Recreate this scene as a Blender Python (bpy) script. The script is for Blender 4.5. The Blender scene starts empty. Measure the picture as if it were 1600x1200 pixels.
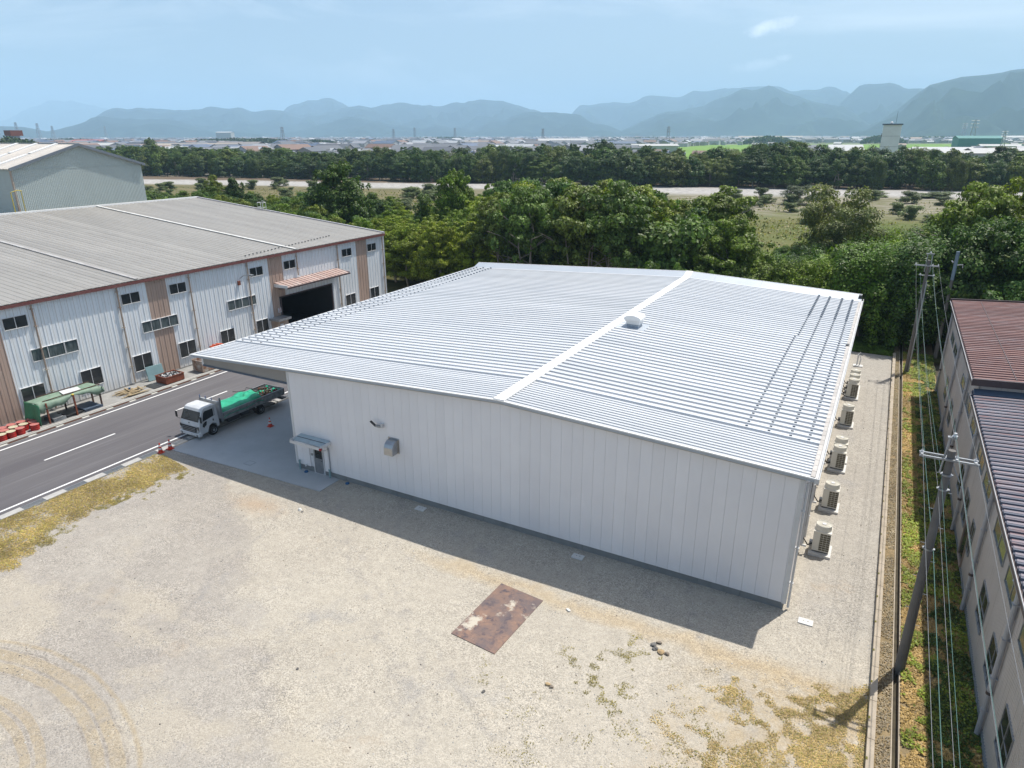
import bpy, bmesh, math, random
import numpy as np
from math import radians as RAD, sin, cos, pi
from mathutils import Vector, Matrix
scene = bpy.context.scene
COL = scene.collection
random.seed(7)

# ------------------------------------------------------------------ camera
cam_d = bpy.data.cameras.new('camera')
cam = bpy.data.objects.new('camera', cam_d); COL.objects.link(cam)
YAW, PITCH, ROLL = -0.4966, 0.3505, -0.0018
_f = Vector((sin(YAW)*cos(PITCH), cos(YAW)*cos(PITCH), -sin(PITCH)))
_r = Vector((cos(YAW), -sin(YAW), 0)); _u = _r.cross(_f)
_r2 = _r*cos(ROLL)+_u*sin(ROLL); _u2 = _u*cos(ROLL)-_r*sin(ROLL)
cam.matrix_world = Matrix(((_r2.x, _u2.x, -_f.x, 30.7325), (_r2.y, _u2.y, -_f.y, -27.9191), (_r2.z, _u2.z, -_f.z, 20.0), (0, 0, 0, 1)))
cam_d.sensor_width = 36; cam_d.lens = 1064.2156/1600*36
cam_d.clip_start = 0.5; cam_d.clip_end = 60000
scene.camera = cam

# ------------------------------------------------------------------ sky, sun, exposure
SUNV = Vector((1.36, 2.92, 6.84)).normalized()
SUN_EL = math.asin(SUNV.z); SUN_AZ = math.atan2(SUNV.x, SUNV.y)
world = bpy.data.worlds.new('World'); scene.world = world; world.use_nodes = True
wn, wl = world.node_tree.nodes, world.node_tree.links
wn.clear()
w_out = wn.new('ShaderNodeOutputWorld'); bg = wn.new('ShaderNodeBackground'); bg.inputs['Strength'].default_value = 0.079
sky = wn.new('ShaderNodeTexSky'); sky.sky_type = 'NISHITA'; sky.sun_disc = False
sky.sun_elevation = SUN_EL; sky.sun_rotation = SUN_AZ; sky.air_density = 1.0; sky.dust_density = 2.4; sky.ozone_density = 1.0; sky.altitude = 50
tc = wn.new('ShaderNodeTexCoord')
def wmath(op, a, b=None, c=None):
    n = wn.new('ShaderNodeMath'); n.operation = op
    for i, v in enumerate((a, b, c)):
        if v is None: continue
        if isinstance(v, (int, float)): n.inputs[i].default_value = v
        else: wl.new(v, n.inputs[i])
    return n.outputs[0]
def wdot(vec):
    n = wn.new('ShaderNodeVectorMath'); n.operation = 'DOT_PRODUCT'; wl.new(tc.outputs['Generated'], n.inputs[0]); n.inputs[1].default_value = vec
    return n.outputs['Value']
# thin cirrus over the whole sky
mp = wn.new('ShaderNodeMapping'); mp.inputs['Scale'].default_value = (1.6, 2.6, 9.0); wl.new(tc.outputs['Generated'], mp.inputs['Vector'])
cn = wn.new('ShaderNodeTexNoise'); cn.inputs['Scale'].default_value = 1.3; cn.inputs['Detail'].default_value = 7; cn.inputs['Roughness'].default_value = .62; cn.inputs['Distortion'].default_value = .7
wl.new(mp.outputs[0], cn.inputs['Vector'])
cirrus = wmath('MULTIPLY', wmath('MULTIPLY', wmath('SUBTRACT', cn.outputs['Fac'], .47), 3.0), .6)
cirrus = wmath('MAXIMUM', cirrus, 0.0)
# a few small fair-weather clouds low over the mountains
fine = wn.new('ShaderNodeTexNoise'); fine.inputs['Scale'].default_value = 55; fine.inputs['Detail'].default_value = 6; fine.inputs['Roughness'].default_value = .65
wl.new(tc.outputs['Generated'], fine.inputs['Vector'])
puff = None
for d, wd, ht, dens, tilt in (((-.1639, .9784, .1259), .036, .0095, 1.0, .22), ((-.1833, .9797, .0817), .036, .0075, .6, .1), ((-.1475, .985, .0900), .012, .0045, .5, .1),
                  ((-.5462, .8351, .0653), .024, .0045, .25, .0), ((-.8079, .5868, .0547), .036, .006, .2, 0), ((-.09, .987, .132), .012, .003, .25, 0), ((-.9, .42, .075), .05, .008, .22, 0), ((.35, .92, .16), .06, .012, .7, .1), ((.6, .78, .1), .07, .012, .6, 0)):
    d = Vector(d).normalized(); rt = Vector((d.y, -d.x, 0)).normalized(); up = rt.cross(d)
    rt, up = (rt+up*tilt).normalized(), (up-rt*tilt).normalized()
    x = wmath('DIVIDE', wdot(rt), wd); y = wmath('DIVIDE', wdot(up), ht)
    q = wmath('ADD', wmath('MULTIPLY', x, x), wmath('MULTIPLY', y, y))
    front = wmath('GREATER_THAN', wdot(d), .5)
    m = wmath('SUBTRACT', wmath('SUBTRACT', 1.05, wmath('MULTIPLY', q, .75)), wmath('MULTIPLY', wmath('SUBTRACT', fine.outputs['Fac'], .40), 2.4))
    mc = wn.new('ShaderNodeClamp'); wl.new(m, mc.inputs[0])
    m = wmath('MULTIPLY', wmath('MULTIPLY', mc.outputs[0], dens), front)
    puff = m if puff is None else wmath('MAXIMUM', puff, m)
cov = wmath('MINIMUM', wmath('MAXIMUM', cirrus, puff), .95)
mixc = wn.new('ShaderNodeMix'); mixc.data_type = 'RGBA'; wl.new(cov, mixc.inputs[0]); wl.new(sky.outputs[0], mixc.inputs[6]); mixc.inputs[7].default_value = (10.5, 10.6, 10.8, 1)
wl.new(mixc.outputs[2], bg.inputs['Color']); wl.new(bg.outputs[0], w_out.inputs['Surface'])

sun_d = bpy.data.lights.new('sun', 'SUN'); sun_d.energy = 3.6; sun_d.angle = RAD(.53); sun_d.color = (1.0, .955, .88)
sun = bpy.data.objects.new('sun', sun_d); COL.objects.link(sun); sun.location = (0, 0, 900)
sun.rotation_euler = (-SUNV).to_track_quat('-Z', 'Y').to_euler()
scene.view_settings.view_transform = 'Standard'; scene.view_settings.look = 'None'
scene.view_settings.exposure = 0.83; scene.view_settings.gamma = 1.0; scene.view_settings.use_curve_mapping = False
scene.cycles.max_bounces = 6; scene.cycles.volume_bounces = 3; scene.cycles.transparent_max_bounces = 12

# ------------------------------------------------------------------ materials
def _new(name):
    m = bpy.data.materials.new(name); m.use_nodes = True
    return m, m.node_tree.nodes, m.node_tree.links, m.node_tree.nodes['Principled BSDF']
class G:
    """tiny node-graph helper"""
    def __init__(s, name):
        s.m, s.n, s.l, s.b = _new(name); s.geo = s.n.new('ShaderNodeNewGeometry'); s.pos = s.geo.outputs['Position']
    def put(s, sock, v):
        if isinstance(v, (int, float)): sock.default_value = v
        elif isinstance(v, tuple): sock.default_value = v if len(v) == 4 or sock.type == 'VECTOR' else (*v, 1)
        else: s.l.new(v, sock)
    def math(s, op, a, b=0., c=None, clamp=False):
        n = s.n.new('ShaderNodeMath'); n.operation = op; n.use_clamp = clamp
        s.put(n.inputs[0], a); s.put(n.inputs[1], b)
        if c is not None: s.put(n.inputs[2], c)
        return n.outputs[0]
    def noise(s, scale, detail=4, rough=.55, stretch=(1, 1, 1), dist=0., vec=None, off=(0, 0, 0)):
        mp = s.n.new('ShaderNodeMapping'); mp.inputs['Scale'].default_value = stretch; mp.inputs['Location'].default_value = off; s.l.new(vec or s.pos, mp.inputs['Vector'])
        t = s.n.new('ShaderNodeTexNoise'); t.inputs['Scale'].default_value = scale; t.inputs['Detail'].default_value = detail; t.inputs['Roughness'].default_value = rough; t.inputs['Distortion'].default_value = dist
        s.l.new(mp.outputs[0], t.inputs['Vector']); return t.outputs['Fac']
    def voro(s, scale, stretch=(1, 1, 1), out='Distance'):
        mp = s.n.new('ShaderNodeMapping'); mp.inputs['Scale'].default_value = stretch; s.l.new(s.pos, mp.inputs['Vector'])
        t = s.n.new('ShaderNodeTexVoronoi'); t.inputs['Scale'].default_value = scale; s.l.new(mp.outputs[0], t.inputs['Vector']); return t.outputs[out]
    def ramp(s, f, lo, hi, a=0., b=1.):
        n = s.n.new('ShaderNodeMapRange'); n.clamp = True
        s.put(n.inputs[0], f); n.inputs[1].default_value = lo; n.inputs[2].default_value = hi; n.inputs[3].default_value = a; n.inputs[4].default_value = b
        return n.outputs[0]
    def mix(s, f, a, b, mode='MIX'):
        n = s.n.new('ShaderNodeMix'); n.data_type = 'RGBA'; n.blend_type = mode
        s.put(n.inputs[0], f); s.put(n.inputs[6], a); s.put(n.inputs[7], b); return n.outputs[2]
    def xyz(s):
        n = s.n.new('ShaderNodeSeparateXYZ'); s.l.new(s.pos, n.inputs[0]); return n.outputs
    def orand(s):
        return s.n.new('ShaderNodeObjectInfo').outputs['Random']
    def bump(s, h, strength=.3, dist=.02):
        n = s.n.new('ShaderNodeBump'); n.inputs['Strength'].default_value = strength; n.inputs['Distance'].default_value = dist; s.l.new(h, n.inputs['Height']); s.l.new(n.outputs[0], s.b.inputs['Normal'])
    def done(s, col, rough=.8, metal=0., spec=None):
        s.put(s.b.inputs['Base Color'], col); s.put(s.b.inputs['Roughness'], rough); s.put(s.b.inputs['Metallic'], metal)
        if spec is not None: s.b.inputs['Specular IOR Level'].default_value = spec
        return s.m
KA = .78   # dims surface colours to balance the raised exposure
def pm(name, c1, c2=None, scale=2., rough=.7, metal=0., bump=0., stretch=(1, 1, 1), vary=0., detail=5, spec=None):
    g = G(name); c2 = c2 or tuple(v*.85 for v in c1); c1 = tuple(v*KA for v in c1); c2 = tuple(v*KA for v in c2)
    f = g.ramp(g.noise(scale, detail, .6, stretch), .35, .65)
    col = g.mix(f, c1, c2)
    if vary:
        v = g.ramp(g.orand(), 0, 1, 1-vary, 1+vary*.4); c = g.n.new('ShaderNodeCombineColor')
        for i in range(3): g.l.new(v, c.inputs[i])
        col = g.mix(1., col, c.outputs[0], 'MULTIPLY')
    if bump: g.bump(g.noise(scale*9, 3), bump, .02)
    return g.done(col, rough, metal, spec)
def leafmat(name, translucent=.24, vary=.5):
    g = G(name)
    oi = g.n.new('ShaderNodeObjectInfo'); base = oi.outputs['Color']
    r = g.geo.outputs['Random Per Island']
    v = g.ramp(r, 0, 1, 1-vary, 1+vary)
    big = g.ramp(g.noise(.45, 3), .3, .7, .7, 1.45)
    v = g.math('MULTIPLY', v, big)
    c = g.n.new('ShaderNodeCombineColor')
    g.l.new(v, c.inputs[0]); g.l.new(v, c.inputs[1]); g.l.new(g.math('MULTIPLY', v, .9), c.inputs[2])
    col = g.mix(1., base, c.outputs[0], 'MULTIPLY')
    hot = g.math('GREATER_THAN', r, .93); col = g.mix(g.math('MULTIPLY', hot, .3), col, (.19, .18, .03))
    g.done(col, .55, 0, .35)
    tr = g.n.new('ShaderNodeBsdfTranslucent'); g.l.new(g.mix(1., col, (1.3, 1.5, .6), 'MULTIPLY'), tr.inputs['Color'])
    ms = g.n.new('ShaderNodeMixShader'); ms.inputs[0].default_value = translucent
    g.l.new(g.b.outputs[0], ms.inputs[1]); g.l.new(tr.outputs[0], ms.inputs[2])
    g.l.new(ms.outputs[0], g.n['Material Output'].inputs['Surface'])
    return g.m
M = {}
M['leaf'] = leafmat('leaf_foliage'); M['grass'] = leafmat('grass_blades', .25, .45)
M['bark'] = pm('bark', (.30, .25, .20), (.42, .37, .31), 3, .9, stretch=(1, 1, .3))
M['roofwhite'] = pm('galvalume_roof', (.70, .715, .735), (.62, .64, .665), .35, .42, .0, vary=.07, stretch=(.25, 1, 1))
M['capwhite'] = pm('white_metal_cap', (.98, .97, .95), (.94, .93, .91), 1, .4)
M['flash'] = pm('grey_white_flashing', (.50, .545, .60), (.46, .51, .57), .5, .5, .1)
M['wallw'] = pm('white_insulated_panel', (1.0, .98, .99), (.955, .935, .95), .5, .45, vary=.03)
M['wallcore'] = pm('panel_joint_core', (.85, .85, .88), rough=.8)  # pale wall core that shows between the panels
M['trimw'] = pm('white_trim', (.80, .80, .80), (.72, .72, .72), 2, .5)
M['tan'] = pm('tan_trim', (.42, .37, .30), rough=.6)
M['bluetrim'] = pm('blue_grey_trim', (.10, .14, .20), rough=.5)
M['conc'] = pm('concrete', (.36, .355, .34), (.28, .275, .26), 1.3, .9, bump=.2)
M['conc_l'] = pm('pale_concrete', (.60, .58, .54), (.48, .47, .43), 1.5, .9, bump=.2)
M['conc_w'] = pm('white_concrete', (.74, .73, .70), (.66, .65, .62), 4, .85)
M['found'] = pm('foundation_concrete', (.30, .31, .31), (.24, .25, .25), 1.5, .85)
M['steel'] = pm('stainless_steel', (.55, .56, .57), (.45, .46, .48), 3, .28, .9)
M['galv'] = pm('galvanised_steel', (.48, .50, .52), (.36, .38, .40), 6, .45, .6)
M['dark'] = pm('dark_metal', (.045, .047, .05), rough=.5)
M['guard'] = pm('snow_guard_metal', (.24, .28, .33), rough=.45, metal=.5)
M['coil'] = pm('coil_fins', (.17, .15, .095), (.12, .105, .07), 8, .6)
M['black'] = pm('black_rubber', (.02, .02, .02), rough=.7)
M['glass'] = pm('dark_window_glass', (.022, .027, .03), (.05, .055, .055), 1.1, .12, spec=.6)
M['glassg'] = pm('greenish_window_glass', (.16, .18, .12), (.05, .07, .06), .9, .12, spec=.6)
M['glassc'] = pm('curtained_window_glass', (.05, .07, .075), (.15, .18, .18), 6, .15, stretch=(1, 1, .12))
M['acw'] = pm('ivory_unit_casing', (.86, .83, .73), (.80, .77, .68), 2, .45)
M['red'] = pm('red_paint', (.50, .018, .012), (.40, .015, .012), 5, .4)
M['conered'] = pm('cone_orange_red', (.72, .05, .018), rough=.5)
M['white'] = pm('white_paint', (.80, .80, .80), rough=.4)
M['cream'] = pm('cream_lid', (.62, .58, .42), (.5, .44, .30), 6, .5)
M['pinkred'] = pm('faded_red_lid', (.55, .22, .20), (.46, .14, .12), 6, .5)
M['truckw'] = pm('truck_white_paint', (.74, .76, .78), rough=.25, spec=.6)
M['bed'] = pm('worn_grey_truck_bed', (.42, .44, .45), (.22, .23, .22), 4, .6)
M['tarp'] = pm('bright_green_tarpaulin', (.02, .36, .20), (.03, .48, .28), 2.4, .5)
M['tarpd'] = pm('dull_green_tarpaulin', (.16, .25, .18), (.24, .33, .25), 2.5, .65)
M['tarpe'] = pm('dark_green_tarpaulin', (.03, .17, .08), (.05, .25, .12), 2.5, .6)
M['rust'] = pm('rusty_steel', (.19, .05, .026), (.28, .085, .045), 3, .85)
M['rustw'] = pm('rust_stained_white_steel', (.55, .53, .48), (.26, .12, .06), 2.2, .8)
M['wood'] = pm('sawn_timber', (.58, .46, .28), (.44, .33, .19), 5, .8, vary=.3)
M['woodd'] = pm('dark_timber', (.10, .05, .03), rough=.85)
M['scrap'] = pm('mixed_scrap', (.05, .05, .06), (.40, .40, .42), 9, .5, .4)
M['beige'] = pm('beige_downpipe', (.52, .44, .36), (.38, .27, .20), 1.3, .6, stretch=(1, 1, .6))
M['pole'] = pm('pole_concrete', (.20, .185, .17), (.15, .14, .13), 1.5, .85)
M['orange'] = pm('orange_paint', (.62, .11, .04), (.50, .09, .04), 3, .5)
M['yellow'] = pm('yellow_paint', (.65, .50, .05), rough=.5)
M['bluecap'] = pm('blue_plastic', (.02, .13, .30), rough=.4)
M['awnw'] = pm('pale_awning_sheet', (.50, .60, .64), rough=.5)
M['teal'] = pm('pale_teal_panel', (.28, .44, .46), rough=.6)
M['tower'] = pm('tower_render', (1.0, 1.0, .96), (.92, .92, .88), .3, .8)
M['kerb'] = pm('kerb_concrete', (.50, .43, .34), (.40, .34, .26), 1.5, .9)
M['cable'] = pm('cable_grey', (.22, .23, .24), rough=.5)
M['cableg'] = pm('cable_green_sheath', (.08, .18, .16), rough=.5)
M['insul'] = pm('porcelain', (.78, .78, .78), rough=.25)
M['soil'] = pm('dark_soil', (.055, .045, .03), (.09, .075, .045), 3, .95)
M['rock'] = pm('brown_stone', (.20, .165, .13), (.30, .25, .20), 6, .9)
M['rockd'] = pm('dark_grey_stone', (.13, .125, .12), (.19, .18, .17), 6, .9)
M['rocky'] = pm('ochre_stone', (.50, .36, .19), (.42, .30, .17), 6, .9)

def ribwall(name, c, c2, streak, sc=.5, pitch=None, y0=0.):
    c, c2, streak = (tuple(v*KA for v in q) for q in (c, c2, streak))
    """painted corrugated steel: dusty tone, brown run-off in each groove"""
    g = G(name); x, y, z = g.xyz()
    col = g.mix(g.ramp(g.noise(sc, 5, .6, (1, 1, .35)), .35, .65), c, c2)
    st = g.ramp(g.noise(3., 3, .6, (1, 7, .18)), .56, .74)
    col = g.mix(g.math('MULTIPLY', st, .5), col, streak)
    if pitch:
        fr = g.math('FRACT', g.math('DIVIDE', g.math('ADD', y, -y0+500*pitch), pitch))
        e = g.math('ABSOLUTE', g.math('SUBTRACT', fr, .5)); line = g.ramp(e, .455, .475)
        col = g.mix(g.math('MULTIPLY', line, .6), col, streak)
    low = g.ramp(z, 1.2, 0., 0, .35); col = g.mix(low, col, streak)
    return g.done(col, .55, 0)
M['fwall'] = ribwall('pale_corrugated_wall', (.93, .97, 1.0), (.85, .89, .91), (.42, .34, .26), pitch=.478, y0=.0)
M['ftan'] = ribwall('tan_corrugated_wall', (.56, .41, .33), (.48, .35, .28), (.22, .15, .12), pitch=.478, y0=.0)
M['gwall'] = ribwall('grey_green_corrugated_wall', (.53, .59, .565), (.49, .545, .52), (.42, .46, .44), .3)
M['rwall'] = ribwall('warm_grey_corrugated_wall', (.66, .60, .56), (.58, .53, .49), (.36, .30, .26), .4)
def roofmat(name, c1, c2, c3, k=.45):
    c1, c2, c3 = (tuple(v*KA for v in q) for q in (c1, c2, c3))
    g = G(name)
    col = g.mix(g.ramp(g.noise(.35, 5, .6, (.3, 1, 1)), .35, .65), c1, c2)
    col = g.mix(g.math('MULTIPLY', g.ramp(g.noise(1.6, 4, .7, (.35, 1.5, 1)), .5, .72), k), col, c3)
    v = g.ramp(g.orand(), 0, 1, .9, 1.06); c = g.n.new('ShaderNodeCombineColor')
    for i in range(3): g.l.new(v, c.inputs[i])
    return g.done(g.mix(1., col, c.outputs[0], 'MULTIPLY'), .6, .1)
M['froof'] = roofmat('weathered_grey_roof', (.36, .345, .32), (.32, .308, .288), (.245, .23, .205))
M['groof'] = roofmat('dusty_beige_roof', (.58, .545, .50), (.50, .475, .445), (.36, .335, .31))
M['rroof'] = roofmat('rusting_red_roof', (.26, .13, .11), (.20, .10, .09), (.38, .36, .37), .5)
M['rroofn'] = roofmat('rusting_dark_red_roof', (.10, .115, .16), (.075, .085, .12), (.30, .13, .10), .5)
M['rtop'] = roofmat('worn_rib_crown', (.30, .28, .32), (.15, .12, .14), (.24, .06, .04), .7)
M['awn'] = roofmat('faded_red_awning', (.44, .30, .26), (.50, .37, .33), (.62, .58, .54), .6)
M['gutter'] = pm('red_brown_gutter', (.17, .055, .05), (.22, .09, .08), 1.2, .5, stretch=(1, .6, 1))
M['brown'] = pm('brown_fascia', (.085, .06, .062), rough=.5)

# ------------------------------------------------------------------ object helpers
def tag(o, label=None, cat=None, group=None, kind=None):
    if label: o['label'] = label
    if cat: o['category'] = cat
    if group: o['group'] = group
    if kind: o['kind'] = kind
    return o
def thing(name, loc, label, cat, group=None):
    o = bpy.data.objects.new(name, None); COL.objects.link(o); o.location = loc; o.empty_display_size = .5
    return tag(o, label, cat, group)
def wloc(o):
    v = Vector((0, 0, 0))
    while o is not None: v += Vector(o.location); o = o.parent
    return v
def inst(name, mesh, parent=None, loc=(0, 0, 0), rot=(0, 0, 0), scale=(1, 1, 1)):
    """object on a shared mesh; loc is in world metres"""
    o = bpy.data.objects.new(name, mesh); COL.objects.link(o)
    o.parent = parent; o.location = Vector(loc)-(wloc(parent) if parent else Vector()); o.rotation_euler = rot; o.scale = scale
    return o
class MB:
    def __init__(s): s.v = []; s.f = []; s.mi = []; s.cur = 0
    def add(s, vs, fs):
        n = len(s.v); s.v += [tuple(v) for v in vs]; s.f += [tuple(n+i for i in f) for f in fs]; s.mi += [s.cur]*len(fs); return s
    def box(s, x0, x1, y0, y1, z0, z1):
        return s.add([(x0, y0, z0), (x1, y0, z0), (x1, y1, z0), (x0, y1, z0), (x0, y0, z1), (x1, y0, z1), (x1, y1, z1), (x0, y1, z1)],
                     [(0, 3, 2, 1), (4, 5, 6, 7), (0, 1, 5, 4), (1, 2, 6, 5), (2, 3, 7, 6), (3, 0, 4, 7)])
    def hexa(s, b, t):   # bottom quad, top quad (both ccw seen from above)
        return s.add(list(b)+list(t), [(3, 2, 1, 0), (4, 5, 6, 7), (0, 1, 5, 4), (1, 2, 6, 5), (2, 3, 7, 6), (3, 0, 4, 7)])
    def tube(s, pts, r, n=8, cap=True):
        pts = [Vector(p) for p in pts]; rs = r if isinstance(r, (list, tuple)) else [r]*len(pts); base = len(s.v)
        for i, p in enumerate(pts):
            d = (pts[min(i+1, len(pts)-1)]-pts[max(i-1, 0)]).normalized(); a = d.orthogonal().normalized()
            if abs(d.z) < .9: a = d.cross(Vector((0, 0, 1))).normalized()
            b = d.cross(a)
            for k in range(n):
                t = 2*pi*k/n; s.v.append(tuple(p+(a*cos(t)+b*sin(t))*rs[i]))
        for i in range(len(pts)-1):
            for k in range(n):
                k2 = (k+1) % n; s.f.append((base+i*n+k, base+i*n+k2, base+(i+1)*n+k2, base+(i+1)*n+k)); s.mi.append(s.cur)
        if cap:
            s.f.append(tuple(base+k for k in range(n))[::-1]); s.f.append(tuple(base+(len(pts)-1)*n+k for k in range(n))); s.mi += [s.cur]*2
        return s
    def lathe(s, prof, c=(0, 0, 0), n=16):
        base = len(s.v)
        for r, z in prof:
            for k in range(n): s.v.append((c[0]+r*cos(2*pi*k/n), c[1]+r*sin(2*pi*k/n), c[2]+z))
        for i in range(len(prof)-1):
            for k in range(n):
                k2 = (k+1) % n; s.f.append((base+i*n+k, base+i*n+k2, base+(i+1)*n+k2, base+(i+1)*n+k)); s.mi.append(s.cur)
        s.f.append(tuple(base+(len(prof)-1)*n+k for k in range(n))); s.mi.append(s.cur)
        return s
    def mesh(s, name, mats, off=(0, 0, 0), smooth=False):
        me = bpy.data.meshes.new(name); o = Vector(off)
        me.from_pydata([tuple(Vector(v)-o) for v in s.v], [], s.f)
        for m in (mats if isinstance(mats, (list, tuple)) else [mats]): me.materials.append(M[m] if isinstance(m, str) else m)
        me.polygons.foreach_set('material_index', s.mi)
        if smooth: me.polygons.foreach_set('use_smooth', [True]*len(me.polygons))
        me.update(); return me
    def build(s, name, mats, parent=None, loc=None, smooth=False, bevel=0.):
        off = wloc(parent) if parent is not None else Vector(loc or (0, 0, 0))
        o = bpy.data.objects.new(name, s.mesh(name, mats, off, smooth)); COL.objects.link(o); o.parent = parent
        if parent is None: o.location = off
        if bevel:
            b = o.modifiers.new('bevel', 'BEVEL'); b.width = bevel; b.segments = 2; b.limit_method = 'ANGLE'
        return o
def np_mesh(name, verts, nper, mat, mi=None):
    """verts (N*nper,3): N separate faces with nper corners"""
    verts = np.asarray(verts, dtype=np.float32); nv = len(verts); nf = nv//nper
    me = bpy.data.meshes.new(name); me.vertices.add(nv); me.vertices.foreach_set('co', verts.ravel())
    me.loops.add(nv); me.loops.foreach_set('vertex_index', np.arange(nv, dtype=np.int32))
    me.polygons.add(nf); me.polygons.foreach_set('loop_start', np.arange(nf, dtype=np.int32)*nper); me.polygons.foreach_set('loop_total', np.full(nf, nper, dtype=np.int32))
    for m in (mat if isinstance(mat, (list, tuple)) else [mat]): me.materials.append(m)
    if mi is not None: me.polygons.foreach_set('material_index', np.asarray(mi, dtype=np.int32))
    me.update(); me.validate(); return me
def sheet(name, poly, z, mat, label=None):
    me = bpy.data.meshes.new(name); me.from_pydata([(x, y, z) for x, y in poly], [], [tuple(range(len(poly)))]); me.materials.append(mat if not isinstance(mat, str) else M[mat])
    o = bpy.data.objects.new(name, me); COL.objects.link(o); o['kind'] = 'structure'
    if label: o['label'] = label
    return o
# ---- measured tables
MOUNTAINS = {
 'a': [(-20410, 8106, 195), (-19652, 9799, 351), (-19390, 10307, 580), (-19141, 10761, 813), (-18894, 11189, 868), (-18608, 11658, 757), (-18231, 12238, 500), (-17727, 12957, 215)],
 'b': [(-9194, 4985, 109), (-9058, 5228, 183), (-8968, 5380, 229), (-8839, 5591, 261), (-8737, 5748, 323), (-8657, 5868, 332), (-8613, 5932, 364), (-8487, 6111, 359), (-8374, 6264, 385), (-8237, 6444, 372), (-8167, 6532, 350), (-8015, 6717, 385), (-7913, 6837, 379), (-7782, 6986, 349), (-7501, 7287, 360), (-7328, 7461, 305), (-7146, 7636, 265), (-7018, 7754, 283), (-6851, 7902, 350), (-6749, 7989, 384), (-6544, 8158, 411), (-6390, 8279, 428), (-6296, 8351, 462), (-6118, 8483, 430), (-5822, 8689, 422), (-5670, 8789, 448), (-5439, 8934, 456), (-5219, 9064, 490), (-4965, 9207, 456), (-4681, 9355, 371), (-4475, 9456, 293), (-4140, 9608, 198), (-3630, 9813, 111)],
 'c': [(-9359, 8223, 133), (-9076, 8533, 376), (-8898, 8719, 464), (-8787, 8831, 543), (-8567, 9044, 595), (-8344, 9251, 588), (-8196, 9383, 502), (-7965, 9580, 385), (-7563, 9900, 134)],
 'd': [(-7353, 3051, 105), (-7129, 3540, 113), (-7063, 3668, 119), (-6995, 3796, 115), (-6898, 3970, 105), (-6788, 4155, 151), (-6730, 4248, 175), (-6613, 4427, 159), (-6486, 4611, 167), (-6353, 4793, 145), (-6135, 5069, 116), (-5895, 5345, 92), (-5588, 5666, 74), (-5396, 5849, 106), (-5220, 6007, 157), (-5116, 6096, 183), (-4986, 6203, 177), (-4828, 6327, 125), (-4608, 6489, 73), (-4379, 6646, 60), (-4171, 6779, 92), (-3990, 6888, 145), (-3776, 7008, 190), (-3527, 7137, 222), (-3244, 7270, 247), (-2955, 7393, 181), (-2662, 7504, 115), (-2433, 7583, 62)],
 'e': [(-5528, 11167, 234), (-5135, 11354, 325), (-4842, 11483, 475), (-4446, 11642, 532), (-4048, 11787, 559), (-3751, 11886, 605), (-3355, 12004, 620), (-3114, 12069, 694), (-2968, 12106, 711), (-2775, 12152, 746), (-2481, 12217, 712), (-2007, 12304, 758), (-1719, 12348, 715), (-1343, 12396, 678), (-1070, 12423, 681), (-697, 12450, 572), (17, 12472, 423)],
 'f': [(-3138, 7859, 94), (-2833, 7975, 162), (-2664, 8033, 209), (-2394, 8118, 255), (-2194, 8175, 307), (-1996, 8226, 351), (-1802, 8272, 421), (-1662, 8301, 477), (-1578, 8318, 488), (-1479, 8336, 480), (-1335, 8361, 522), (-1206, 8381, 462), (-1086, 8398, 421), (-943, 8416, 393), (-764, 8434, 364), (-570, 8450, 298), (-440, 8458, 246), (-185, 8469, 144), (119, 8471, 61)],
 'g': [(-1252, 9889, 251), (-939, 9924, 411), (-668, 9947, 530), (-496, 9958, 561), (-255, 9967, 568), (-120, 9970, 571), (0, 9972, 533), (183, 9970, 541), (240, 9969, 587), (369, 9966, 583), (508, 9960, 517), (907, 9933, 357)],
 'h': [(-556, 7148, 74), (-270, 7165, 231), (-86, 7171, 321), (97, 7171, 371), (252, 7168, 421), (381, 7163, 460), (490, 7157, 470), (616, 7148, 489), (696, 7141, 513), (776, 7133, 528), (974, 7109, 545), (1240, 7069, 551), (1706, 6974, 493), (2199, 6837, 339), (2752, 6637, 182)],
}
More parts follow.
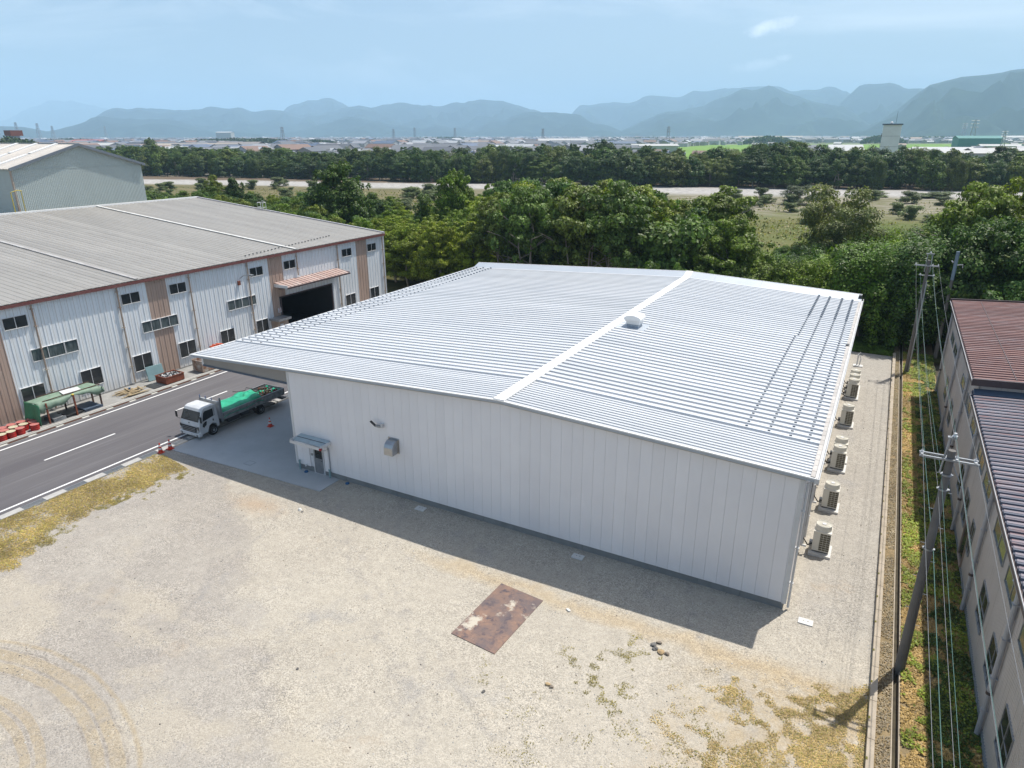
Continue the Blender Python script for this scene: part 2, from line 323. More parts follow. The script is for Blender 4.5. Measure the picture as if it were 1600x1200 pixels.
TREES = [('A', -120.0, 61.4, 8.5, 3.1, 2.4), ('A', -116.9, 59.1, 9.2, 4.4, 4.1), ('A', -112.6, 60.2, 7.4, 3.5, 5.3), ('A', -109.1, 60.0, 8.0, 2.9, 3.5), ('A', -106.3, 61.2, 9.0, 4.0, 5.5), ('A', -102.5, 60.8, 7.5, 2.7, 4.4), ('A', -100.0, 58.9, 8.6, 3.3, 2.0), ('A', -96.2, 57.7, 9.2, 4.1, 2.8), ('A', -91.6, 56.8, 9.1, 4.1, 3.2), ('A', -87.3, 56.3, 9.6, 4.5, 0.5), ('A', -82.1, 56.2, 8.1, 3.3, 5.9), ('A', -78.6, 55.3, 8.6, 3.8, 4.3), ('A', -74.7, 54.8, 8.8, 3.3, 4.3), ('A', -71.1, 54.9, 8.5, 3.3, 2.5), ('A', -67.3, 54.5, 8.7, 3.8, 5.9), ('A', -62.8, 55.3, 8.4, 3.2, 4.5), ('A', -59.0, 53.6, 9.1, 3.8, 6.0), ('A', -55.3, 53.1, 9.9, 4.1, 4.0), ('A', -50.5, 54.7, 8.9, 4.2, 1.2), ('A', -45.7, 51.0, 9.2, 3.4, 5.4), ('A', -41.7, 50.5, 8.8, 3.4, 3.1), ('A', -38.0, 49.9, 8.2, 3.2, 2.8), ('A', -35.2, 49.1, 9.1, 3.6, 5.8), ('Y', -30.9, 50.5, 8.3, 3.7, 5.4), ('Y', -27.3, 48.7, 8.8, 3.8, 4.6), ('Y', -23.4, 48.3, 8.8, 3.2, 0.2), ('Y', -20.5, 46.4, 9.8, 3.6, 1.4), ('Y', -16.7, 49.0, 9.7, 3.9, 2.6), ('U', -12.4, 48.6, 13.4, 4.8, 2.4), ('U', -7.1, 46.9, 14.5, 5.2, 1.4), ('U', -1.3, 47.5, 14.7, 5.3, 3.4), ('U', 3.9, 47.5, 15.4, 5.5, 0.3), ('C', 9.6, 47.4, 11.9, 6.0, 0.1), ('Y', 15.8, 47.5, 11.6, 5.2, 3.3), ('V', 21.2, 47.5, 8.1, 4.1, 3.5), ('V', 25.6, 46.3, 8.7, 4.4, 6.0), ('V', 29.9, 47.3, 10.3, 5.1, 0.1), ('V', 34.8, 48.9, 11.0, 5.5, 1.6), ('A', 39.9, 46.3, 12.9, 5.5, 2.8), ('A', 45.3, 47.5, 13.8, 6.2, 1.6), ('A', -128.0, 68.2, 8.7, 3.2, 1.3), ('A', -124.8, 69.5, 6.6, 3.1, 1.5), ('A', -121.4, 70.4, 8.3, 3.8, 2.5), ('A', -117.1, 67.4, 7.6, 3.2, 0.7), ('A', -113.4, 69.0, 7.8, 3.2, 6.0), ('A', -110.2, 68.8, 7.9, 3.2, 2.3), ('A', -107.4, 66.1, 8.7, 3.2, 3.4), ('A', -104.2, 64.7, 9.0, 4.2, 0.8), ('A', -100.0, 67.9, 8.5, 3.5, 5.0), ('A', -96.9, 64.0, 7.6, 3.3, 1.6), ('A', -93.5, 64.3, 7.6, 3.6, 0.4), ('A', -89.7, 63.6, 8.6, 3.9, 4.5), ('A', -86.1, 63.8, 8.7, 3.5, 4.3), ('A', -82.1, 63.3, 8.6, 3.2, 2.3), ('A', -78.2, 63.5, 8.3, 3.6, 3.6), ('A', -74.0, 62.0, 8.8, 4.1, 3.1), ('A', -69.2, 61.0, 8.1, 3.4, 3.0), ('A', -65.2, 60.4, 8.6, 3.3, 2.2), ('A', -61.2, 61.0, 8.1, 2.9, 6.3), ('A', -57.5, 61.7, 8.9, 3.9, 1.2), ('A', -53.6, 58.7, 9.4, 3.6, 1.1), ('A', -49.5, 59.0, 8.0, 2.9, 0.4), ('A', -46.9, 61.5, 7.4, 2.7, 5.9), ('A', -44.1, 58.4, 8.1, 3.1, 6.1), ('A', -41.0, 59.3, 7.7, 3.0, 4.6), ('Y', -37.2, 58.9, 8.3, 3.8, 4.2), ('Y', -33.2, 58.7, 8.1, 3.2, 3.2), ('Y', -30.5, 58.1, 8.5, 3.3, 5.7), ('Y', -26.9, 53.7, 8.5, 4.1, 5.6), ('Y', -22.3, 54.0, 9.2, 4.0, 0.6), ('Y', -17.9, 54.8, 11.7, 5.2, 0.5), ('A', -12.9, 56.7, 14.3, 5.6, 0.5), ('A', -7.4, 54.9, 14.9, 5.9, 1.6), ('A', -1.8, 55.9, 13.9, 6.5, 2.8), ('A', 4.3, 54.1, 14.5, 5.9, 4.6), ('A', 10.6, 56.3, 11.3, 4.4, 5.7), ('V', 15.7, 53.2, 9.9, 5.0, 5.2), ('V', 21.4, 52.8, 7.9, 3.9, 3.5), ('V', 25.8, 54.9, 8.6, 4.3, 4.1), ('V', 30.4, 56.5, 9.7, 4.8, 2.2), ('V', 35.2, 54.5, 10.5, 5.3, 5.2), ('A', 39.9, 56.3, 12.5, 5.2, 2.7), ('A', 44.9, 55.6, 13.3, 5.1, 3.3), ('V', 49.7, 56.5, 14.2, 7.1, 2.6), ('A', -128.0, 74.8, 7.2, 2.8, 6.0), ('A', -124.8, 76.6, 6.6, 2.6, 0.1), ('A', -122.0, 75.8, 8.3, 3.3, 4.6), ('A', -118.7, 74.9, 8.2, 3.5, 6.3), ('A', -115.5, 76.5, 6.8, 3.0, 3.4), ('A', -112.3, 73.2, 7.7, 3.7, 4.6), ('A', -108.5, 74.1, 6.9, 2.5, 1.3), ('A', -104.8, 74.5, 6.9, 2.9, 0.3), ('A', -101.6, 74.0, 8.6, 3.6, 5.9), ('A', -98.4, 71.3, 8.9, 3.9, 5.6), ('A', -94.8, 74.0, 8.4, 3.6, 4.8), ('A', -91.5, 72.2, 7.4, 3.0, 5.0), ('A', -88.4, 73.7, 7.8, 3.6, 0.5), ('A', -84.9, 70.1, 8.3, 3.4, 1.5), ('A', -81.5, 71.8, 7.4, 2.9, 4.5), ('A', -78.1, 70.4, 7.8, 3.0, 5.2), ('A', -75.1, 69.5, 7.1, 2.8, 1.2), ('A', -72.1, 70.0, 7.5, 3.1, 4.3), ('A', -69.5, 71.3, 7.8, 3.2, 2.8), ('A', -66.4, 70.5, 8.1, 3.0, 2.2), ('A', -63.3, 68.3, 9.0, 4.2, 0.9), ('A', -58.6, 68.0, 8.3, 3.7, 0.1), ('A', -54.8, 67.7, 8.3, 3.0, 0.1), ('A', -51.7, 67.3, 8.3, 3.1, 2.3), ('A', -48.2, 68.4, 7.1, 2.6, 2.1), ('Y', -45.1, 68.0, 7.2, 3.3, 4.3), ('Y', -42.2, 68.3, 6.8, 2.9, 1.6), ('Y', -38.5, 67.9, 7.4, 3.1, 0.4), ('Y', -34.9, 66.1, 8.0, 3.7, 3.4), ('Y', -30.5, 66.2, 8.9, 3.5, 5.3), ('Y', -27.5, 60.4, 8.4, 3.8, 1.6), ('Y', -23.8, 60.1, 10.2, 3.7, 3.7), ('A', -19.8, 60.5, 12.3, 5.1, 3.8), ('A', -14.3, 60.7, 13.6, 5.6, 3.1), ('A', -9.1, 60.9, 14.1, 6.3, 2.9), ('A', -2.5, 62.9, 14.1, 5.1, 3.5), ('A', 3.3, 60.1, 13.4, 5.9, 3.1), ('A', 8.8, 62.0, 11.5, 4.2, 2.1), ('A', 12.8, 61.9, 10.0, 3.9, 6.2), ('C', 16.6, 63.2, 6.1, 3.1, 5.4), ('V', 20.2, 60.5, 6.2, 3.1, 4.6), ('V', 22.9, 61.1, 7.8, 3.9, 2.0), ('C', 27.0, 60.8, 8.7, 4.4, 3.8), ('V', 31.5, 62.8, 8.6, 4.3, 0.7), ('V', 35.6, 60.5, 9.9, 4.9, 4.8), ('V', 40.2, 60.5, 12.3, 6.1, 3.0), ('A', 46.5, 61.1, 13.9, 5.6, 3.8), ('A', 52.6, 61.3, 15.1, 5.9, 0.3), ('A', -128.0, 84.8, 7.0, 3.2, 1.1), ('A', -124.9, 83.8, 6.5, 2.7, 0.8), ('A', -122.3, 81.3, 7.0, 3.3, 0.9), ('A', -118.5, 80.9, 6.8, 3.0, 3.0), ('A', -115.3, 81.2, 6.5, 2.6, 1.7), ('A', -111.8, 82.2, 7.6, 3.2, 0.7), ('A', -108.9, 83.5, 7.4, 3.2, 3.5), ('A', -105.9, 79.8, 8.1, 2.9, 0.2), ('A', -103.0, 81.2, 6.9, 2.9, 1.9), ('A', -99.2, 79.6, 7.9, 3.3, 0.3), ('A', -96.3, 78.1, 7.3, 3.0, 4.3), ('A', -93.2, 79.7, 6.6, 2.7, 0.6), ('A', -89.9, 77.4, 7.5, 3.0, 2.7), ('A', -86.4, 80.2, 6.0, 2.7, 5.1), ('A', -82.7, 78.0, 7.5, 2.7, 2.8), ('A', -80.1, 77.0, 7.5, 3.1, 4.8), ('A', -76.9, 78.6, 8.4, 3.8, 4.8), ('A', -73.7, 76.7, 7.7, 2.9, 5.1), ('A', -69.9, 78.0, 8.0, 3.6, 5.9), ('A', -65.5, 75.7, 8.1, 3.0, 5.7), ('A', -62.9, 75.2, 8.2, 3.2, 2.6), ('A', -59.8, 76.3, 8.0, 3.7, 3.9), ('A', -55.7, 73.2, 8.0, 3.7, 0.9), ('Y', -51.4, 75.8, 7.9, 3.4, 2.0), ('Y', -48.0, 76.2, 6.3, 2.6, 5.0), ('Y', -45.0, 72.4, 6.1, 2.3, 5.7), ('Y', -41.2, 73.3, 7.8, 3.2, 3.4), ('Y', -37.5, 75.0, 8.2, 3.0, 6.2), ('Y', -35.0, 74.5, 7.7, 3.6, 2.5), ('Y', -31.6, 72.7, 9.2, 4.1, 1.2), ('Y', -27.4, 70.8, 10.9, 5.1, 4.7), ('A', -22.6, 69.7, 13.5, 5.0, 3.8), ('A', -18.1, 67.3, 13.7, 5.2, 4.2), ('A', -13.0, 68.1, 13.5, 5.7, 5.3), ('A', -6.7, 70.8, 14.0, 5.1, 4.7), ('A', -1.6, 67.3, 13.6, 5.4, 1.3), ('A', 4.2, 70.0, 11.3, 5.0, 1.4), ('A', 9.8, 68.7, 10.3, 3.9, 2.9), ('V', 13.6, 70.2, 6.9, 3.5, 2.5), ('V', 17.8, 69.7, 5.2, 2.6, 0.7), ('V', 21.1, 70.8, 6.4, 3.2, 2.3), ('V', 23.8, 69.6, 7.3, 3.7, 5.2), ('C', 27.8, 68.1, 7.8, 3.9, 4.3), ('V', 31.3, 69.6, 9.3, 4.6, 2.7), ('V', 36.1, 70.3, 8.9, 4.4, 2.8), ('V', 41.0, 67.8, 11.6, 5.8, 5.7), ('V', 47.5, 70.2, 14.0, 7.0, 5.1), ('A', -128.0, 89.8, 7.1, 3.3, 1.7), ('A', -125.0, 91.8, 7.1, 3.0, 3.7), ('A', -121.4, 91.4, 8.2, 3.3, 6.3), ('A', -117.5, 90.0, 8.5, 4.0, 1.8), ('A', -113.4, 89.7, 7.1, 3.2, 4.3), ('A', -110.4, 88.3, 7.2, 3.1, 5.7), ('A', -107.8, 90.6, 6.9, 2.7, 0.6), ('C', -105.2, 90.3, 6.0, 3.0, 6.1), ('A', -101.6, 87.6, 7.5, 3.2, 1.5), ('A', -98.7, 87.8, 6.4, 3.1, 5.0), ('A', -96.1, 85.9, 6.7, 3.0, 6.2), ('A', -92.8, 86.7, 7.6, 3.2, 5.4), ('C', -90.1, 86.6, 5.7, 2.9, 6.0), ('A', -87.6, 85.4, 7.4, 3.5, 5.0), ('A', -84.2, 85.4, 7.0, 2.5, 1.0), ('A', -80.7, 84.6, 8.5, 4.0, 4.5), ('A', -76.1, 86.0, 8.4, 3.2, 4.4), ('A', -72.7, 85.3, 8.0, 3.7, 0.3), ('A', -69.3, 85.5, 7.9, 3.6, 0.4), ('A', -65.5, 81.6, 9.2, 3.4, 1.2), ('A', -62.3, 81.5, 8.2, 3.5, 4.3), ('A', -58.0, 81.8, 8.3, 3.3, 5.1), ('Y', -54.3, 83.2, 6.9, 2.6, 3.0), ('Y', -50.7, 80.8, 5.8, 2.6, 2.3), ('Y', -47.3, 83.1, 7.2, 2.8, 2.4), ('Y', -44.5, 80.6, 6.8, 3.1, 4.2), ('Y', -41.1, 82.3, 8.6, 3.8, 2.4), ('Y', -36.6, 78.9, 9.5, 3.5, 2.9), ('Y', -32.7, 78.8, 10.0, 4.6, 1.7), ('A', -27.8, 76.9, 12.9, 5.6, 3.9), ('A', -21.6, 75.5, 13.7, 5.8, 5.4), ('A', -16.1, 75.1, 13.8, 6.6, 4.8), ('A', -9.9, 77.7, 13.2, 4.8, 0.4), ('A', -5.3, 74.5, 13.7, 5.0, 0.9), ('A', -0.6, 76.0, 11.4, 5.2, 3.3), ('A', 4.2, 78.1, 10.9, 3.9, 4.7), ('A', 8.4, 77.3, 9.9, 4.6, 5.5), ('C', 12.6, 78.1, 5.3, 2.6, 3.0), ('V', 16.1, 77.9, 3.7, 2.4, 1.1), ('V', 19.5, 76.1, 4.4, 2.4, 1.0), ('V', 22.5, 78.1, 6.2, 3.1, 1.2), ('V', 25.6, 78.1, 7.3, 3.7, 1.3), ('V', 29.1, 76.4, 8.4, 4.2, 5.2), ('V', 33.6, 76.7, 8.4, 4.2, 5.5), ('V', 37.6, 76.0, 10.0, 5.0, 0.5), ('A', 43.1, 78.3, 12.7, 6.0, 0.8), ('V', 49.7, 74.7, 14.5, 7.2, 5.0), ('A', -128.0, 100.2, 7.3, 3.0, 3.1), ('A', -124.7, 97.3, 8.5, 4.0, 1.0), ('A', -120.0, 97.5, 7.5, 3.1, 0.1), ('A', -116.9, 96.8, 8.2, 3.0, 0.0), ('A', -113.6, 94.6, 6.3, 2.7, 4.5), ('A', -111.1, 96.3, 7.1, 3.4, 2.2), ('A', -108.0, 95.6, 6.6, 2.5, 4.9), ('C', -105.2, 97.2, 5.5, 2.7, 5.4), ('C', -101.8, 96.7, 5.0, 2.5, 0.1), ('C', -98.9, 96.4, 5.9, 2.9, 5.8), ('C', -95.8, 93.8, 5.6, 2.8, 1.7), ('A', -92.8, 95.3, 7.6, 3.3, 1.0), ('A', -89.7, 95.6, 8.8, 3.3, 0.1), ('A', -86.7, 92.9, 8.3, 3.9, 6.2), ('A', -82.9, 92.8, 9.1, 3.8, 5.4), ('A', -79.1, 93.4, 8.0, 3.3, 2.1), ('A', -76.2, 92.7, 8.1, 3.5, 1.7), ('A', -72.2, 90.5, 8.3, 3.9, 2.0), ('A', -68.0, 90.9, 8.7, 4.1, 2.0), ('Y', -63.4, 91.5, 8.0, 3.7, 2.4), ('Y', -59.8, 89.9, 6.8, 2.8, 4.7), ('Y', -56.8, 88.4, 5.7, 2.3, 3.4), ('Y', -54.1, 90.1, 6.0, 2.6, 5.8), ('Y', -51.5, 89.2, 7.5, 3.0, 4.0), ('Y', -47.9, 87.8, 6.6, 3.1, 5.8), ('Y', -44.7, 88.8, 8.5, 3.1, 1.7), ('Y', -41.0, 86.5, 9.5, 4.2, 2.6), ('Y', -36.5, 87.5, 11.6, 4.2, 3.3), ('A', -32.0, 87.0, 11.5, 4.3, 0.5), ('A', -27.1, 85.1, 11.8, 5.5, 2.5), ('A', -21.3, 84.0, 12.6, 5.2, 5.2), ('A', -15.7, 81.6, 12.3, 5.0, 4.6), ('A', -9.9, 84.1, 13.0, 5.6, 2.7), ('A', -4.5, 82.1, 12.1, 5.0, 2.8), ('A', 0.5, 83.9, 10.5, 4.8, 1.9), ('A', 5.5, 83.5, 10.2, 4.7, 3.8), ('V', 10.4, 83.6, 6.7, 3.4, 3.2), ('V', 14.3, 83.0, 3.3, 2.4, 2.0), ('V', 17.8, 84.1, 4.5, 2.4, 2.8), ('V', 21.3, 81.9, 6.7, 3.3, 2.5), ('V', 25.1, 83.1, 7.0, 3.5, 2.3), ('V', 29.1, 83.2, 7.7, 3.9, 0.6), ('V', 33.2, 81.7, 8.4, 4.2, 4.7), ('V', 38.1, 84.5, 9.3, 4.7, 1.3), ('A', 42.6, 85.2, 11.7, 4.9, 0.7), ('A', 47.8, 81.5, 14.2, 6.7, 4.0), ('A', 54.7, 82.0, 15.5, 7.3, 3.2), ('A', -54.5, 66, 16.0, 6.5, 2.2), ('A', -34.0, 72, 14.9, 4.6, 4.2), ('U', 10.9, 66, 13.9, 5.6, 2.9), ('W', 24.3, 78, 13.9, 5.5, 3.5), ('W', 22.9, 74, 11.9, 3.6, 4.5), ('D', -34.2, 62, 11.7, 2.0, 4.1), ('U', -9.4, 56, 13.9, 5, 1.1), ('U', 39.4, 62, 15.3, 5, 5.7), ('A', 42.8, 66, 15.9, 4.6, 1.1), ('A', -119.1, 92, 11.0, 3.5, 3.5), ('A', -102.4, 84, 11.2, 3.5, 5.8), ('W', 27.0, 70, 11.9, 4, 6.2)]
FAR_TREES = [(-364, 214, 7.8, 3.9), (-359, 213, 8.7, 3.7), (-355, 210, 9.7, 4.2), (-349, 216, 10.3, 5.1), (-343, 214, 10.2, 4.0), (-338, 218, 10.1, 4.4), (-332, 216, 9.3, 4.0), (-327, 216, 10.2, 3.8), (-323, 222, 10.2, 3.9), (-318, 218, 11.3, 4.9), (-312, 223, 9.7, 4.5), (-306, 221, 11.5, 4.8), (-300, 226, 9.6, 3.7), (-295, 224, 10, 4.3), (-290, 222, 9.5, 4.6), (-284, 227, 9.4, 3.6), (-280, 224, 9.1, 3.4), (-275, 223, 10.9, 4.1), (-270, 229, 10, 4.7), (-264, 226, 9.2, 4.2), (-259, 230, 10.5, 3.8), (-254, 229, 9.7, 4.3), (-249, 234, 9.4, 4.2), (-244, 233, 9.6, 4.5), (-238, 231, 9.6, 3.9), (-233, 232, 9.2, 4.0), (-228, 237, 9.7, 4.4), (-223, 233, 10.9, 4.3), (-217, 238, 9.3, 3.6), (-213, 231, 9.8, 4.0), (-208, 233, 10.9, 4.1), (-203, 233, 11.3, 4.3), (-197, 239, 10, 4.5), (-192, 238, 10.6, 4.4), (-186, 240, 10.6, 5.1), (-180, 243, 10.1, 4.0), (-175, 241, 11.2, 4.0), (-170, 239, 11.7, 5.7), (-163, 239, 12.1, 4.4), (-157, 241, 10.4, 4.4), (-152, 248, 11.3, 5.4), (-145, 248, 11.7, 4.6), (-139, 245, 11.7, 5.8), (-132, 246, 11.9, 5.8), (-125, 251, 12.4, 4.9), (-119, 252, 13.5, 6.3), (-111, 252, 12.4, 4.8), (-105, 251, 12.5, 5.8), (-98, 255, 11.7, 4.5), (-92, 255, 11.7, 4.8), (-86, 257, 13, 4.9), (-80, 257, 12.7, 5.5), (-73, 259, 13.7, 6.6), (-65, 259, 11.6, 5.7), (-58, 264, 12.2, 5.0), (-51, 263, 12.2, 6.1), (-44, 267, 11.7, 4.3), (-38, 272, 11.3, 4.7), (-32, 273, 11.8, 4.5), (-27, 276, 12.5, 5.2), (-20, 272, 13.5, 6.4), (-12, 272, 13.6, 5.2), (-6, 274, 13.9, 6.4), (2, 280, 13.1, 5.9), (10, 280, 13.1, 5.7), (17, 282, 12.3, 4.7), (23, 283, 13.6, 5.4), (29, 290, 13.2, 6.1), (37, 293, 11.7, 4.8), (43, 287, 12.4, 5.6), (50, 289, 12.5, 4.6), (56, 295, 12.3, 6.2), (63, 295, 11.4, 5.4), (70, 296, 12.2, 4.7), (76, 303, 11.6, 4.6), (82, 303, 13, 4.7), (88, 304, 12.1, 4.4), (93, 304, 12.1, 5.0), (99, 305, 13.5, 6.2), (-380, 220, 11.1, 4.4), (-375, 219, 11, 5.4), (-368, 217, 11.1, 5.4), (-361, 217, 11.6, 5.3), (-354, 223, 12.5, 4.5), (-349, 225, 14, 6.7), (-340, 222, 13.6, 6.2), (-333, 227, 13.8, 5.9), (-325, 223, 14.6, 5.9), (-318, 223, 13.4, 5.3), (-311, 225, 12.6, 5.1), (-305, 230, 12.9, 6.0), (-297, 226, 12.3, 5.9), (-290, 230, 12, 4.8), (-284, 228, 13.4, 5.3), (-277, 230, 13.1, 6.5), (-269, 235, 12.4, 4.9), (-263, 233, 13.5, 5.5), (-256, 233, 11.8, 5.1), (-250, 239, 11.9, 5.9), (-242, 238, 12.8, 5.3), (-236, 241, 11.7, 5.3), (-229, 243, 12.1, 6.0), (-222, 241, 12.6, 5.4), (-215, 240, 11.9, 4.6), (-209, 242, 12.2, 4.4), (-204, 244, 13.4, 6.2), (-196, 243, 12.9, 6.0), (-188, 244, 12.7, 5.4), (-182, 245, 13.3, 5.0), (-175, 251, 12.1, 4.4), (-170, 249, 14.1, 6.0), (-162, 249, 13.7, 6.3), (-155, 251, 11.9, 5.4), (-148, 251, 13, 6.4), (-140, 256, 13.9, 6.4), (-132, 253, 13.9, 5.1), (-125, 253, 14, 5.9), (-118, 258, 13.8, 5.0), (-112, 253, 15.3, 5.9), (-104, 260, 14.9, 6.1), (-97, 258, 13.4, 5.9), (-89, 266, 13.4, 5.8), (-82, 264, 15.4, 6.1), (-74, 267, 13.8, 6.4), (-67, 269, 14.2, 5.3), (-60, 268, 13.4, 6.4), (-52, 271, 13.3, 6.3), (-44, 277, 12.7, 5.7), (-37, 279, 13, 6.0), (-29, 280, 14.7, 6.4), (-21, 280, 15, 6.2), (-14, 284, 15.3, 6.0), (-6, 286, 15.3, 6.3), (2, 284, 14, 5.2), (8, 287, 14.8, 5.4), (15, 287, 14.8, 5.6), (22, 294, 14.1, 6.3), (30, 292, 13.5, 5.4), (36, 297, 14.9, 6.7), (45, 297, 13, 5.4), (52, 302, 12.9, 4.8), (58, 302, 14.1, 6.5), (66, 306, 14.2, 5.4), (72, 306, 14.5, 6.5), (80, 309, 14.9, 6.1), (88, 310, 14.5, 6.5), (96, 311, 14.6, 5.4), (-388, 230, 12, 5.0), (-382, 234, 13.4, 4.8), (-376, 238, 14.4, 6.7), (-367, 232, 14.8, 7.3), (-358, 240, 13.9, 6.2), (-350, 239, 15.2, 6.8), (-342, 235, 13.9, 5.5), (-335, 242, 14.5, 6.6), (-327, 240, 14.1, 6.6), (-319, 242, 13.3, 6.4), (-311, 240, 13.7, 6.9), (-302, 242, 14.9, 5.9), (-295, 244, 13.4, 6.3), (-287, 246, 14, 5.9), (-279, 245, 13.1, 4.8), (-273, 247, 13.9, 6.3), (-265, 254, 12.5, 5.6), (-258, 249, 13.3, 6.6), (-250, 255, 12.8, 4.8), (-244, 253, 13.1, 4.9), (-238, 253, 12.6, 5.9), (-231, 255, 13.7, 6.8), (-222, 255, 14, 6.0), (-215, 255, 14, 6.5), (-207, 259, 15, 6.6), (-198, 258, 14.7, 5.5), (-192, 261, 14.5, 6.4), (-184, 264, 13.8, 6.5), (-175, 267, 14.7, 5.6), (-168, 266, 13, 5.9), (-161, 264, 13.2, 5.6), (-154, 263, 13.7, 5.5), (-147, 270, 13.9, 5.4), (-140, 268, 15.4, 6.8), (-132, 272, 14.8, 6.9), (-123, 272, 14.7, 6.2), (-116, 270, 15.5, 6.0), (-108, 277, 14.8, 6.1), (-100, 276, 13.6, 5.5), (-94, 281, 14.5, 5.5), (-87, 275, 16.6, 7.1), (-78, 282, 15.5, 6.6), (-70, 279, 14.9, 6.7), (-61, 283, 14.5, 5.7), (-54, 284, 13.8, 5.4), (-47, 291, 14.4, 6.2), (-40, 293, 15.6, 6.1), (-32, 291, 14, 5.6), (-25, 299, 15.9, 6.4), (-17, 297, 15.9, 6.8), (-9, 298, 16.7, 8.0), (1, 299, 15.6, 7.6), (11, 302, 14.8, 6.3), (19, 303, 15.6, 6.6), (27, 308, 14.9, 7.3), (36, 310, 14.9, 5.5), (43, 311, 14.7, 5.5), (50, 315, 14.4, 6.7), (58, 319, 13.6, 6.3), (66, 321, 15.2, 5.8), (73, 323, 14.2, 6.9), (82, 323, 14.9, 6.7), (90, 330, 15.5, 6.7), (99, 329, 15.6, 7.6), (-412, 246, 13.4, 6.7), (-404, 244, 11.6, 4.4), (-398, 248, 11.8, 5.4), (-391, 246, 11.8, 4.6), (-386, 250, 12.8, 5.9), (-378, 247, 14.2, 6.3), (-370, 251, 13.3, 5.4), (-364, 248, 15.6, 6.7), (-355, 250, 15.1, 7.5), (-346, 257, 13.1, 5.3), (-339, 252, 14.2, 5.8), (-332, 260, 13, 5.2), (-325, 256, 14, 5.3), (-319, 261, 13.4, 4.9), (-313, 262, 13.4, 6.3), (-305, 260, 13.8, 5.0), (-299, 264, 12.5, 4.9), (-293, 262, 12.3, 6.0), (-285, 264, 13.7, 6.8), (-277, 268, 12.3, 5.5), (-270, 265, 12.9, 6.0), (-262, 266, 11.9, 4.7), (-256, 271, 13.3, 6.1), (-249, 268, 11.9, 4.4), (-243, 270, 13.5, 5.8), (-236, 271, 11.9, 5.5), (-229, 273, 12.8, 6.0), (-222, 276, 12.8, 6.3), (-214, 277, 13.9, 6.9), (-205, 272, 12.8, 6.0), (-198, 276, 13.9, 6.6), (-189, 281, 12.6, 5.0), (-183, 281, 12.3, 5.9), (-176, 277, 13.1, 6.3), (-168, 284, 13.1, 5.0), (-161, 286, 13.8, 6.1), (-154, 286, 14.8, 5.7), (-147, 284, 14.5, 6.2), (-139, 287, 15.8, 5.8), (-132, 289, 15, 6.7), (-123, 289, 15.5, 6.7), (-115, 287, 14.1, 5.6), (-108, 290, 15.1, 6.6), (-100, 291, 14.8, 6.1), (-92, 296, 16.6, 7.4), (-83, 295, 15.3, 6.9), (-74, 299, 14.5, 6.0), (-67, 302, 14, 5.9), (-59, 299, 13.5, 5.1), (-53, 306, 14.5, 5.7), (-46, 302, 15.1, 5.6), (-39, 311, 15.1, 5.5), (-32, 312, 16.2, 6.1), (-24, 313, 16.2, 6.2), (-16, 311, 16, 5.8), (-9, 315, 16.9, 6.4), (-1, 321, 14.9, 6.7), (7, 317, 15.3, 5.5), (14, 318, 15.3, 6.7), (22, 325, 15.4, 6.9), (31, 327, 15.4, 5.9), (38, 331, 15.5, 6.6), (47, 330, 14.4, 7.2), (56, 330, 13.3, 6.0), (63, 332, 14, 6.2), (71, 334, 15.2, 6.1), (79, 335, 14, 5.3), (85, 342, 13.6, 6.2), (93, 341, 14.9, 7.0), (102, 344, 14.6, 6.6), (110, 351, 14.6, 6.9)]
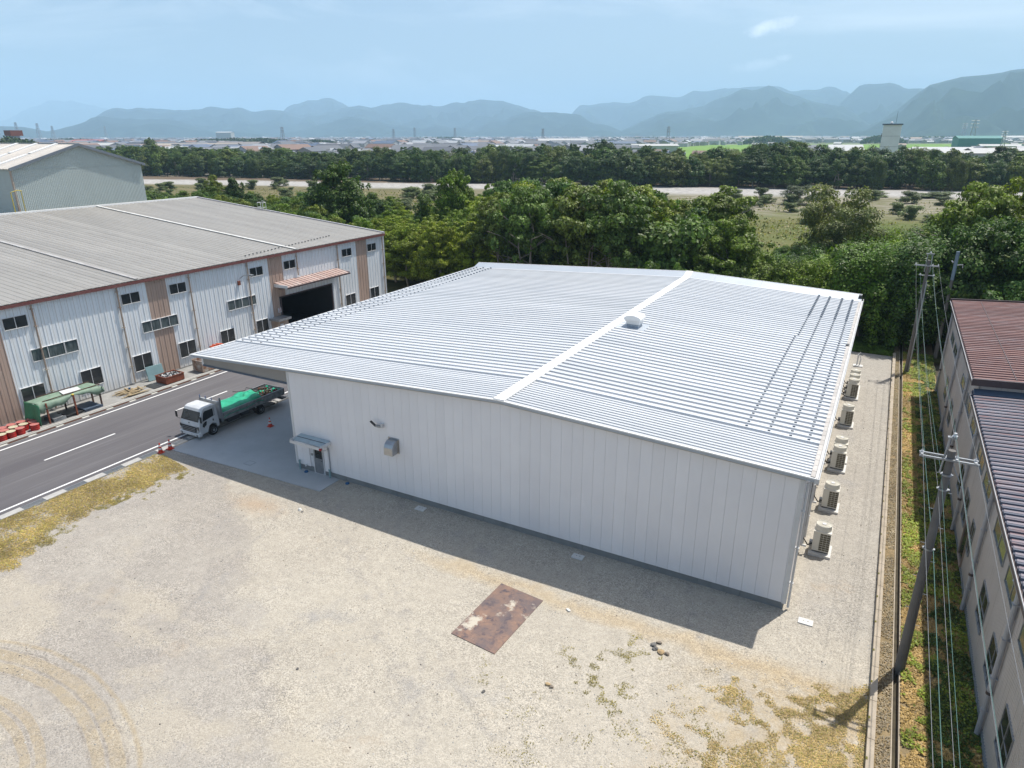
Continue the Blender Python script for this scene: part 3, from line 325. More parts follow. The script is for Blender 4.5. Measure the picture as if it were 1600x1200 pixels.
# ------------------------------------------------------------------ ground and roads
def mat_yard():
    g = G('gravel_yard'); x, y, z = g.xyz()
    base = g.mix(g.ramp(g.noise(.16, 5, .6), .38, .62), (.435, .39, .325), (.395, .355, .30))
    # pale dusty compacted area in the middle and front
    dust = g.ramp(g.math('ADD', g.noise(.11, 4, .55, off=(3, 7, 0)), g.ramp(x, 9, 16, 0, .16)), .52, .66)
    base = g.mix(g.math('MULTIPLY', dust, .75), base, (.50, .455, .38))
    # paler worked ground right of a curved edge, greyer packed gravel left of it
    ed = g.math('ADD', g.math('MULTIPLY', g.math('ADD', x, -7.5), .72), g.math('ADD', y, 10.2))
    ed = g.math('ADD', ed, g.math('MULTIPLY', g.math('SUBTRACT', g.noise(.35, 5, .65, off=(9, 0, 0)), .5), 6.))
    base = g.mix(g.math('MULTIPLY', g.ramp(ed, -.3, .5), .6), base, (.52, .465, .375)); base = g.mix(g.math('MULTIPLY', g.ramp(ed, .2, -1.2), .35), base, (.37, .335, .30))
    base = g.mix(g.math('MULTIPLY', g.math('MULTIPLY', g.ramp(x, 29.4, 30.2), g.ramp(y, -2.2, .5)), .5), base, (.36, .34, .31))
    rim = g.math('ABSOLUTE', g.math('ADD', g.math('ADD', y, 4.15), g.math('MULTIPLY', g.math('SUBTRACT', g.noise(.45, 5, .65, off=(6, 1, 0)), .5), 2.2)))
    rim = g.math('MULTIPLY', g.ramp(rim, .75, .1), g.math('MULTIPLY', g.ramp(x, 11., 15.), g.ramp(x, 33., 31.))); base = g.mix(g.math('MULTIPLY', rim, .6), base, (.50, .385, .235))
    # brown dry soil in the lower right corner
    bw = g.math('MULTIPLY', g.ramp(g.math('ADD', x, g.math('MULTIPLY', g.noise(.5, 5, .7), 6.)), 28.5, 33.), g.ramp(y, -2.9, -4.6)); base = g.mix(g.math('MULTIPLY', bw, g.ramp(g.noise(1.1, 5, .7, off=(0, 4, 0)), .38, .6, .15, .8)), base, (.45, .345, .205))
    fine = g.ramp(g.noise(2.6, 6, .78, off=(4, 4, 4)), .3, .7, .86, 1.12); cf = g.n.new('ShaderNodeCombineColor')
    for i in range(3): g.l.new(fine, cf.inputs[i])
    base = g.mix(1., base, cf.outputs[0], 'MULTIPLY')
    ochre = g.ramp(g.noise(.3, 5, .7, off=(11, 2, 0)), .62, .78); base = g.mix(g.math('MULTIPLY', ochre, .45), base, (.43, .315, .20))
    grey = g.ramp(g.noise(.22, 6, .7, off=(-5, 9, 0)), .58, .70); base = g.mix(g.math('MULTIPLY', grey, .55), base, (.335, .32, .305))
    sand = g.math('MULTIPLY', g.ramp(g.math('ADD', g.noise(.2, 5, .65, (1, 1.6, 1), off=(2, 8, 1)), g.ramp(y, -12, -16, 0, .1)), .56, .66), g.ramp(y, -7, -13)); base = g.mix(g.math('MULTIPLY', sand, .6), base, (.50, .44, .345))
    # packed ochre spot by the shadow edge at the slab
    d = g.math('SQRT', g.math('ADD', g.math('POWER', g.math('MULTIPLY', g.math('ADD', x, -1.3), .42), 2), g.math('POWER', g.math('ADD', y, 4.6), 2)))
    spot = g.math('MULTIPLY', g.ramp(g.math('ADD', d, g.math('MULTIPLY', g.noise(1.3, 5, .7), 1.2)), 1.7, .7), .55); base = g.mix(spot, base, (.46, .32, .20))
    # curved tyre tracks, bottom left of the yard
    def ring(cx, cy, r, w, soft=.12):
        dd = g.math('SQRT', g.math('ADD', g.math('POWER', g.math('ADD', x, -cx), 2), g.math('POWER', g.math('ADD', y, -cy), 2)))
        dd = g.math('ADD', dd, g.math('MULTIPLY', g.noise(.4, 2), .3))
        return g.ramp(g.math('ABSOLUTE', g.math('ADD', dd, -r-.15)), w+soft, w)
    tr = None
    for a in ((5.0, -29.6, 12.6, .03, .1), (5.0, -29.6, 11.95, .2, .06), (5.0, -29.6, 11.4, .17, .06), (5.0, -26.6, 7.12, .13, .05), (5., -26.6, 6.68, .12, .05)):
        r = ring(*a); tr = r if tr is None else g.math('MAXIMUM', tr, r)
    tr = g.math('MULTIPLY', tr, g.math('MULTIPLY', g.ramp(g.noise(2.2, 5, .7), .3, .55, .4, 1), .52))
    base = g.mix(tr, base, (.40, .31, .18))
    gr = None
    for a in ((5.0, -29.6, 12.24, .015, .05), (5.0, -29.6, 11.68, .02, .06), (5.0, -29.6, 11.14, .015, .05), (5.0, -26.6, 6.9, .015, .05)):
        r = ring(*a); gr = r if gr is None else g.math('MAXIMUM', gr, r)
    base = g.mix(g.math('MULTIPLY', gr, g.math('MULTIPLY', g.ramp(g.noise(3, 4), .35, .6), .55)), base, (.24, .20, .16))
    # faint long wheel ruts across the middle
    rut = None
    for (px, py, qx, qy) in ((8, -4.8, 17, -12.), (12, -4.9, 19, -13.5), (3.6, -6, 6.2, -13.5), (27., -3.9, 30, -9), (14, -8.2, 24, -13.2)):
        nx, ny = -(qy-py), (qx-px); ln = math.hypot(nx, ny); nx /= ln; ny /= ln
        dist = g.math('ADD', g.math('ADD', g.math('MULTIPLY', x, nx), g.math('MULTIPLY', y, ny)), -(px*nx+py*ny))
        dist = g.math('ABSOLUTE', g.math('ADD', dist, g.math('MULTIPLY', g.math('SUBTRACT', g.noise(.25, 3), .5), 3.)))
        r = g.ramp(dist, .3, .05); rut = r if rut is None else g.math('MAXIMUM', rut, r)
    base = g.mix(g.math('MULTIPLY', rut, g.ramp(g.noise(1.2, 5, .7), .45, .65, 0, .5)), base, (.30, .28, .26))
    # stones of the gravel
    v = g.voro(24, out='Color'); sp = g.n.new('ShaderNodeSeparateColor'); g.l.new(v, sp.inputs[0])
    st = g.ramp(sp.outputs[0], 0, 1, .70, 1.28); patch = g.ramp(g.noise(.35, 5, .7, off=(1, 1, 4)), .4, .62, .4, 1.1)
    c = g.n.new('ShaderNodeCombineColor'); m2 = g.math('ADD', g.math('MULTIPLY', g.math('ADD', st, -1.), patch), 1.)
    for i in range(3): g.l.new(m2, c.inputs[i])
    base = g.mix(1., base, c.outputs[0], 'MULTIPLY')
    chip = g.math('MULTIPLY', g.math('GREATER_THAN', sp.outputs[1], .94), g.ramp(g.noise(.7, 4), .4, .6)); base = g.mix(g.math('MULTIPLY', chip, .55), base, (.14, .14, .15))
    g.bump(g.math('ADD', g.math('MULTIPLY', g.voro(24), -.8), g.math('MULTIPLY', g.noise(1.1, 6), 2.4)), .5, .03)
    return g.done(g.mix(1., base, (.765, .775, .795), 'MULTIPLY'), .95, 0, .2)
def mat_road():
    g = G('asphalt_road'); x, y, z = g.xyz()
    c = g.mix(g.ramp(g.noise(.5, 5, .6, (1, .08, 1)), .36, .64), (.088, .083, .09), (.12, .115, .12))
    c = g.mix(g.math('MULTIPLY', g.ramp(g.noise(3.2, 4, .6, (1, .03, 1)), .55, .7), .6), c, (.16, .155, .16))
    c = g.mix(g.math('MULTIPLY', g.ramp(g.noise(1.2, 5, .7, (1, .4, 1), off=(4, 4, 0)), .62, .74), .4), c, (.09, .075, .07))
    return g.done(c, .88, 0, .3)
def mat_line():
    g = G('road_paint'); c = g.mix(g.ramp(g.noise(3., 6, .7), .55, .75), (.66, .66, .65), (.42, .41, .4)); return g.done(c, .6)
def mat_slab():
    g = G('concrete_slab'); c = g.mix(g.ramp(g.noise(.25, 6, .62), .35, .65), (.44, .455, .465), (.35, .365, .375))
    c = g.mix(g.math('MULTIPLY', g.ramp(g.noise(.7, 5, .7, dist=1.5), .6, .75), .35), c, (.24, .245, .25))
    return g.done(c, .5)
def mat_land():
    g = G('distant_land'); x, y, z = g.xyz()
    c = g.mix(g.ramp(g.noise(.0023, 4, .5, (1, .5, 1)), .42, .58), (.10, .13, .045), (.19, .18, .145))
    c = g.mix(g.ramp(g.noise(.012, 5, .6), .5, .7), c, (.26, .25, .23)); return g.done(c, .95, 0, .1)
def mat_river():
    g = G('river_bed'); x, y, z = g.xyz()
    n1 = g.math('MULTIPLY', g.math('SUBTRACT', g.noise(.012, 5, .6), .5), 34)
    t = g.math('ADD', g.math('SUBTRACT', g.math('ADD', g.math('MULTIPLY', x, .27), 292), y), n1)   # metres towards the camera from the far bank
    grassy = g.mix(g.ramp(g.noise(.05, 6, .65), .35, .62), (.10, .135, .035), (.16, .155, .06))
    dry = g.mix(g.ramp(g.noise(.16, 6, .7, (.6, 1.8, 1)), .40, .58), (.15, .145, .07), (.31, .28, .22))
    stone = g.mix(g.ramp(g.noise(.4, 6, .75), .40, .60), (.50, .48, .455), (.34, .325, .31))
    bank = (.16, .12, .085)
    c = g.mix(g.ramp(t, 12, 20), bank, stone)
    c = g.mix(g.ramp(t, 48, 64), c, dry); c = g.mix(g.ramp(g.math('ADD', t, g.math('MULTIPLY', x, .12)), 108, 138), c, grassy)
    lft = g.ramp(x, -60, -130); c = g.mix(g.math('MULTIPLY', lft, g.ramp(t, 44, 54)), c, g.mix(g.ramp(g.noise(.1, 5, .7, (.5, 1.6, 1)), .4, .6), (.125, .12, .055), (.20, .17, .09)))
    c = g.mix(g.math('MULTIPLY', g.ramp(g.noise(.09, 6, .8), .56, .66), g.ramp(t, 60, 90, .25, .8)), c, (.16, .18, .06))
    return g.done(g.mix(1., c, (.8, .8, .8), 'MULTIPLY'), .95, 0, .15)
def mat_strip():
    g = G('weedy_strip_soil'); c = g.mix(g.ramp(g.noise(1.2, 6, .7), .35, .65), (.27, .205, .12), (.16, .125, .07))
    c = g.mix(g.ramp(g.noise(6, 5, .7), .5, .66), c, (.30, .22, .13)); g.bump(g.noise(9, 5), .6, .04); return g.done(c, .95, 0, .1)
def mat_verge(name, a, b, c3, s=1.2):
    g = G(name); c = g.mix(g.ramp(g.noise(s, 6, .7), .38, .62), a, b); c = g.mix(g.ramp(g.noise(s*.35, 5, .7, off=(5, 5, 5)), .56, .68), c, c3); return g.done(c, .95, 0, .1)
M['yard'] = mat_yard(); M['road'] = mat_road(); M['line'] = mat_line(); M['slab'] = mat_slab()

def blobpoly(pts, amp, n=6, seed=1):
    rr = random.Random(seed); out = []
    for i in range(len(pts)):
        a, b = pts[i], pts[(i+1) % len(pts)]; dx, dy = b[0]-a[0], b[1]-a[1]; L = math.hypot(dx, dy)+1e-6
        for k in range(n):
            t = k/n; o = rr.uniform(-amp, amp) if k else 0
            out.append((a[0]+dx*t-dy/L*o, a[1]+dy*t+dx/L*o))
    return out
sheet('ground', [(-17500, -3000), (17500, -3000), (17500, 17500), (-17500, 17500)], -.9, mat_land(), 'flat plain of fields and town ground reaching to the mountains')
sheet('earth_base', [(-150, -120), (120, -120), (120, 100), (-150, 100)], -.30, 'soil')
sheet('river_plain', [(-700, 60), (-430, 175), (-120, 276), (200, 372), (420, 430), (420, 60), (120, 84), (-160, 84)], -.25, mat_river(), 'stony river bed with dry grass and pale gravel banks')
sheet('woodland_floor', [(-150, 44.2), (80, 44.2), (80, 94), (-30, 90), (-150, 96)], -.12, mat_verge('woodland_floor', (.05, .055, .02), (.09, .085, .035), (.12, .08, .04), .8))
sheet('farmland', [(-330, 560), (520, 700), (520, 2100), (-420, 1500)], -.55, mat_verge('rice_field_green', (.16, .26, .05), (.13, .22, .045), (.20, .27, .07), .006), 'bright green rice fields beyond the river')
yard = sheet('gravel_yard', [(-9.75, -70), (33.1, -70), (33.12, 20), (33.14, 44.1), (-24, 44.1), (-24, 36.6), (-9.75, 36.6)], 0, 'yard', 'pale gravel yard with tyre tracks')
sheet('road', [(-20.15, -90), (-10.3, -90), (-10.3, 80), (-20.15, 80)], .006, 'road', 'dark asphalt road between the two buildings')
sheet('factory_apron', [(-23.9, -90), (-20.9, -90), (-20.9, 44), (-23.9, 44)], .002, 'conc', 'concrete strip along the factory wall')
rl = MB()
for x0 in (-19.68, -10.92): rl.add([(x0, -60, .012), (x0+.16, -60, .012), (x0+.16, 44, .012), (x0, 44, .012)], [(0, 1, 2, 3)])
for k in range(-5, 5):
    y0 = -7.15+k*9.75; rl.add([(-15.5, y0, .012), (-15.35, y0, .012), (-15.35, y0+4.85, .012), (-15.5, y0+4.85, .012)], [(0, 1, 2, 3)])
tag(rl.build('road_marking', 'line'), 'white edge lines and dashed centre line on the asphalt', kind='structure')
sb = MB(); sb.hexa([(-9.62, -2.15, -.1), (3.46, -1.72, -.1), (3.46, .02, -.1), (-9.62, .02, -.1)], [(-9.62, -2.15, .035), (3.46, -1.72, .035), (3.46, .02, .035), (-9.62, .02, .035)])
sb.box(-9.62, -.02, .03, 36.2, -.1, .035)
tag(sb.build('concrete_slab', 'slab'), 'smooth grey concrete slab under the canopy and before the side door', kind='structure')
# kerb drain on the yard side of the road: alternating white blocks and gratings
kd = thing('drain_channel', (-10.07, 0, 0), 'roadside drain of alternating white covers and gratings beside the yellow grass', 'drain')
MB().box(-10.36, -9.78, -60, 40, -.08, .012).build('channel_bed', 'conc', kd)
kb = MB().box(-.25, .25, 0, 1.2, 0, .05).mesh('kerb_block', pm('cover_concrete', (.50, .49, .47), (.42, .41, .39), 3, .9)); kg = MB()
kg.box(-.25, -.2, 0, 1.2, 0, .035).box(.2, .25, 0, 1.2, 0, .035)
for i in range(16): kg.box(-.2, .2, .02+i*.075, .05+i*.075, .005, .03)
kg = kg.mesh('drain_grate', 'galv')
for i in range(-10, 17):
    y = -12.5+i*2.42
    if y > 38: break
    inst('kerb_block', kb, kd, (-10.05, y, .012)); inst('drain_grate', kg, kd, (-10.05, y+1.21, .012))
# far side drain along the factory
fd = thing('factory_drain', (-20.5, 0, 0), 'narrow slotted drain with two concrete rails along the factory side of the road', 'drain')
fb = MB()
for x0, x1, z in ((-20.92, -20.80, .05), (-20.68, -20.56, .05), (-20.40, -20.16, .03)): fb.box(x0, x1, -60, 42, -.05, z)
fb.build('drain_rail', 'conc_l', fd)
MB().box(-20.80, -20.68, -60, 42, -.05, .0).box(-20.56, -20.40, -60, 42, -.05, .004).build('drain_gap', 'soil', fd)
fg = MB().box(-.1, .1, 0, 1.35, 0, .01)
fg.cur = 1
for i in range(15): fg.box(-.09, .09, .03+i*.09, .06+i*.09, .01, .03)
fg = fg.mesh('drain_grate', ['black', 'rust'])
for i in range(-12, 24): inst('drain_grate', fg, fd, (-20.28, -6.9+i*1.9, .031))

# right edge of the yard: low kerb wall, ditch, weedy strip
kw = thing('kerb_wall', (33.3, 0, 0), 'low concrete kerb wall with moss spots along the right edge of the gravel', 'wall')
kx = lambda y: 33.02+.0035*y
for i in range(29):
    y0 = -12+i*1.95
    MB().hexa([(kx(y0)+.0, y0, -.3), (kx(y0)+.26, y0, -.3), (kx(y0)+.26, y0+1.93, -.3), (kx(y0), y0+1.93, -.3)], [(kx(y0), y0, .26), (kx(y0)+.24, y0, .26), (kx(y0)+.24, y0+1.93, .26), (kx(y0), y0+1.93, .26)]).build('wall_block', 'kerb', kw)
mo = MB()
for i in range(29): mo.box(kx(i*1.95-11)-.012, kx(i*1.95-11)+.05, -11.05+i*1.95, -10.93+i*1.95, .18, .275)
mo.build('moss_spot', pm('moss', (.16, .15, .03), rough=.95), kw)['kind'] = 'stuff'
MS = mat_strip(); sheet('weedy_strip', [(34.0, -60), (36.6, -60), (36.6, 60), (34.0, 60)], -.02, MS, 'strip of leaf litter and weeds beside the grey workshop'); sheet('litter_strip', [(33.2, -60), (33.78, -60), (33.78, 60), (33.2, 60)], -.02, MS, 'narrow litter strip between the kerb wall and the ditch')
dt = MB().box(33.70, 34.08, -60, 60, -.28, -.26); tag(dt.build('ditch', 'soil'), 'narrow dark ditch in the weedy strip', kind='structure')
tag(MB().box(33.75, 33.79, -60, 60, -.26, .02).box(33.99, 34.03, -60, 60, -.26, .005).build('ditch_lip', 'kerb'), 'thin concrete lips of the ditch', kind='structure')

# ------------------------------------------------------------------ white warehouse
WH = thing('white_warehouse', (14.7, 18, 0), 'large new white warehouse with ribbed white metal roof and wide canopy', 'warehouse')
RX, RZ, SL = 14.92, 7.528, .0463
rz = lambda x: RZ-SL*abs(x-RX)
W, YE = 29.42, 36.2
fo = MB()
i = 0; x = 0.06
while x < W-.1:
    x1 = min(x+1.96, W-.06); fo.box(x, x1-.012, .05, .3, -.2, .36); x = x1
for y in np.arange(.06, 36., 2.): fo.box(W-.3, W-.05, y+.26, y+2.24, -.2, .36).box(.06, .3, y+.26, y+2.24, -.2, .36)
fo.build('foundation', 'found', WH)
core = MB(); T = .22
core.add([(.03, .06, .33), (W-.03, .06, .33), (W-.03, .06, rz(W)-T), (RX, .06, RZ-T), (.03, .06, rz(0)-T), (.03, YE, .33), (W-.03, YE, .33), (W-.03, YE, rz(W)-T), (RX, YE, RZ-T), (.03, YE, rz(0)-T)],
         [(0, 1, 2, 3, 4), (9, 8, 7, 6, 5), (1, 6, 7, 2), (0, 4, 9, 5), (2, 7, 8, 3), (3, 8, 9, 4)])
core.build('wall', 'wallcore', WH)
PP = .5735
n = int(W/PP)+1
for i in range(n):
    a = i*PP+.0035; b = min((i+1)*PP-.0035, W-.04)
    if b-a < .05: continue
    if a < 2.34 and b > 1.47:      # door bay: panel starts above the door
        z0 = 2.02
    else: z0 = .36
    mb = MB(); y0, y1 = 0., .056
    top = lambda x: rz(x)-.2
    mb.hexa([(a, y0, z0), (b, y0, z0), (b, y1, z0), (a, y1, z0)], [(a, y0, top(a)), (b, y0, top(b)), (b, y1, top(b)), (a, y1, top(a))])
    mb.build('wall_panel', 'wallw', WH)
sm = MB().box(0, .05, 0, PP-.012, 0, rz(W)-.26-.36).mesh('side_wall_panel', 'wallw')
for i in range(63):
    inst('wall_panel', sm, WH, (W-.03+.003, .06+i*PP+.006, .36)); inst('wall_panel', sm, WH, (-.022, .06+i*PP+.006, .36))
ct = MB().box(-.035, .11, -.025, -.001, .33, rz(0)-.22).box(-.06, -.023, -.022, .09, .33, rz(0)-.22); ct.build('corner_trim', 'trimw', WH)
ct = MB().box(W-.14, W+.03, -.025, -.001, .33, rz(W)-.22).box(W+.023, W+.05, -.022, .13, .33, rz(W)-.22); ct.build('corner_trim', 'trimw', WH)

def rib_profile(pitch, h, valley, slope):
    # y,z points of one sheet: valley, rib
    t = pitch-valley-2*slope
    return [(0, 0), (valley/2, 0), (valley/2+slope, h), (valley/2+slope+t, h), (valley/2+2*slope+t, 0), (pitch, 0)]
def roof_sheet_mesh(name, prof, length, drop, mat, thick=True):
    # runs along +x from 0 to length, falling by drop
    mb = MB(); k = len(prof)
    vs = [(0, y, z) for y, z in prof]+[(length, y, z-drop) for y, z in prof]
    if thick: vs += [(0, y, -.03) for y in (prof[0][0], prof[-1][0])]+[(length, y, -drop-.03) for y in (prof[0][0], prof[-1][0])]
    fs = [(i, k+i, k+i+1, i+1) for i in range(k-1)]
    if thick: fs += [tuple(range(k))+(2*k+1, 2*k), tuple(range(2*k-1, k-1, -1))+(2*k+2, 2*k+3)]
    mb.add(vs, fs); return mb.mesh(name, mat)
main_p = rib_profile(.575, .125, .17, .04)
fine_p = [(y*.5, z*.6) for y, z in main_p][:-1]+[(y*.5+.2875, z*.6) for y, z in main_p]
XL, XR = -8.32, 29.78
LL, LR = RX-XL, XR-RX
mL = roof_sheet_mesh('roof_sheet_main', main_p, LL, LL*SL, 'roofwhite'); mR = roof_sheet_mesh('roof_sheet_main', main_p, LR, LR*SL, 'roofwhite')
fL = roof_sheet_mesh('roof_sheet_fine', fine_p, LL, LL*SL, 'roofwhite'); fR = roof_sheet_mesh('roof_sheet_fine', fine_p, LR, LR*SL, 'roofwhite')
def mirror_x(me):
    c = me.copy(); co = np.zeros(len(c.vertices)*3, dtype=np.float32); c.vertices.foreach_get('co', co); co[0::3] *= -1; c.vertices.foreach_set('co', co); c.flip_normals(); return c
mLm, fLm = mirror_x(mL), mirror_x(fL)
ZB = RZ-.105
y = -.25
for i in range(6): inst('roof_sheet', fLm, WH, (RX, y, ZB)); inst('roof_sheet', fR, WH, (RX, y, ZB)); y += .575
Y2 = y
ribs_y = []
while y < 35.1:
    inst('roof_sheet', mLm, WH, (RX, y, ZB)); inst('roof_sheet', mR, WH, (RX, y, ZB)); ribs_y.append(y+.29); y += .575
Y3 = y
gm = MB().box(-.058, .058, -.05, .05, 0, .015).hexa([(-.06, -.02, .015), (.06, -.02, .015), (.06, .01, .015), (-.06, .01, .015)], [(-.06, -.035, .055), (.06, -.035, .055), (.06, -.02, .055), (-.06, -.02, .055)]).mesh('snow_guard', 'guard')
cnt = 0; rest = MB(); pts = []
for yy in ribs_y:
    for k, xx in enumerate((26.38, 27.4, 28.36, 29.15, -7.75, -6.9, -5.95)):
        pts.append((yy, xx+(.16 if yy > 21 and k == 0 else 0)))
for yy, xx in sorted(pts):
    z = ZB+.125-SL*abs(xx-RX)
    if cnt < 296: inst('snow_guard', gm, WH, (xx, yy, z)); cnt += 1
    else: rest.box(xx-.085, xx+.085, yy-.09, yy-.02, z, z+.09)
rest.build('snow_guard_row', 'guard', WH)['kind'] = 'stuff'
rc = MB()
for x0, x1, x2 in ((14.67, RX, 15.30),):
    rc.hexa([(x0, -.27, rz(x0)-.03), (x2, -.27, rz(x2)-.02), (x2, Y3+.1, rz(x2)-.02), (x0, Y3+.1, rz(x0)-.02)], [(x0, -.27, rz(x0)+.05), (x2, -.27, rz(x2)+.05), (x2, Y3+.1, rz(x2)+.05), (x0, Y3+.1, rz(x0)+.05)])
rc.build('ridge_cap', 'capwhite', WH)
# near verge: layered trims
def slopebox(mb, xa, xb, y0, y1, z0, z1):
    segs = [(xa, xb)] if (xb <= RX or xa >= RX) else [(xa, RX), (RX, xb)]
    for a, b in segs:
        mb.hexa([(a, y0, rz(a)+z0), (b, y0, rz(b)+z0), (b, y1, rz(b)+z0), (a, y1, rz(a)+z0)], [(a, y0, rz(a)+z1), (b, y0, rz(b)+z1), (b, y1, rz(b)+z1), (a, y1, rz(a)+z1)])
    return mb
slopebox(MB(), XL-.03, XR+.03, -.31, -.245, -.06, -.005).build('verge_trim', 'capwhite', WH)
slopebox(MB(), XL-.01, XR+.01, -.285, -.245, -.19, -.063).build('verge_fascia', 'flash', WH)
slopebox(MB(), -.02, W+.02, -.245, -.004, -.235, -.193).build('soffit_trim', 'tan', WH)
slopebox(MB(), XL, 0, -.24, .12, -.2, -.13).build('canopy_soffit', 'wallw', WH)
# far verge flashing: a plain raised band sloping up to the edge
fl = MB()
segs = [XL, -1.5, 5.4, 12.4, RX, 17.5, 21.6, 25.7, XR]
for a, b in zip(segs[:-1], segs[1:]):
    mb = MB(); a2, b2 = a+(.004 if a != XL else 0), b-.004
    mb.hexa([(a2, Y3-.02, rz(a2)-.05), (b2, Y3-.02, rz(b2)-.05), (b2, 36.5, rz(b2)-.05), (a2, 36.5, rz(a2)-.05)], [(a2, Y3-.02, rz(a2)-.02), (b2, Y3-.02, rz(b2)-.02), (b2, 36.45, rz(b2)+.34), (a2, 36.45, rz(a2)+.34)])
    mb.build('verge_flashing', 'flash', WH)
slopebox(MB(), XL-.02, XR+.02, 36.45, 36.56, -.35, .36).build('far_fascia', 'capwhite', WH)
MB().hexa([(14.67, Y3-.03, rz(14.6)), (15.30, Y3-.03, rz(15.4)), (15.30, 36.5, rz(15.4)), (14.67, 36.5, rz(14.6))], [(14.67, Y3-.03, rz(14.6)+.055), (15.30, Y3-.03, rz(15.4)+.055), (15.30, 36.5, rz(15.4)+.40), (14.67, 36.5, rz(14.6)+.40)]).build('ridge_cap', 'capwhite', WH)
# right eave: closure blocks, gutter, brackets
cb = MB().box(0, .17, .01, .56, 0, .12).mesh('eave_closure', pm('eave_closure_cream', (.60, .56, .52), (.52, .48, .44), 2, .6, vary=.15))
for i in range(61): inst('eave_closure', cb, WH, (XR-.16, -.25+i*.575, rz(XR)-.085))
gu = MB(); gu.box(XR+.02, XR+.05, -.3, 36.4, 6.63, 6.80).box(XR+.05, XR+.16, -.3, 36.4, 6.62, 6.65).box(XR+.16, XR+.19, -.3, 36.4, 6.63, 6.83).box(XR+.02, XR+.19, -.33, -.3, 6.62, 6.83)
gu.build('gutter', 'white', WH)
MB().box(XR-.2, XR-.02, 20.5, 20.95, 6.84, 6.92).box(XR-.22, XR+.02, 35.8, 36.3, 6.95, 7.2).build('gutter_strap', 'dark', WH)
for y in (.12, 6.55, 12.9, 19.2, 25.5, 31.8, 36.0):
    mb = MB(); mb.tube([(W+.14, y, .12), (W+.14, y, 6.35), (XR+.1, y, 6.64)], .05, 8)
    for z in (1.4, 3.2, 5.0): mb.box(W+.02, W+.21, y-.065, y+.065, z, z+.035)
    mb.build('downpipe', 'white', WH, smooth=False)
UNITS = (5.72, 10.62, 16.10, 17.55, 23.95, 30.28, 31.55, 32.8)
for y in UNITS:
    MB().box(W+.03, W+.12, y-.72, y-.60, .5, 6.2).box(W+.03, W+.16, y-.50, y-.42, .5, 6.2).box(W+.03, W+.3, y-.7, y-.62, .45, .55).build('conduit', 'white', WH)
    MB().tube([(W+.08, y-.55, 5.8), (W+.14, y-.55, 5.9), (W+.1, y-.56, 3.), (W+.09, y-.55, .9), (W+.35, y-.5, .5), (29.95, y-.2, .45)], .035, 6).build('refrigerant_pipe', 'black', WH)
# canopy end wall and edge beam on the road side
CX = -7.62
MB().box(CX, -.04, .02, .12, 5.78, 6.26).hexa([(CX, .02, 6.26), (-.04, .02, 6.26), (-.04, .12, 6.26), (CX, .12, 6.26)], [(CX, .02, rz(CX)-.2), (-.04, .02, rz(0)-.2), (-.04, .12, rz(0)-.2), (CX, .12, rz(CX)-.2)]).build('canopy_end_panel', pm('grey_beige_panel', (.38, .36, .33), (.35, .33, .31), 1, .7), WH)
MB().box(CX-.05, -.04, -.02, .14, 5.66, 5.777).build('canopy_end_trim', 'bluetrim', WH)
MB().box(CX-.14, CX-.002, .0, 36.1, 5.68, 6.3).build('canopy_beam', 'wallw', WH)
MB().box(CX, -.05, .14, 36.1, 5.70, 5.76).build('canopy_ceiling', 'flash', WH)
MB().box(XL-.16, XL-.03, -.3, 36.4, rz(XL)-.22, rz(XL)-.03).build('gutter', 'white', WH)
# roof ventilator
RV = thing('roof_ventilator', (16.25, 16.6, rz(16.25)), 'white box ventilator with rounded cowl sitting beside the ridge of the white roof', 'ventilator')
zz = rz(16.2)
MB().hexa([(15.2, 15.75, zz-.02), (17.25, 15.75, zz-.09), (17.25, 17.5, zz-.09), (15.2, 17.5, zz-.02)], [(15.2, 15.75, zz+.06), (17.25, 15.75, zz-.02), (17.25, 17.5, zz-.02), (15.2, 17.5, zz+.06)]).build('flashing', 'flash', RV)
MB().box(15.9, 16.75, 16.2, 17.0, zz, zz+.22).build('curb', 'flash', RV)
MB().box(15.86, 16.79, 16.16, 17.04, zz+.22, zz+.45).build('neck', 'capwhite', RV)
hood = MB(); prof = []
for k in range(9):
    t = pi*k/8; prof.append((16.32-.52*cos(t)*1.15, zz+.62+.26*sin(t)*1.0))
prof = [(15.78, zz+.5)]+[(x, z) for x, z in prof]+[(16.92, zz+.5)]
m_ = len(prof); hood.add([(x, 16.0, z) for x, z in prof]+[(x, 17.2, z) for x, z in prof], [tuple(range(m_))[::-1], tuple(range(m_, 2*m_))]+[(i, (i+1) % m_, m_+(i+1) % m_, m_+i) for i in range(m_)])
hood.build('cowl', 'capwhite', RV, bevel=.02)
# side door, its awning and small wall fittings
DO = MB(); DO.box(1.46, 1.53, -.03, .05, .04, 2.02).box(2.27, 2.34, -.03, .05, .04, 2.02).box(1.53, 2.27, -.03, .05, 1.95, 2.02).box(1.46, 2.34, -.05, .05, -.02, .04)
DO = DO.build('door_frame', 'trimw', WH)
MB().box(1.53, 2.27, -.012, .03, .04, 1.0).box(1.53, 2.27, -.02, .035, 1.0, 1.08).box(1.53, 1.61, -.012, .03, 1.08, 1.95).box(2.19, 2.27, -.012, .03, 1.08, 1.95).box(1.61, 2.19, -.012, .03, 1.85, 1.95).build('door_leaf', 'steel', DO)
MB().box(1.61, 2.19, 0, .02, 1.08, 1.85).build('pane', 'glass', DO)
MB().tube([(2.2, -.03, .98), (2.2, -.07, .98), (2.12, -.07, .98)], .015, 6).build('handle', 'dark', DO)
MB().box(2.42, 2.74, -.06, -.002, .36, 2.3).build('cover_panel', 'wallw', WH)
MB().box(1.32, 1.43, -.04, -.002, 1.18, 1.32).build('intercom', 'galv', WH); MB().box(1.33, 1.41, -.03, -.002, 1.62, 1.86).build('door_sign', 'galv', WH)
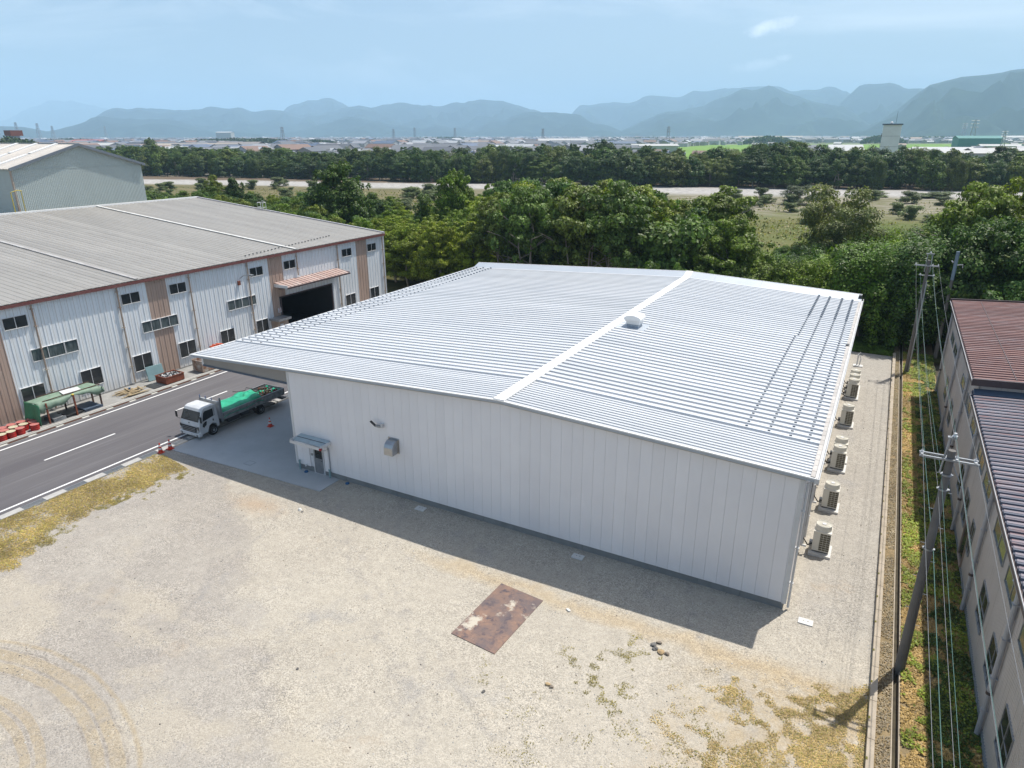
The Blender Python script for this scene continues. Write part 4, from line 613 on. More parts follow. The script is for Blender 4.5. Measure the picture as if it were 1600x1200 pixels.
MB().tube([(.85, -.02, .44), (.85, -.12, .44), (.85, -.14, .36)], .05, 8).build('pipe_cap', 'white', WH)
AW = thing('door_awning', (1.9, -.4, 2.3), 'small flat awning with white gutter over the side door of the white warehouse', 'awning')
for k in range(4):
    a = .62+k*.6; MB().hexa([(a, -.72, 2.36), (a+.585, -.72, 2.36), (a+.585, -.03, 2.52), (a, -.03, 2.52)], [(a, -.72, 2.38), (a+.585, -.72, 2.38), (a+.585, -.03, 2.55), (a, -.03, 2.55)]).build('awning_sheet', 'awnw', AW)
MB().box(.6, 3.02, -.36, -.32, 2.46, 2.485).build('awning_bar', 'dark', AW)
MB().box(.55, 3.07, -.92, -.88, 2.24, 2.42).box(.55, 3.07, -.88, -.72, 2.24, 2.27).box(.55, .62, -.9, -.01, 2.3, 2.5).box(3.0, 3.07, -.9, -.01, 2.3, 2.5).build('awning_gutter', 'white', AW)
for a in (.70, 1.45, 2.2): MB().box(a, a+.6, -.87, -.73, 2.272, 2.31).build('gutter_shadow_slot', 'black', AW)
MB().tube([(2.95, -.8, 2.26), (2.95, -.5, 2.05), (2.84, -.12, 1.95), (2.84, -.12, .55)], .035, 6).build('awning_downpipe', 'white', AW)
MB().box(3.0, 3.12, -.99, -.86, 2.28, 2.40).build('alarm_lamp', 'red', AW)
for px, hgt in ((.35, .62), (2.84, .55)): MB().lathe([(.055, 0), (.055, hgt), (.07, hgt), (.07, hgt+.06), (.0, hgt+.07)], (px, -.14, .0), 10).build('standpipe', 'teal', WH)
HO = thing('exhaust_hood', (7.9, -.3, 3.3), 'bent stainless exhaust hood on the white gable wall', 'vent hood')
hb = MB(); pr = [(-.02, 3.72), (-.25, 3.70), (-.46, 3.56), (-.56, 3.36), (-.58, 3.0), (-.58, 2.92), (-.02, 2.92)]
k_ = len(pr); hb.add([(7.62, y, z) for y, z in pr]+[(8.22, y, z) for y, z in pr], [tuple(range(k_)), tuple(range(2*k_-1, k_-1, -1))]+[(i, k_+i, k_+(i+1) % k_, (i+1) % k_) for i in range(k_)])
hb.build('hood', 'steel', HO); MB().box(7.54, 8.3, -.03, -.002, 2.86, 3.8).build('back_plate', 'steel', HO)
FLt = thing('wall_floodlight', (7.1, -.2, 4.45), 'small grey floodlight on a bracket high on the white gable wall', 'floodlight')
MB().tube([(7.25, -.002, 4.4), (7.25, -.16, 4.42)], .03, 6).box(6.86, 7.2, -.28, -.1, 4.36, 4.46).build('lamp_body', 'galv', FLt)
MB().hexa([(6.5, -.3, 4.62), (6.86, -.3, 4.38), (6.86, -.16, 4.38), (6.5, -.16, 4.62)], [(6.52, -.3, 4.66), (6.88, -.3, 4.43), (6.88, -.16, 4.43), (6.52, -.16, 4.66)]).build('lamp_head', 'dark', FLt)
MB().box(7.2, 7.32, -.22, -.08, 4.34, 4.58).build('sensor', 'insul', FLt)
# small concrete lids round the warehouse
for (x, y, lb) in ((9.95, -.5, 'white concrete lid by the gable wall, nearest the side door'), (19.7, -.62, 'white concrete lid by the middle of the gable wall'), (30.38, -.42, 'white concrete lid in the sun beyond the right corner of the white warehouse')):
    mb = MB().box(x-.3, x+.3, y-.2, y+.2, -.05, .05); mb.cur = 1; mb.box(x-.12, x-.06, y+.02, y+.05, .05, .056).box(x+.06, x+.12, y+.02, y+.05, .05, .056)
    tag(mb.build('inspection_chamber', ['conc_w', 'dark'], loc=(x, y, 0), bevel=.01), lb, 'drain lid', 'lids round the warehouse')
mb = MB().box(-3.5, -2.85, -1.35, -.8, .03, .042); mb.cur = 1; mb.box(-3.44, -2.91, -1.29, -.86, .042, .048)
tag(mb.build('slab_manhole', ['galv', 'slab'], loc=(-3.2, -1., 0)), 'flush square manhole cover in the concrete slab near the door', 'manhole cover')
for x, y, lb in ((.95, -.25, 'small round blue cap on the slab left of the side door'), (4.25, -.18, 'small round blue cap on the gravel right of the slab')):
    tag(MB().lathe([(.13, 0), (.13, .05), (.09, .08), (0, .085)], (x, y, .0 if x > 3.4 else .035), 12).build('ground_pipe_cap', 'bluecap', loc=(x, y, 0)), lb, 'pipe cap')  # round blue caps standing on the ground
# outdoor units
acP = {}
def ac_unit(y, label, first=[None]):
    t = thing('outdoor_unit', (30.37, y, 0), label, 'air conditioner', 'outdoor air conditioning units beside the white warehouse')
    if not acP:
        x0 = -.40; x1 = .40
        acP['plinth'] = MB().box(-.52, .52, -.62, .58, -.05, .13).mesh('plinth', 'conc_w')
        b = MB().box(x0, x1, -.37, .40, .2, 1.32).box(x0, x1, -.40, -.37, 1.24, 1.32); b.cur = 1; b.box(x0+.03, x1-.03, -.34, .36, .13, .2); acP['casing'] = b.mesh('casing', ['acw', 'dark'])
        acP['coil_panel'] = MB().box(-.08, .385, -.376, -.371, .27, 1.22).box(x1+.001, x1+.006, -.3, .36, .27, 1.22).mesh('coil_panel', 'coil')
        gr = MB()
        for i in range(4): gr.box(-.10+i*.16, -.088+i*.16, -.392, -.378, .25, 1.24)
        for i in range(9): gr.box(-.10, .398, -.39, -.379, .25+i*.122, .262+i*.122)
        for i in range(9): gr.box(x1+.008, x1+.018, -.33, .38, .25+i*.122, .262+i*.122)
        acP['grille'] = gr.mesh('grille', 'acw')
        acP['fan_shroud'] = MB().lathe([(.41, 1.32), (.385, 1.36), (.375, 1.60), (.36, 1.62), (.345, 1.60), (.345, 1.585), (.0, 1.583)], (0, 0, 0), 24).mesh('fan_shroud', 'acw')
        g2 = MB()
        for k in range(5): 
            r = .07+k*.065; g2.lathe([(r, 1.600), (r+.01, 1.608), (r+.018, 1.600), (r+.01, 1.597)], (0, 0, 0), 20)
            g2.f.pop(); g2.mi.pop()
        for k in range(12): a = k*pi/6; g2.tube([(.05*cos(a), .05*sin(a), 1.606), (.35*cos(a), .35*sin(a), 1.606)], .006, 4)
        acP['fan_guard'] = g2.mesh('fan_guard', 'acw')
        acP['hub'] = MB().lathe([(.10, 1.60), (.10, 1.625), (0, 1.63)], (0, 0, 0), 14).mesh('hub', 'white')
        acP['valve_cover'] = MB().box(-.55, -.401, -.2, .05, .3, .55).mesh('valve_cover', 'galv')
    for n_, me in acP.items(): inst(n_, me, t, (30.37, y, 0))
AC_L = ('ivory outdoor unit nearest the gable end of the white warehouse', 'ivory outdoor unit second from the near corner', 'ivory outdoor unit, the nearer one of the close pair', 'ivory outdoor unit hidden behind its twin in the close pair', 'ivory outdoor unit standing alone beyond the close pair', 'ivory outdoor unit, front one of the far row of three', 'ivory outdoor unit, middle one of the far row of three', 'ivory outdoor unit, last of the far row of three')
for y, lb in zip(UNITS, AC_L): ac_unit(y, lb)
tp = thing('tap_stand', (30.4, 39.4, 0), 'white pipe stand on a small slab past the last outdoor unit', 'pipe stand')
MB().box(30.0, 30.8, 39.1, 39.7, 0, .08).build('base', 'conc_w', tp); MB().tube([(30.3, 39.4, .08), (30.3, 39.4, 1.1), (30.45, 39.5, 1.3)], .06, 6).tube([(30.5, 39.4, .08), (30.55, 39.4, .7), (30.45, 39.4, 1.0)], .05, 6).build('pipe', 'white', tp)
# ------------------------------------------------------------------ long pale factory across the road
FB = thing('corrugated_factory', (-35, 12, 0), 'long pale corrugated factory with tan bands and grey roof across the road', 'factory')
XF = -23.86; FZ = 8.45; FS = .0876; FXR = -57.0; FY0, FY1 = -14.0, 39.34
froofz = lambda x: 8.75+FS*(XF-x)
PF = .478
TANS = [(-5.68, -3.95), (7.7, 9.5), (21.05, 22.8), (34.4, 36.15)]
DY0, DY1, DZ = 22.12, 29.66, 4.2
def fpanel(z0, mat):
    h = FZ-z0; mb = MB()
    mb.add([(0, 0, 0), (0, PF-.07, 0), (.035, PF-.055, 0), (.035, PF-.015, 0), (0, PF, 0), (0, 0, h), (0, PF-.07, h), (.035, PF-.055, h), (.035, PF-.015, h), (0, PF, h)],
           [(0, 1, 6, 5), (1, 2, 7, 6), (2, 3, 8, 7), (3, 4, 9, 8)])
    mb.box(-.08, -.001, 0, PF, 0, h); return mb.mesh('factory_panel', mat)
pmesh = {(z, m): fpanel(z, m) for z in (.12, DZ) for m in ('fwall', 'ftan')}
n = int((FY1-FY0)/PF)
for i in range(n+1):
    y = FY0+i*PF
    if y+PF > FY1+.2: break
    ym = y+PF/2
    m = 'ftan' if any(a-.1 < ym < b+.1 for a, b in TANS) else 'fwall'
    z = DZ if (y+PF > DY0+.1 and y < DY1-.1) else .12
    inst('wall_panel', pmesh[(z, m)], FB, (XF, y, z))
bd = MB()
bd.box(-57, XF-.09, FY0, DY0-.05, 0, FZ).box(-57, XF-.09, DY1+.05, FY1, 0, FZ).box(-57, XF-.09, DY0-.05, DY1+.05, DZ+.1, FZ-.01).box(-57, -36, DY0-.05, DY1+.05, 0, DZ+.1)
bd.add([(XF-.1, FY1+.0, FZ), (-57, FY1, FZ), (-57, FY1, froofz(-57)-.1), (XF-.1, FY1, froofz(XF)-.12)], [(0, 1, 2, 3)])
bd.build('wall', 'fwall', FB)
MB().box(XF-.085, XF+.02, FY0, DY0, -.1, .12).box(XF-.085, XF+.02, DY1, FY1, -.1, .12).build('plinth', 'conc', FB)
# dark interior behind the open door
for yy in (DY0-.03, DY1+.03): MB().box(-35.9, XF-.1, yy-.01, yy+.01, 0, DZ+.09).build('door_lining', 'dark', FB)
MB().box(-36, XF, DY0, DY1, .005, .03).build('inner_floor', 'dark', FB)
MB().box(XF-.09, XF+.06, DY0-.12, DY0, 0, DZ).box(XF-.09, XF+.06, DY1, DY1+.12, 0, DZ).box(XF-.09, XF+.06, DY0-.12, DY1+.12, DZ-.12, DZ+.0).build('door_frame', 'brown', FB)
def window(parent, axis_x, y0, y1, z0, z1, panes, glass, frame='trimw', side=1, sillz=True, rows=1):
    s = side; X = axis_x
    def bx(mb, d0, d1, a, b, c, d): mb.box(min(X+s*d0, X+s*d1), max(X+s*d0, X+s*d1), a, b, c, d)
    fr = MB(); w = .03
    bx(fr, 0, .10, y0-w, y0, z0-w, z1+w); bx(fr, 0, .10, y1, y1+w, z0-w, z1+w); bx(fr, 0, .10, y0, y1, z1, z1+w); bx(fr, 0, .13, y0, y1, z0-w, z0)
    for k in range(1, panes):
        ym = y0+(y1-y0)*k/panes; bx(fr, .03, .09, ym-.02, ym+.02, z0, z1)
    for k in range(1, rows):
        zm = z0+(z1-z0)*k/rows; bx(fr, .035, .085, y0, y1, zm-.015, zm+.015)
    fr = fr.build('window', frame, parent)
    for k in range(panes):
        a = y0+(y1-y0)*k/panes; b = y0+(y1-y0)*(k+1)/panes
        mb = MB(); bx(mb, .0, .055+.008*(k % 2), a+.01, b-.01, z0+.005, z1-.005); mb.build('pane', glass, fr)
UP = [(-3.72, -2.12), (5.2, 6.79), (9.65, 11.27), (18.52, 20.12), (22.95, 24.54), (31.8, 33.41), (36.26, 37.86)]
for a, b in UP: window(FB, XF, a, b, 6.86, 7.70, 2, 'glass')
for a, b in [(-3.72, -2.1), (.7, 2.36), (5.2, 6.83), (9.62, 11.27), (14.12, 15.7), (18.5, 20.0), (31.86, 33.5), (36.28, 37.9)]: window(FB, XF, a, b, 1.0, 2.36, 2, 'glass')
for a, b in [(-2.39, -.02), (6.54, 8.2), (8.28, 9.92), (15.42, 17.08), (17.14, 18.8)]: window(FB, XF, a, b, 4.12, 5.02, 2, 'glassc')
window(FB, XF, .06, 1.0, 4.12, 5.02, 1, 'glassc')
for y in (-8.3, -1.68, 4.9, 11.64, 18.2, 24.75, 31.0, 39.05):
    mb = MB(); z0 = .2 if y != 24.75 else 6.0
    mb.tube([(XF+.16, y, z0), (XF+.16, y, 8.3), (XF+.24, y, 8.42)], .065, 8)
    for z in (1.6, 3.3, 5.0, 6.7, 8.0):
        if z > z0: mb.box(XF+.03, XF+.25, y-.085, y+.085, z, z+.05)
    mb.build('downpipe', 'beige', FB)
MB().box(XF-.02, XF+.36, FY0, FY1+.12, 8.46, 8.50).box(XF+.30, XF+.36, FY0, FY1+.12, 8.50, 8.64).build('gutter', 'gutter', FB)
MB().box(XF+.33, XF+.37, FY0, FY1+.14, 8.42, 8.459).build('gutter_lip', 'gutter', FB)
rp = rib_profile(.55, .028, .16, .05)
rl_ = roof_sheet_mesh('factory_roof_sheet', rp, 57.0-23.60, (57.0-23.60)*FS, 'froof')
y = FY0
while y < FY1-.3:
    inst('roof_sheet', rl_, FB, (FXR, y, froofz(FXR)-.02)); y += .55
# raised expansion joints and verge
def slab_x(mb, y0, y1, h0, h1, xa=-57.0, xb=-23.6):
    return mb.hexa([(xa, y0, froofz(xa)+h0), (xb, y0, froofz(xb)+h0), (xb, y1, froofz(xb)+h0), (xa, y1, froofz(xa)+h0)], [(xa, y0, froofz(xa)+h1), (xb, y0, froofz(xb)+h1), (xb, y1, froofz(xb)+h1), (xa, y1, froofz(xa)+h1)])
slab_x(MB(), 24.5, 24.82, .03, .11).build('expansion_joint', pm('pale_joint_flashing', (.80, .79, .76), (.60, .59, .56), 1.5, .6, stretch=(1, 1, 1)), FB)
slab_x(MB(), 6.55, 6.85, .03, .10).build('expansion_joint', pm('old_joint_flashing', (.52, .51, .50), (.36, .34, .33), 1.1, .6), FB)
slab_x(MB(), FY1-.1, FY1+.16, -.25, .13).build('verge_trim', pm('lilac_grey_trim', (.52, .50, .52), rough=.5), FB)
MB().box(-57.25, -56.9, FY0, FY1+.1, froofz(-57)-.2, froofz(-57)+.16).build('ridge_trim', 'capwhite', FB)
# back slope, so that the roof is closed from the other side
bk = MB(); bk.hexa([(-80, FY0, 9.2), (-57.2, FY0, 11.4), (-57.2, FY1, 11.4), (-80, FY1, 9.2)], [(-80, FY0, 9.3), (-57.2, FY0, 11.5), (-57.2, FY1, 11.5), (-80, FY1, 9.3)]); bk.build('rear_roof', 'froof', FB)
sg = MB().box(-.08, .08, -.05, .05, 0, .08).mesh('snow_guard', 'dark')
yy = 18.3; k = 0
while yy < 32.2:
    xx = -24.35-.13*(yy-18.3); inst('snow_guard', sg, FB, (xx, FY0+.55*round((yy-FY0)/.55)+.29, froofz(xx)+.065)); yy += .55
# roof access ladder head with hoop rails
hl = MB()
for dy in (0, .55): hl.tube([(-44.6, FY1+.2, 10.2), (-44.6, FY1+.2, 11.5), (-44.2, FY1+.2, 11.7), (-43.6, FY1+.2, 11.5), (-43.6, FY1+.2, 10.2)] if dy == 0 else [(-44.6, FY1-.35, 10.4), (-44.6, FY1-.35, 11.5), (-43.6, FY1-.35, 11.5), (-43.6, FY1-.35, 10.4)], .04, 5)
for z in (10.9, 11.5): hl.tube([(-44.6, FY1+.2, z), (-44.6, FY1-.35, z)], .035, 5).tube([(-43.6, FY1+.2, z), (-43.6, FY1-.35, z)], .035, 5).tube([(-44.6, FY1-.35, z), (-43.6, FY1-.35, z)], .035, 5)
hl.build('ladder_head', 'white', FB)
yh = MB(); yh.tube([(-57, 15.2, 11.6), (-57, 15.2, 14.0), (-56.9, 15.9, 14.2), (-56.8, 16.3, 14.1)], .05, 6).tube([(-57, 16.3, 11.6), (-57, 16.3, 14.1)], .04, 5); yh.build('ladder_rail', 'yellow', FB)
# awning over the big door
for i in range(17):
    a = 21.45+i*.55
    MB().hexa([(XF+.02, a, 5.74), (XF+1.85, a, 5.41), (XF+1.85, a+.50, 5.41), (XF+.02, a+.50, 5.74)], [(XF+.02, a, 5.77), (XF+1.85, a, 5.44), (XF+1.85, a+.50, 5.44), (XF+.02, a+.50, 5.77)]).box(XF+.03, XF+.1, a+.49, a+.56, 5.72, 5.8).hexa([(XF+.02, a+.495, 5.75), (XF+1.85, a+.495, 5.42), (XF+1.85, a+.555, 5.42), (XF+.02, a+.555, 5.75)], [(XF+.02, a+.505, 5.82), (XF+1.85, a+.505, 5.49), (XF+1.85, a+.545, 5.49), (XF+.02, a+.545, 5.82)]).build('awning_sheet', 'awn', FB)
MB().box(XF+1.80, XF+1.98, 21.4, 30.85, 5.28, 5.40).build('awning_gutter', 'brown', FB)
MB().box(XF+.02, XF+1.9, 21.38, 21.44, 5.32, 5.62).box(XF+.02, XF+1.9, 30.8, 30.86, 5.32, 5.62).build('awning_side', 'trimw', FB)
for y in (22, 25, 28, 30.4): MB().tube([(XF+.02, y, 5.0), (XF+1.7, y, 5.30)], .04, 6).build('awning_bracket', 'brown', FB)
# number plate '3' by the door
NP = MB().box(XF+.04, XF+.06, 21.52, 21.94, 2.58, 3.06).build('number_plate', 'white', FB)
cu = bpy.data.curves.new('numeral', 'FONT'); cu.body = '3'; cu.size = .50; cu.extrude = .004; cu.align_x = 'CENTER'; cu.align_y = 'CENTER'; cu.materials.append(M['red'])
tmp = bpy.data.objects.new('numeral_tmp', cu); COL.objects.link(tmp); bpy.context.view_layer.update()
nme = bpy.data.meshes.new_from_object(tmp.evaluated_get(bpy.context.evaluated_depsgraph_get())); bpy.data.objects.remove(tmp)
nu = bpy.data.objects.new('numeral', nme); COL.objects.link(nu); nu.parent = NP; nu.location = Vector((XF+.068, 21.73, 2.82))-wloc(NP); nu.rotation_euler = (pi/2, 0, pi/2)
MB().tube([(XF+.03, 17.3, 6.95), (XF+.5, 17.35, 7.25), (XF+1.1, 17.7, 7.32)], .03, 6).box(XF+.95, XF+1.35, 17.55, 17.85, 7.25, 7.36).build('wall_lamp', 'galv', FB)
MB().box(XF+.04, XF+.22, 16.9, 17.15, 6.35, 6.75).build('lamp_gear_box', 'rust', FB)
# small booth left of the big door
bo = thing('door_booth', (-23.1, 21.0, 0), 'brown cabinet with a grey slab roof left of the dark factory doorway', 'cabinet')
MB().box(-23.8, -22.7, 20.4, 21.7, 0, 2.05).build('body', 'beige', bo); MB().box(-23.85, -22.45, 20.2, 21.95, 2.05, 2.25).build('roof', 'galv', bo)
MB().box(-22.7, -22.68, 20.55, 21.0, .9, 1.7).box(-22.7, -22.68, 21.1, 21.5, 1.2, 1.4).build('notice', 'white', bo)

# ------------------------------------------------------------------ tall grey-green hall behind it
GH = thing('grey_hall', (-90, 25.4, 0), 'tall grey green corrugated hall with beige ribbed roof behind the factory', 'warehouse')
GX, GY0, GY1, GE, GR = -60.0, 17.2, 33.6, 16.4, 19.0; GYM = (GY0+GY1)/2
gz = lambda y: GR-(GR-GE)*abs(y-GYM)/(GYM-GY0)
MB().add([(GX-.05, GY0+.05, 8), (GX-.05, GY1-.05, 8), (GX-.05, GY1-.05, GE-.1), (GX-.05, GYM, GR-.1), (GX-.05, GY0+.05, GE-.1), (-130, GY0+.05, 8), (-130, GY1-.05, 8), (-130, GY1-.05, GE-.1), (-130, GYM, GR-.1), (-130, GY0+.05, GE-.1)],
         [(0, 1, 2, 3, 4), (9, 8, 7, 6, 5), (5, 0, 4, 9), (1, 6, 7, 2)]).build('wall', 'gwall', GH)
gp = .82
for i in range(20):
    a = GY0+i*gp; b = a+gp; mb = MB()
    q = gp/4
    pts = []
    for k in range(4): pts += [(0, a+k*q), (0, a+k*q+q*.55), (.03, a+k*q+q*.65), (.03, a+k*q+q*.9)]
    pts.append((0, b)); nn = len(pts)
    mb.add([(GX+x, y, 8) for x, y in pts]+[(GX+x, y, gz(min(max(y, GY0), GY1))-.08) for x, y in pts], [(j, j+1, nn+j+1, nn+j) for j in range(nn-1)])
    mb.build('wall_panel', 'gwall', GH)
MB().box(GX-.01, GX+.05, GY0, GY1, GE-.15, GE-.11).build('panel_lap', 'gwall', GH)
for sgn in (-1, 1):
    ya, yb = (GY0-.35, GYM) if sgn < 0 else (GYM, GY1+.35)
    za, zb = gz(GY0)-.06, gz(GYM)
    if sgn > 0: za, zb = zb, za
    x = GX+.4; i = 0
    while x > -128:
        x2 = x-1.5; mb = MB(); q = .3
        vs0, vs1 = [], []
        for k in range(5):
            xa = x-k*q
            for dx, dz in ((0, 0), (-.08, .09), (-.14, .09), (-.22, 0)): vs0.append((xa+dx, ya, za+dz)); vs1.append((xa+dx, yb, zb+dz))
        vs0.append((x2, ya, za)); vs1.append((x2, yb, zb)); nn = len(vs0)
        mb.add(vs0+vs1, [(j, nn+j, nn+j+1, j+1) for j in range(nn-1)])
        mb.build('roof_sheet', 'groof', GH)
        if i % 3 == 2:
            f = lambda t: ya+(yb-ya)*t; h = lambda t: za+(zb-za)*t
            for (t0, t1) in ((.12, .52), (.56, .97)) if sgn < 0 else ((.05, .45), (.5, .9)):
                MB().hexa([(x2+.1, f(t0), h(t0)+.08), (x2+.75, f(t0), h(t0)+.08), (x2+.75, f(t1), h(t1)+.08), (x2+.1, f(t1), h(t1)+.08)], [(x2+.1, f(t0), h(t0)+.2), (x2+.75, f(t0), h(t0)+.2), (x2+.75, f(t1), h(t1)+.2), (x2+.1, f(t1), h(t1)+.2)]).build('roof_light', 'capwhite', GH)
        x = x2; i += 1
MB().box(-128, GX+.45, GYM-.2, GYM+.2, GR+.02, GR+.14).build('ridge_cap', 'galv', GH)
vb = MB()
for (a, b) in ((GY0-.35, GYM), (GYM, GY1+.35)):
    za, zb = (gz(GY0)-.06, GR) if a < GYM-1 else (GR, gz(GY1)-.06)
    vb.hexa([(GX+.4, a, za-.18), (GX+.5, a, za-.18), (GX+.5, b, zb-.18), (GX+.4, b, zb-.18)], [(GX+.4, a, za+.14), (GX+.5, a, za+.14), (GX+.5, b, zb+.14), (GX+.4, b, zb+.14)])
vb.build('verge_trim', pm('slate_trim', (.20, .23, .27), rough=.5), GH)
MB().tube([(GX+.1, GY0-.1, 8), (GX+.1, GY0-.1, 16.2)], .12, 8).build('downpipe', 'beige', GH)

# ------------------------------------------------------------------ grey workshop on the right edge
RW = thing('grey_workshop', (44, 10, 0), 'warm grey corrugated workshop with rusting red roof at the right edge', 'workshop')
XW = 36.55; YS = 14.7; YN, YFAR = -22.0, 35.4
def wpan(h):
    mb = MB(); w = .9; q = w/6; pts = []
    for k in range(6): pts += [(0, k*q), (0, k*q+q*.55), (-.022, k*q+q*.68), (-.022, k*q+q*.88)]
    pts.append((0, w)); nn = len(pts)
    mb.add([(x, y, 0) for x, y in pts]+[(x, y, h) for x, y in pts], [(j+1, j, nn+j, nn+j+1) for j in range(nn-1)]); mb.box(.001, .08, 0, w, 0, h)
    return mb.mesh('workshop_panel', 'rwall')
wl_, wh_ = wpan(6.35-.32), wpan(7.35-.32)
y = YN
while y < YFAR-.1:
    inst('wall_panel', wh_ if y > YS-.3 else wl_, RW, (XW, y, .32)); y += .9
MB().box(XW-.04, XW+.09, YN, YFAR+.4, -.2, .318).build('foundation', pm('blue_grey_base', (.27, .30, .32), (.20, .23, .25), 1.1, .85), RW)
wb = MB().box(XW+.09, 62, YN, YS-.01, 0, 6.2).box(XW+.09, 62, YS, YFAR+.3, 0, 7.3)
wb.build('wall', 'rwall', RW)
for i in range(28):
    a = YS; x0 = XW+.05+i*.9
    MB().box(x0, x0+.885, YS-.08, YS-.02, 6.3, 7.35+.05*(x0-XW)*.6).build('step_panel', 'rwall', RW)
prw = rib_profile(.45, .09, .17, .04)
RSL = .06
def wsheet(name, mat, x0, x1, z0):
    L = x1-x0; return roof_sheet_mesh(name, prw, L, -L*RSL, mat)
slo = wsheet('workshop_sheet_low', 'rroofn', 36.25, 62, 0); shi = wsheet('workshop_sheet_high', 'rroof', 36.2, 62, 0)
crn = MB().hexa([(0, .24, .092), (25.7, .24, .092+25.7*RSL), (25.7, .40, .092+25.7*RSL), (0, .40, .092)], [(0, .245, .10), (25.7, .245, .10+25.7*RSL), (25.7, .395, .10+25.7*RSL), (0, .395, .10)]).mesh('rib_crown', 'rtop')
y = YN
rr = random.Random(4)
while y < YS-.2:
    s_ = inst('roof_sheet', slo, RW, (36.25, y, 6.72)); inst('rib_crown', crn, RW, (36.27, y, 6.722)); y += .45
y = YS-.25
while y < YFAR+.1:
    inst('roof_sheet', shi, RW, (36.2, y, 7.5)); y += .45
sl = MB()
for xx, y0, y1, z in ((38.1, YS, YFAR, 7.5), (43.2, YS, YFAR, 7.5)):
    zc = z+(xx-36.2)*RSL; sl.box(xx-.02, xx+.02, y0, y1, zc+.095, zc+.11)
sl.build('fixing_line', 'brown', RW)
MB().box(36.16, 36.30, YN, YS-.3, 6.50, 6.68).build('eave_trim', 'brown', RW); MB().box(36.155, 36.17, YN, YS-.3, 6.68, 6.74).build('eave_lip', 'trimw', RW)
MB().box(36.10, 36.26, YS-.3, YFAR+.35, 7.28, 7.46).build('eave_trim', 'brown', RW); MB().box(36.095, 36.11, YS-.3, YFAR+.35, 7.46, 7.52).build('eave_lip', 'trimw', RW)
MB().hexa([(36.1, YS-.42, 7.24), (62, YS-.42, 7.24+25.9*RSL), (62, YS-.27, 7.24+25.9*RSL), (36.1, YS-.27, 7.24)], [(36.1, YS-.42, 7.62), (62, YS-.42, 7.62+25.9*RSL), (62, YS-.27, 7.62+25.9*RSL), (36.1, YS-.27, 7.62)]).build('step_fascia', 'brown', RW)
MB().hexa([(36.3, YS-.6, 6.80), (62, YS-.6, 6.80+25.7*RSL), (62, YS-.1, 6.80+25.7*RSL), (36.3, YS-.1, 6.80)], [(36.3, YS-.6, 6.84), (62, YS-.6, 6.84+25.7*RSL), (62, YS-.1, 7.0+25.7*RSL), (36.3, YS-.1, 7.0)]).build('step_flashing', 'bluetrim', RW)
MB().hexa([(36.1, YFAR+.3, 7.26), (62, YFAR+.3, 7.26+25.9*RSL), (62, YFAR+.42, 7.26+25.9*RSL), (36.1, YFAR+.42, 7.26)], [(36.1, YFAR+.3, 7.68), (62, YFAR+.3, 7.68+25.9*RSL), (62, YFAR+.42, 7.68+25.9*RSL), (36.1, YFAR+.42, 7.68)]).build('verge_trim', 'brown', RW)
for y, h in ((-11.5, 6.45), (-3.98, 6.45), (3.65, 6.45), (11.1, 6.45), (18.45, 7.25), (25.8, 7.25), (34.95, 7.25)):
    mb = MB().tube([(XW-.15, y, .1), (XW-.15, y, h-.3), (36.2, y, h+.05)], .085, 10)
    for z in (1.2, 2.6, 4.2, 5.6): mb.box(XW-.25, XW-.03, y-.1, y+.1, z, z+.03)
    mb.build('downpipe', pm('light_grey_pipe', (.50, .50, .52), rough=.45) if 'lgp' not in M else M['lgp'], RW)
    if 'lgp' not in M: M['lgp'] = bpy.data.materials['light_grey_pipe']
    MB().tube([(XW-.15, y, 1.9), (XW-.15, y, 2.02)], .1, 10).build('pipe_band', 'brown', RW)
for a, b in ((-14.6, -13), (-11.0, -9.4), (-7.25, -5.7), (-3.6, -1.92), (.0, 1.6), (6.0, 6.9), (8.9, 10.4), (12.3, 13.9), (19.6, 20.6), (23.0, 24.6), (28.3, 29.9)):
    window(RW, XW, a, b, 1.5, 3.0, 2, 'glass', frame='galv', side=-.6, rows=2)
for a, b in ((-15, -12.2), (-11.1, -8.4), (-7.5, -4.9), (-3.8, -1.38), (-.45, 2.3), (4.4, 6.9), (7.8, 10.3), (11.8, 14.2), (15.5, 18.0), (19.0, 21.9), (27.45, 29.9), (31.0, 33.4)):
    window(RW, XW, a, b, 4.95, 5.62, 2, 'glassg', frame='galv', side=-.6)
window(RW, XW, 6.95, 8.3, .35, 2.4, 1, 'glass', frame='beige', side=-1)

# ------------------------------------------------------------------ utility poles and wires
def utility_pole(x, y, h, label, arms=(), lean=0.):
    t = thing('utility_pole', (x, y, 0), label, 'utility pole', None)
    MB().tube([(x, y, -.3), (x+lean, y, h)], [.19, .12], 14).build('shaft', 'pole', t, smooth=False)
    st = MB()
    for k in range(10):
        z = 2.2+k*.72
        if z < h-.6: st.tube([(x-.14*(1 if k % 2 else -1), y, z), (x-.3*(1 if k % 2 else -1), y, z)], .012, 4)
    st.build('step_bolt', 'galv', t)
    for (xa, xb, z, dbl, ins) in arms:
        mb = MB()
        for dy in ((-.16, .16) if dbl else (.16,)): mb.box(xa, xb, y+dy-.035, y+dy+.035, z-.035, z+.035)
        mb.box(x-.18, x+.18, y-.15, y+.15, z-.02, z+.02) if dbl else None
        mb.build('crossarm', 'galv', t)
        for xi in ins:
            MB().lathe([(.03, .02), (.06, .05), (.03, .08), (.055, .12), (.03, .15), (.02, .18)], (xi, y+.0, z), 10).box(xi-.04, xi+.04, y-.16, y+.16, z+.05, z+.07).build('insulator', 'insul', t)
    return t
p1 = utility_pole(34.0, -1.6, 9.6, 'dark concrete utility pole with double crossarm beside the ditch in front', [(33.05, 34.85, 9.28, True, (33.12, 34.18, 34.74))])
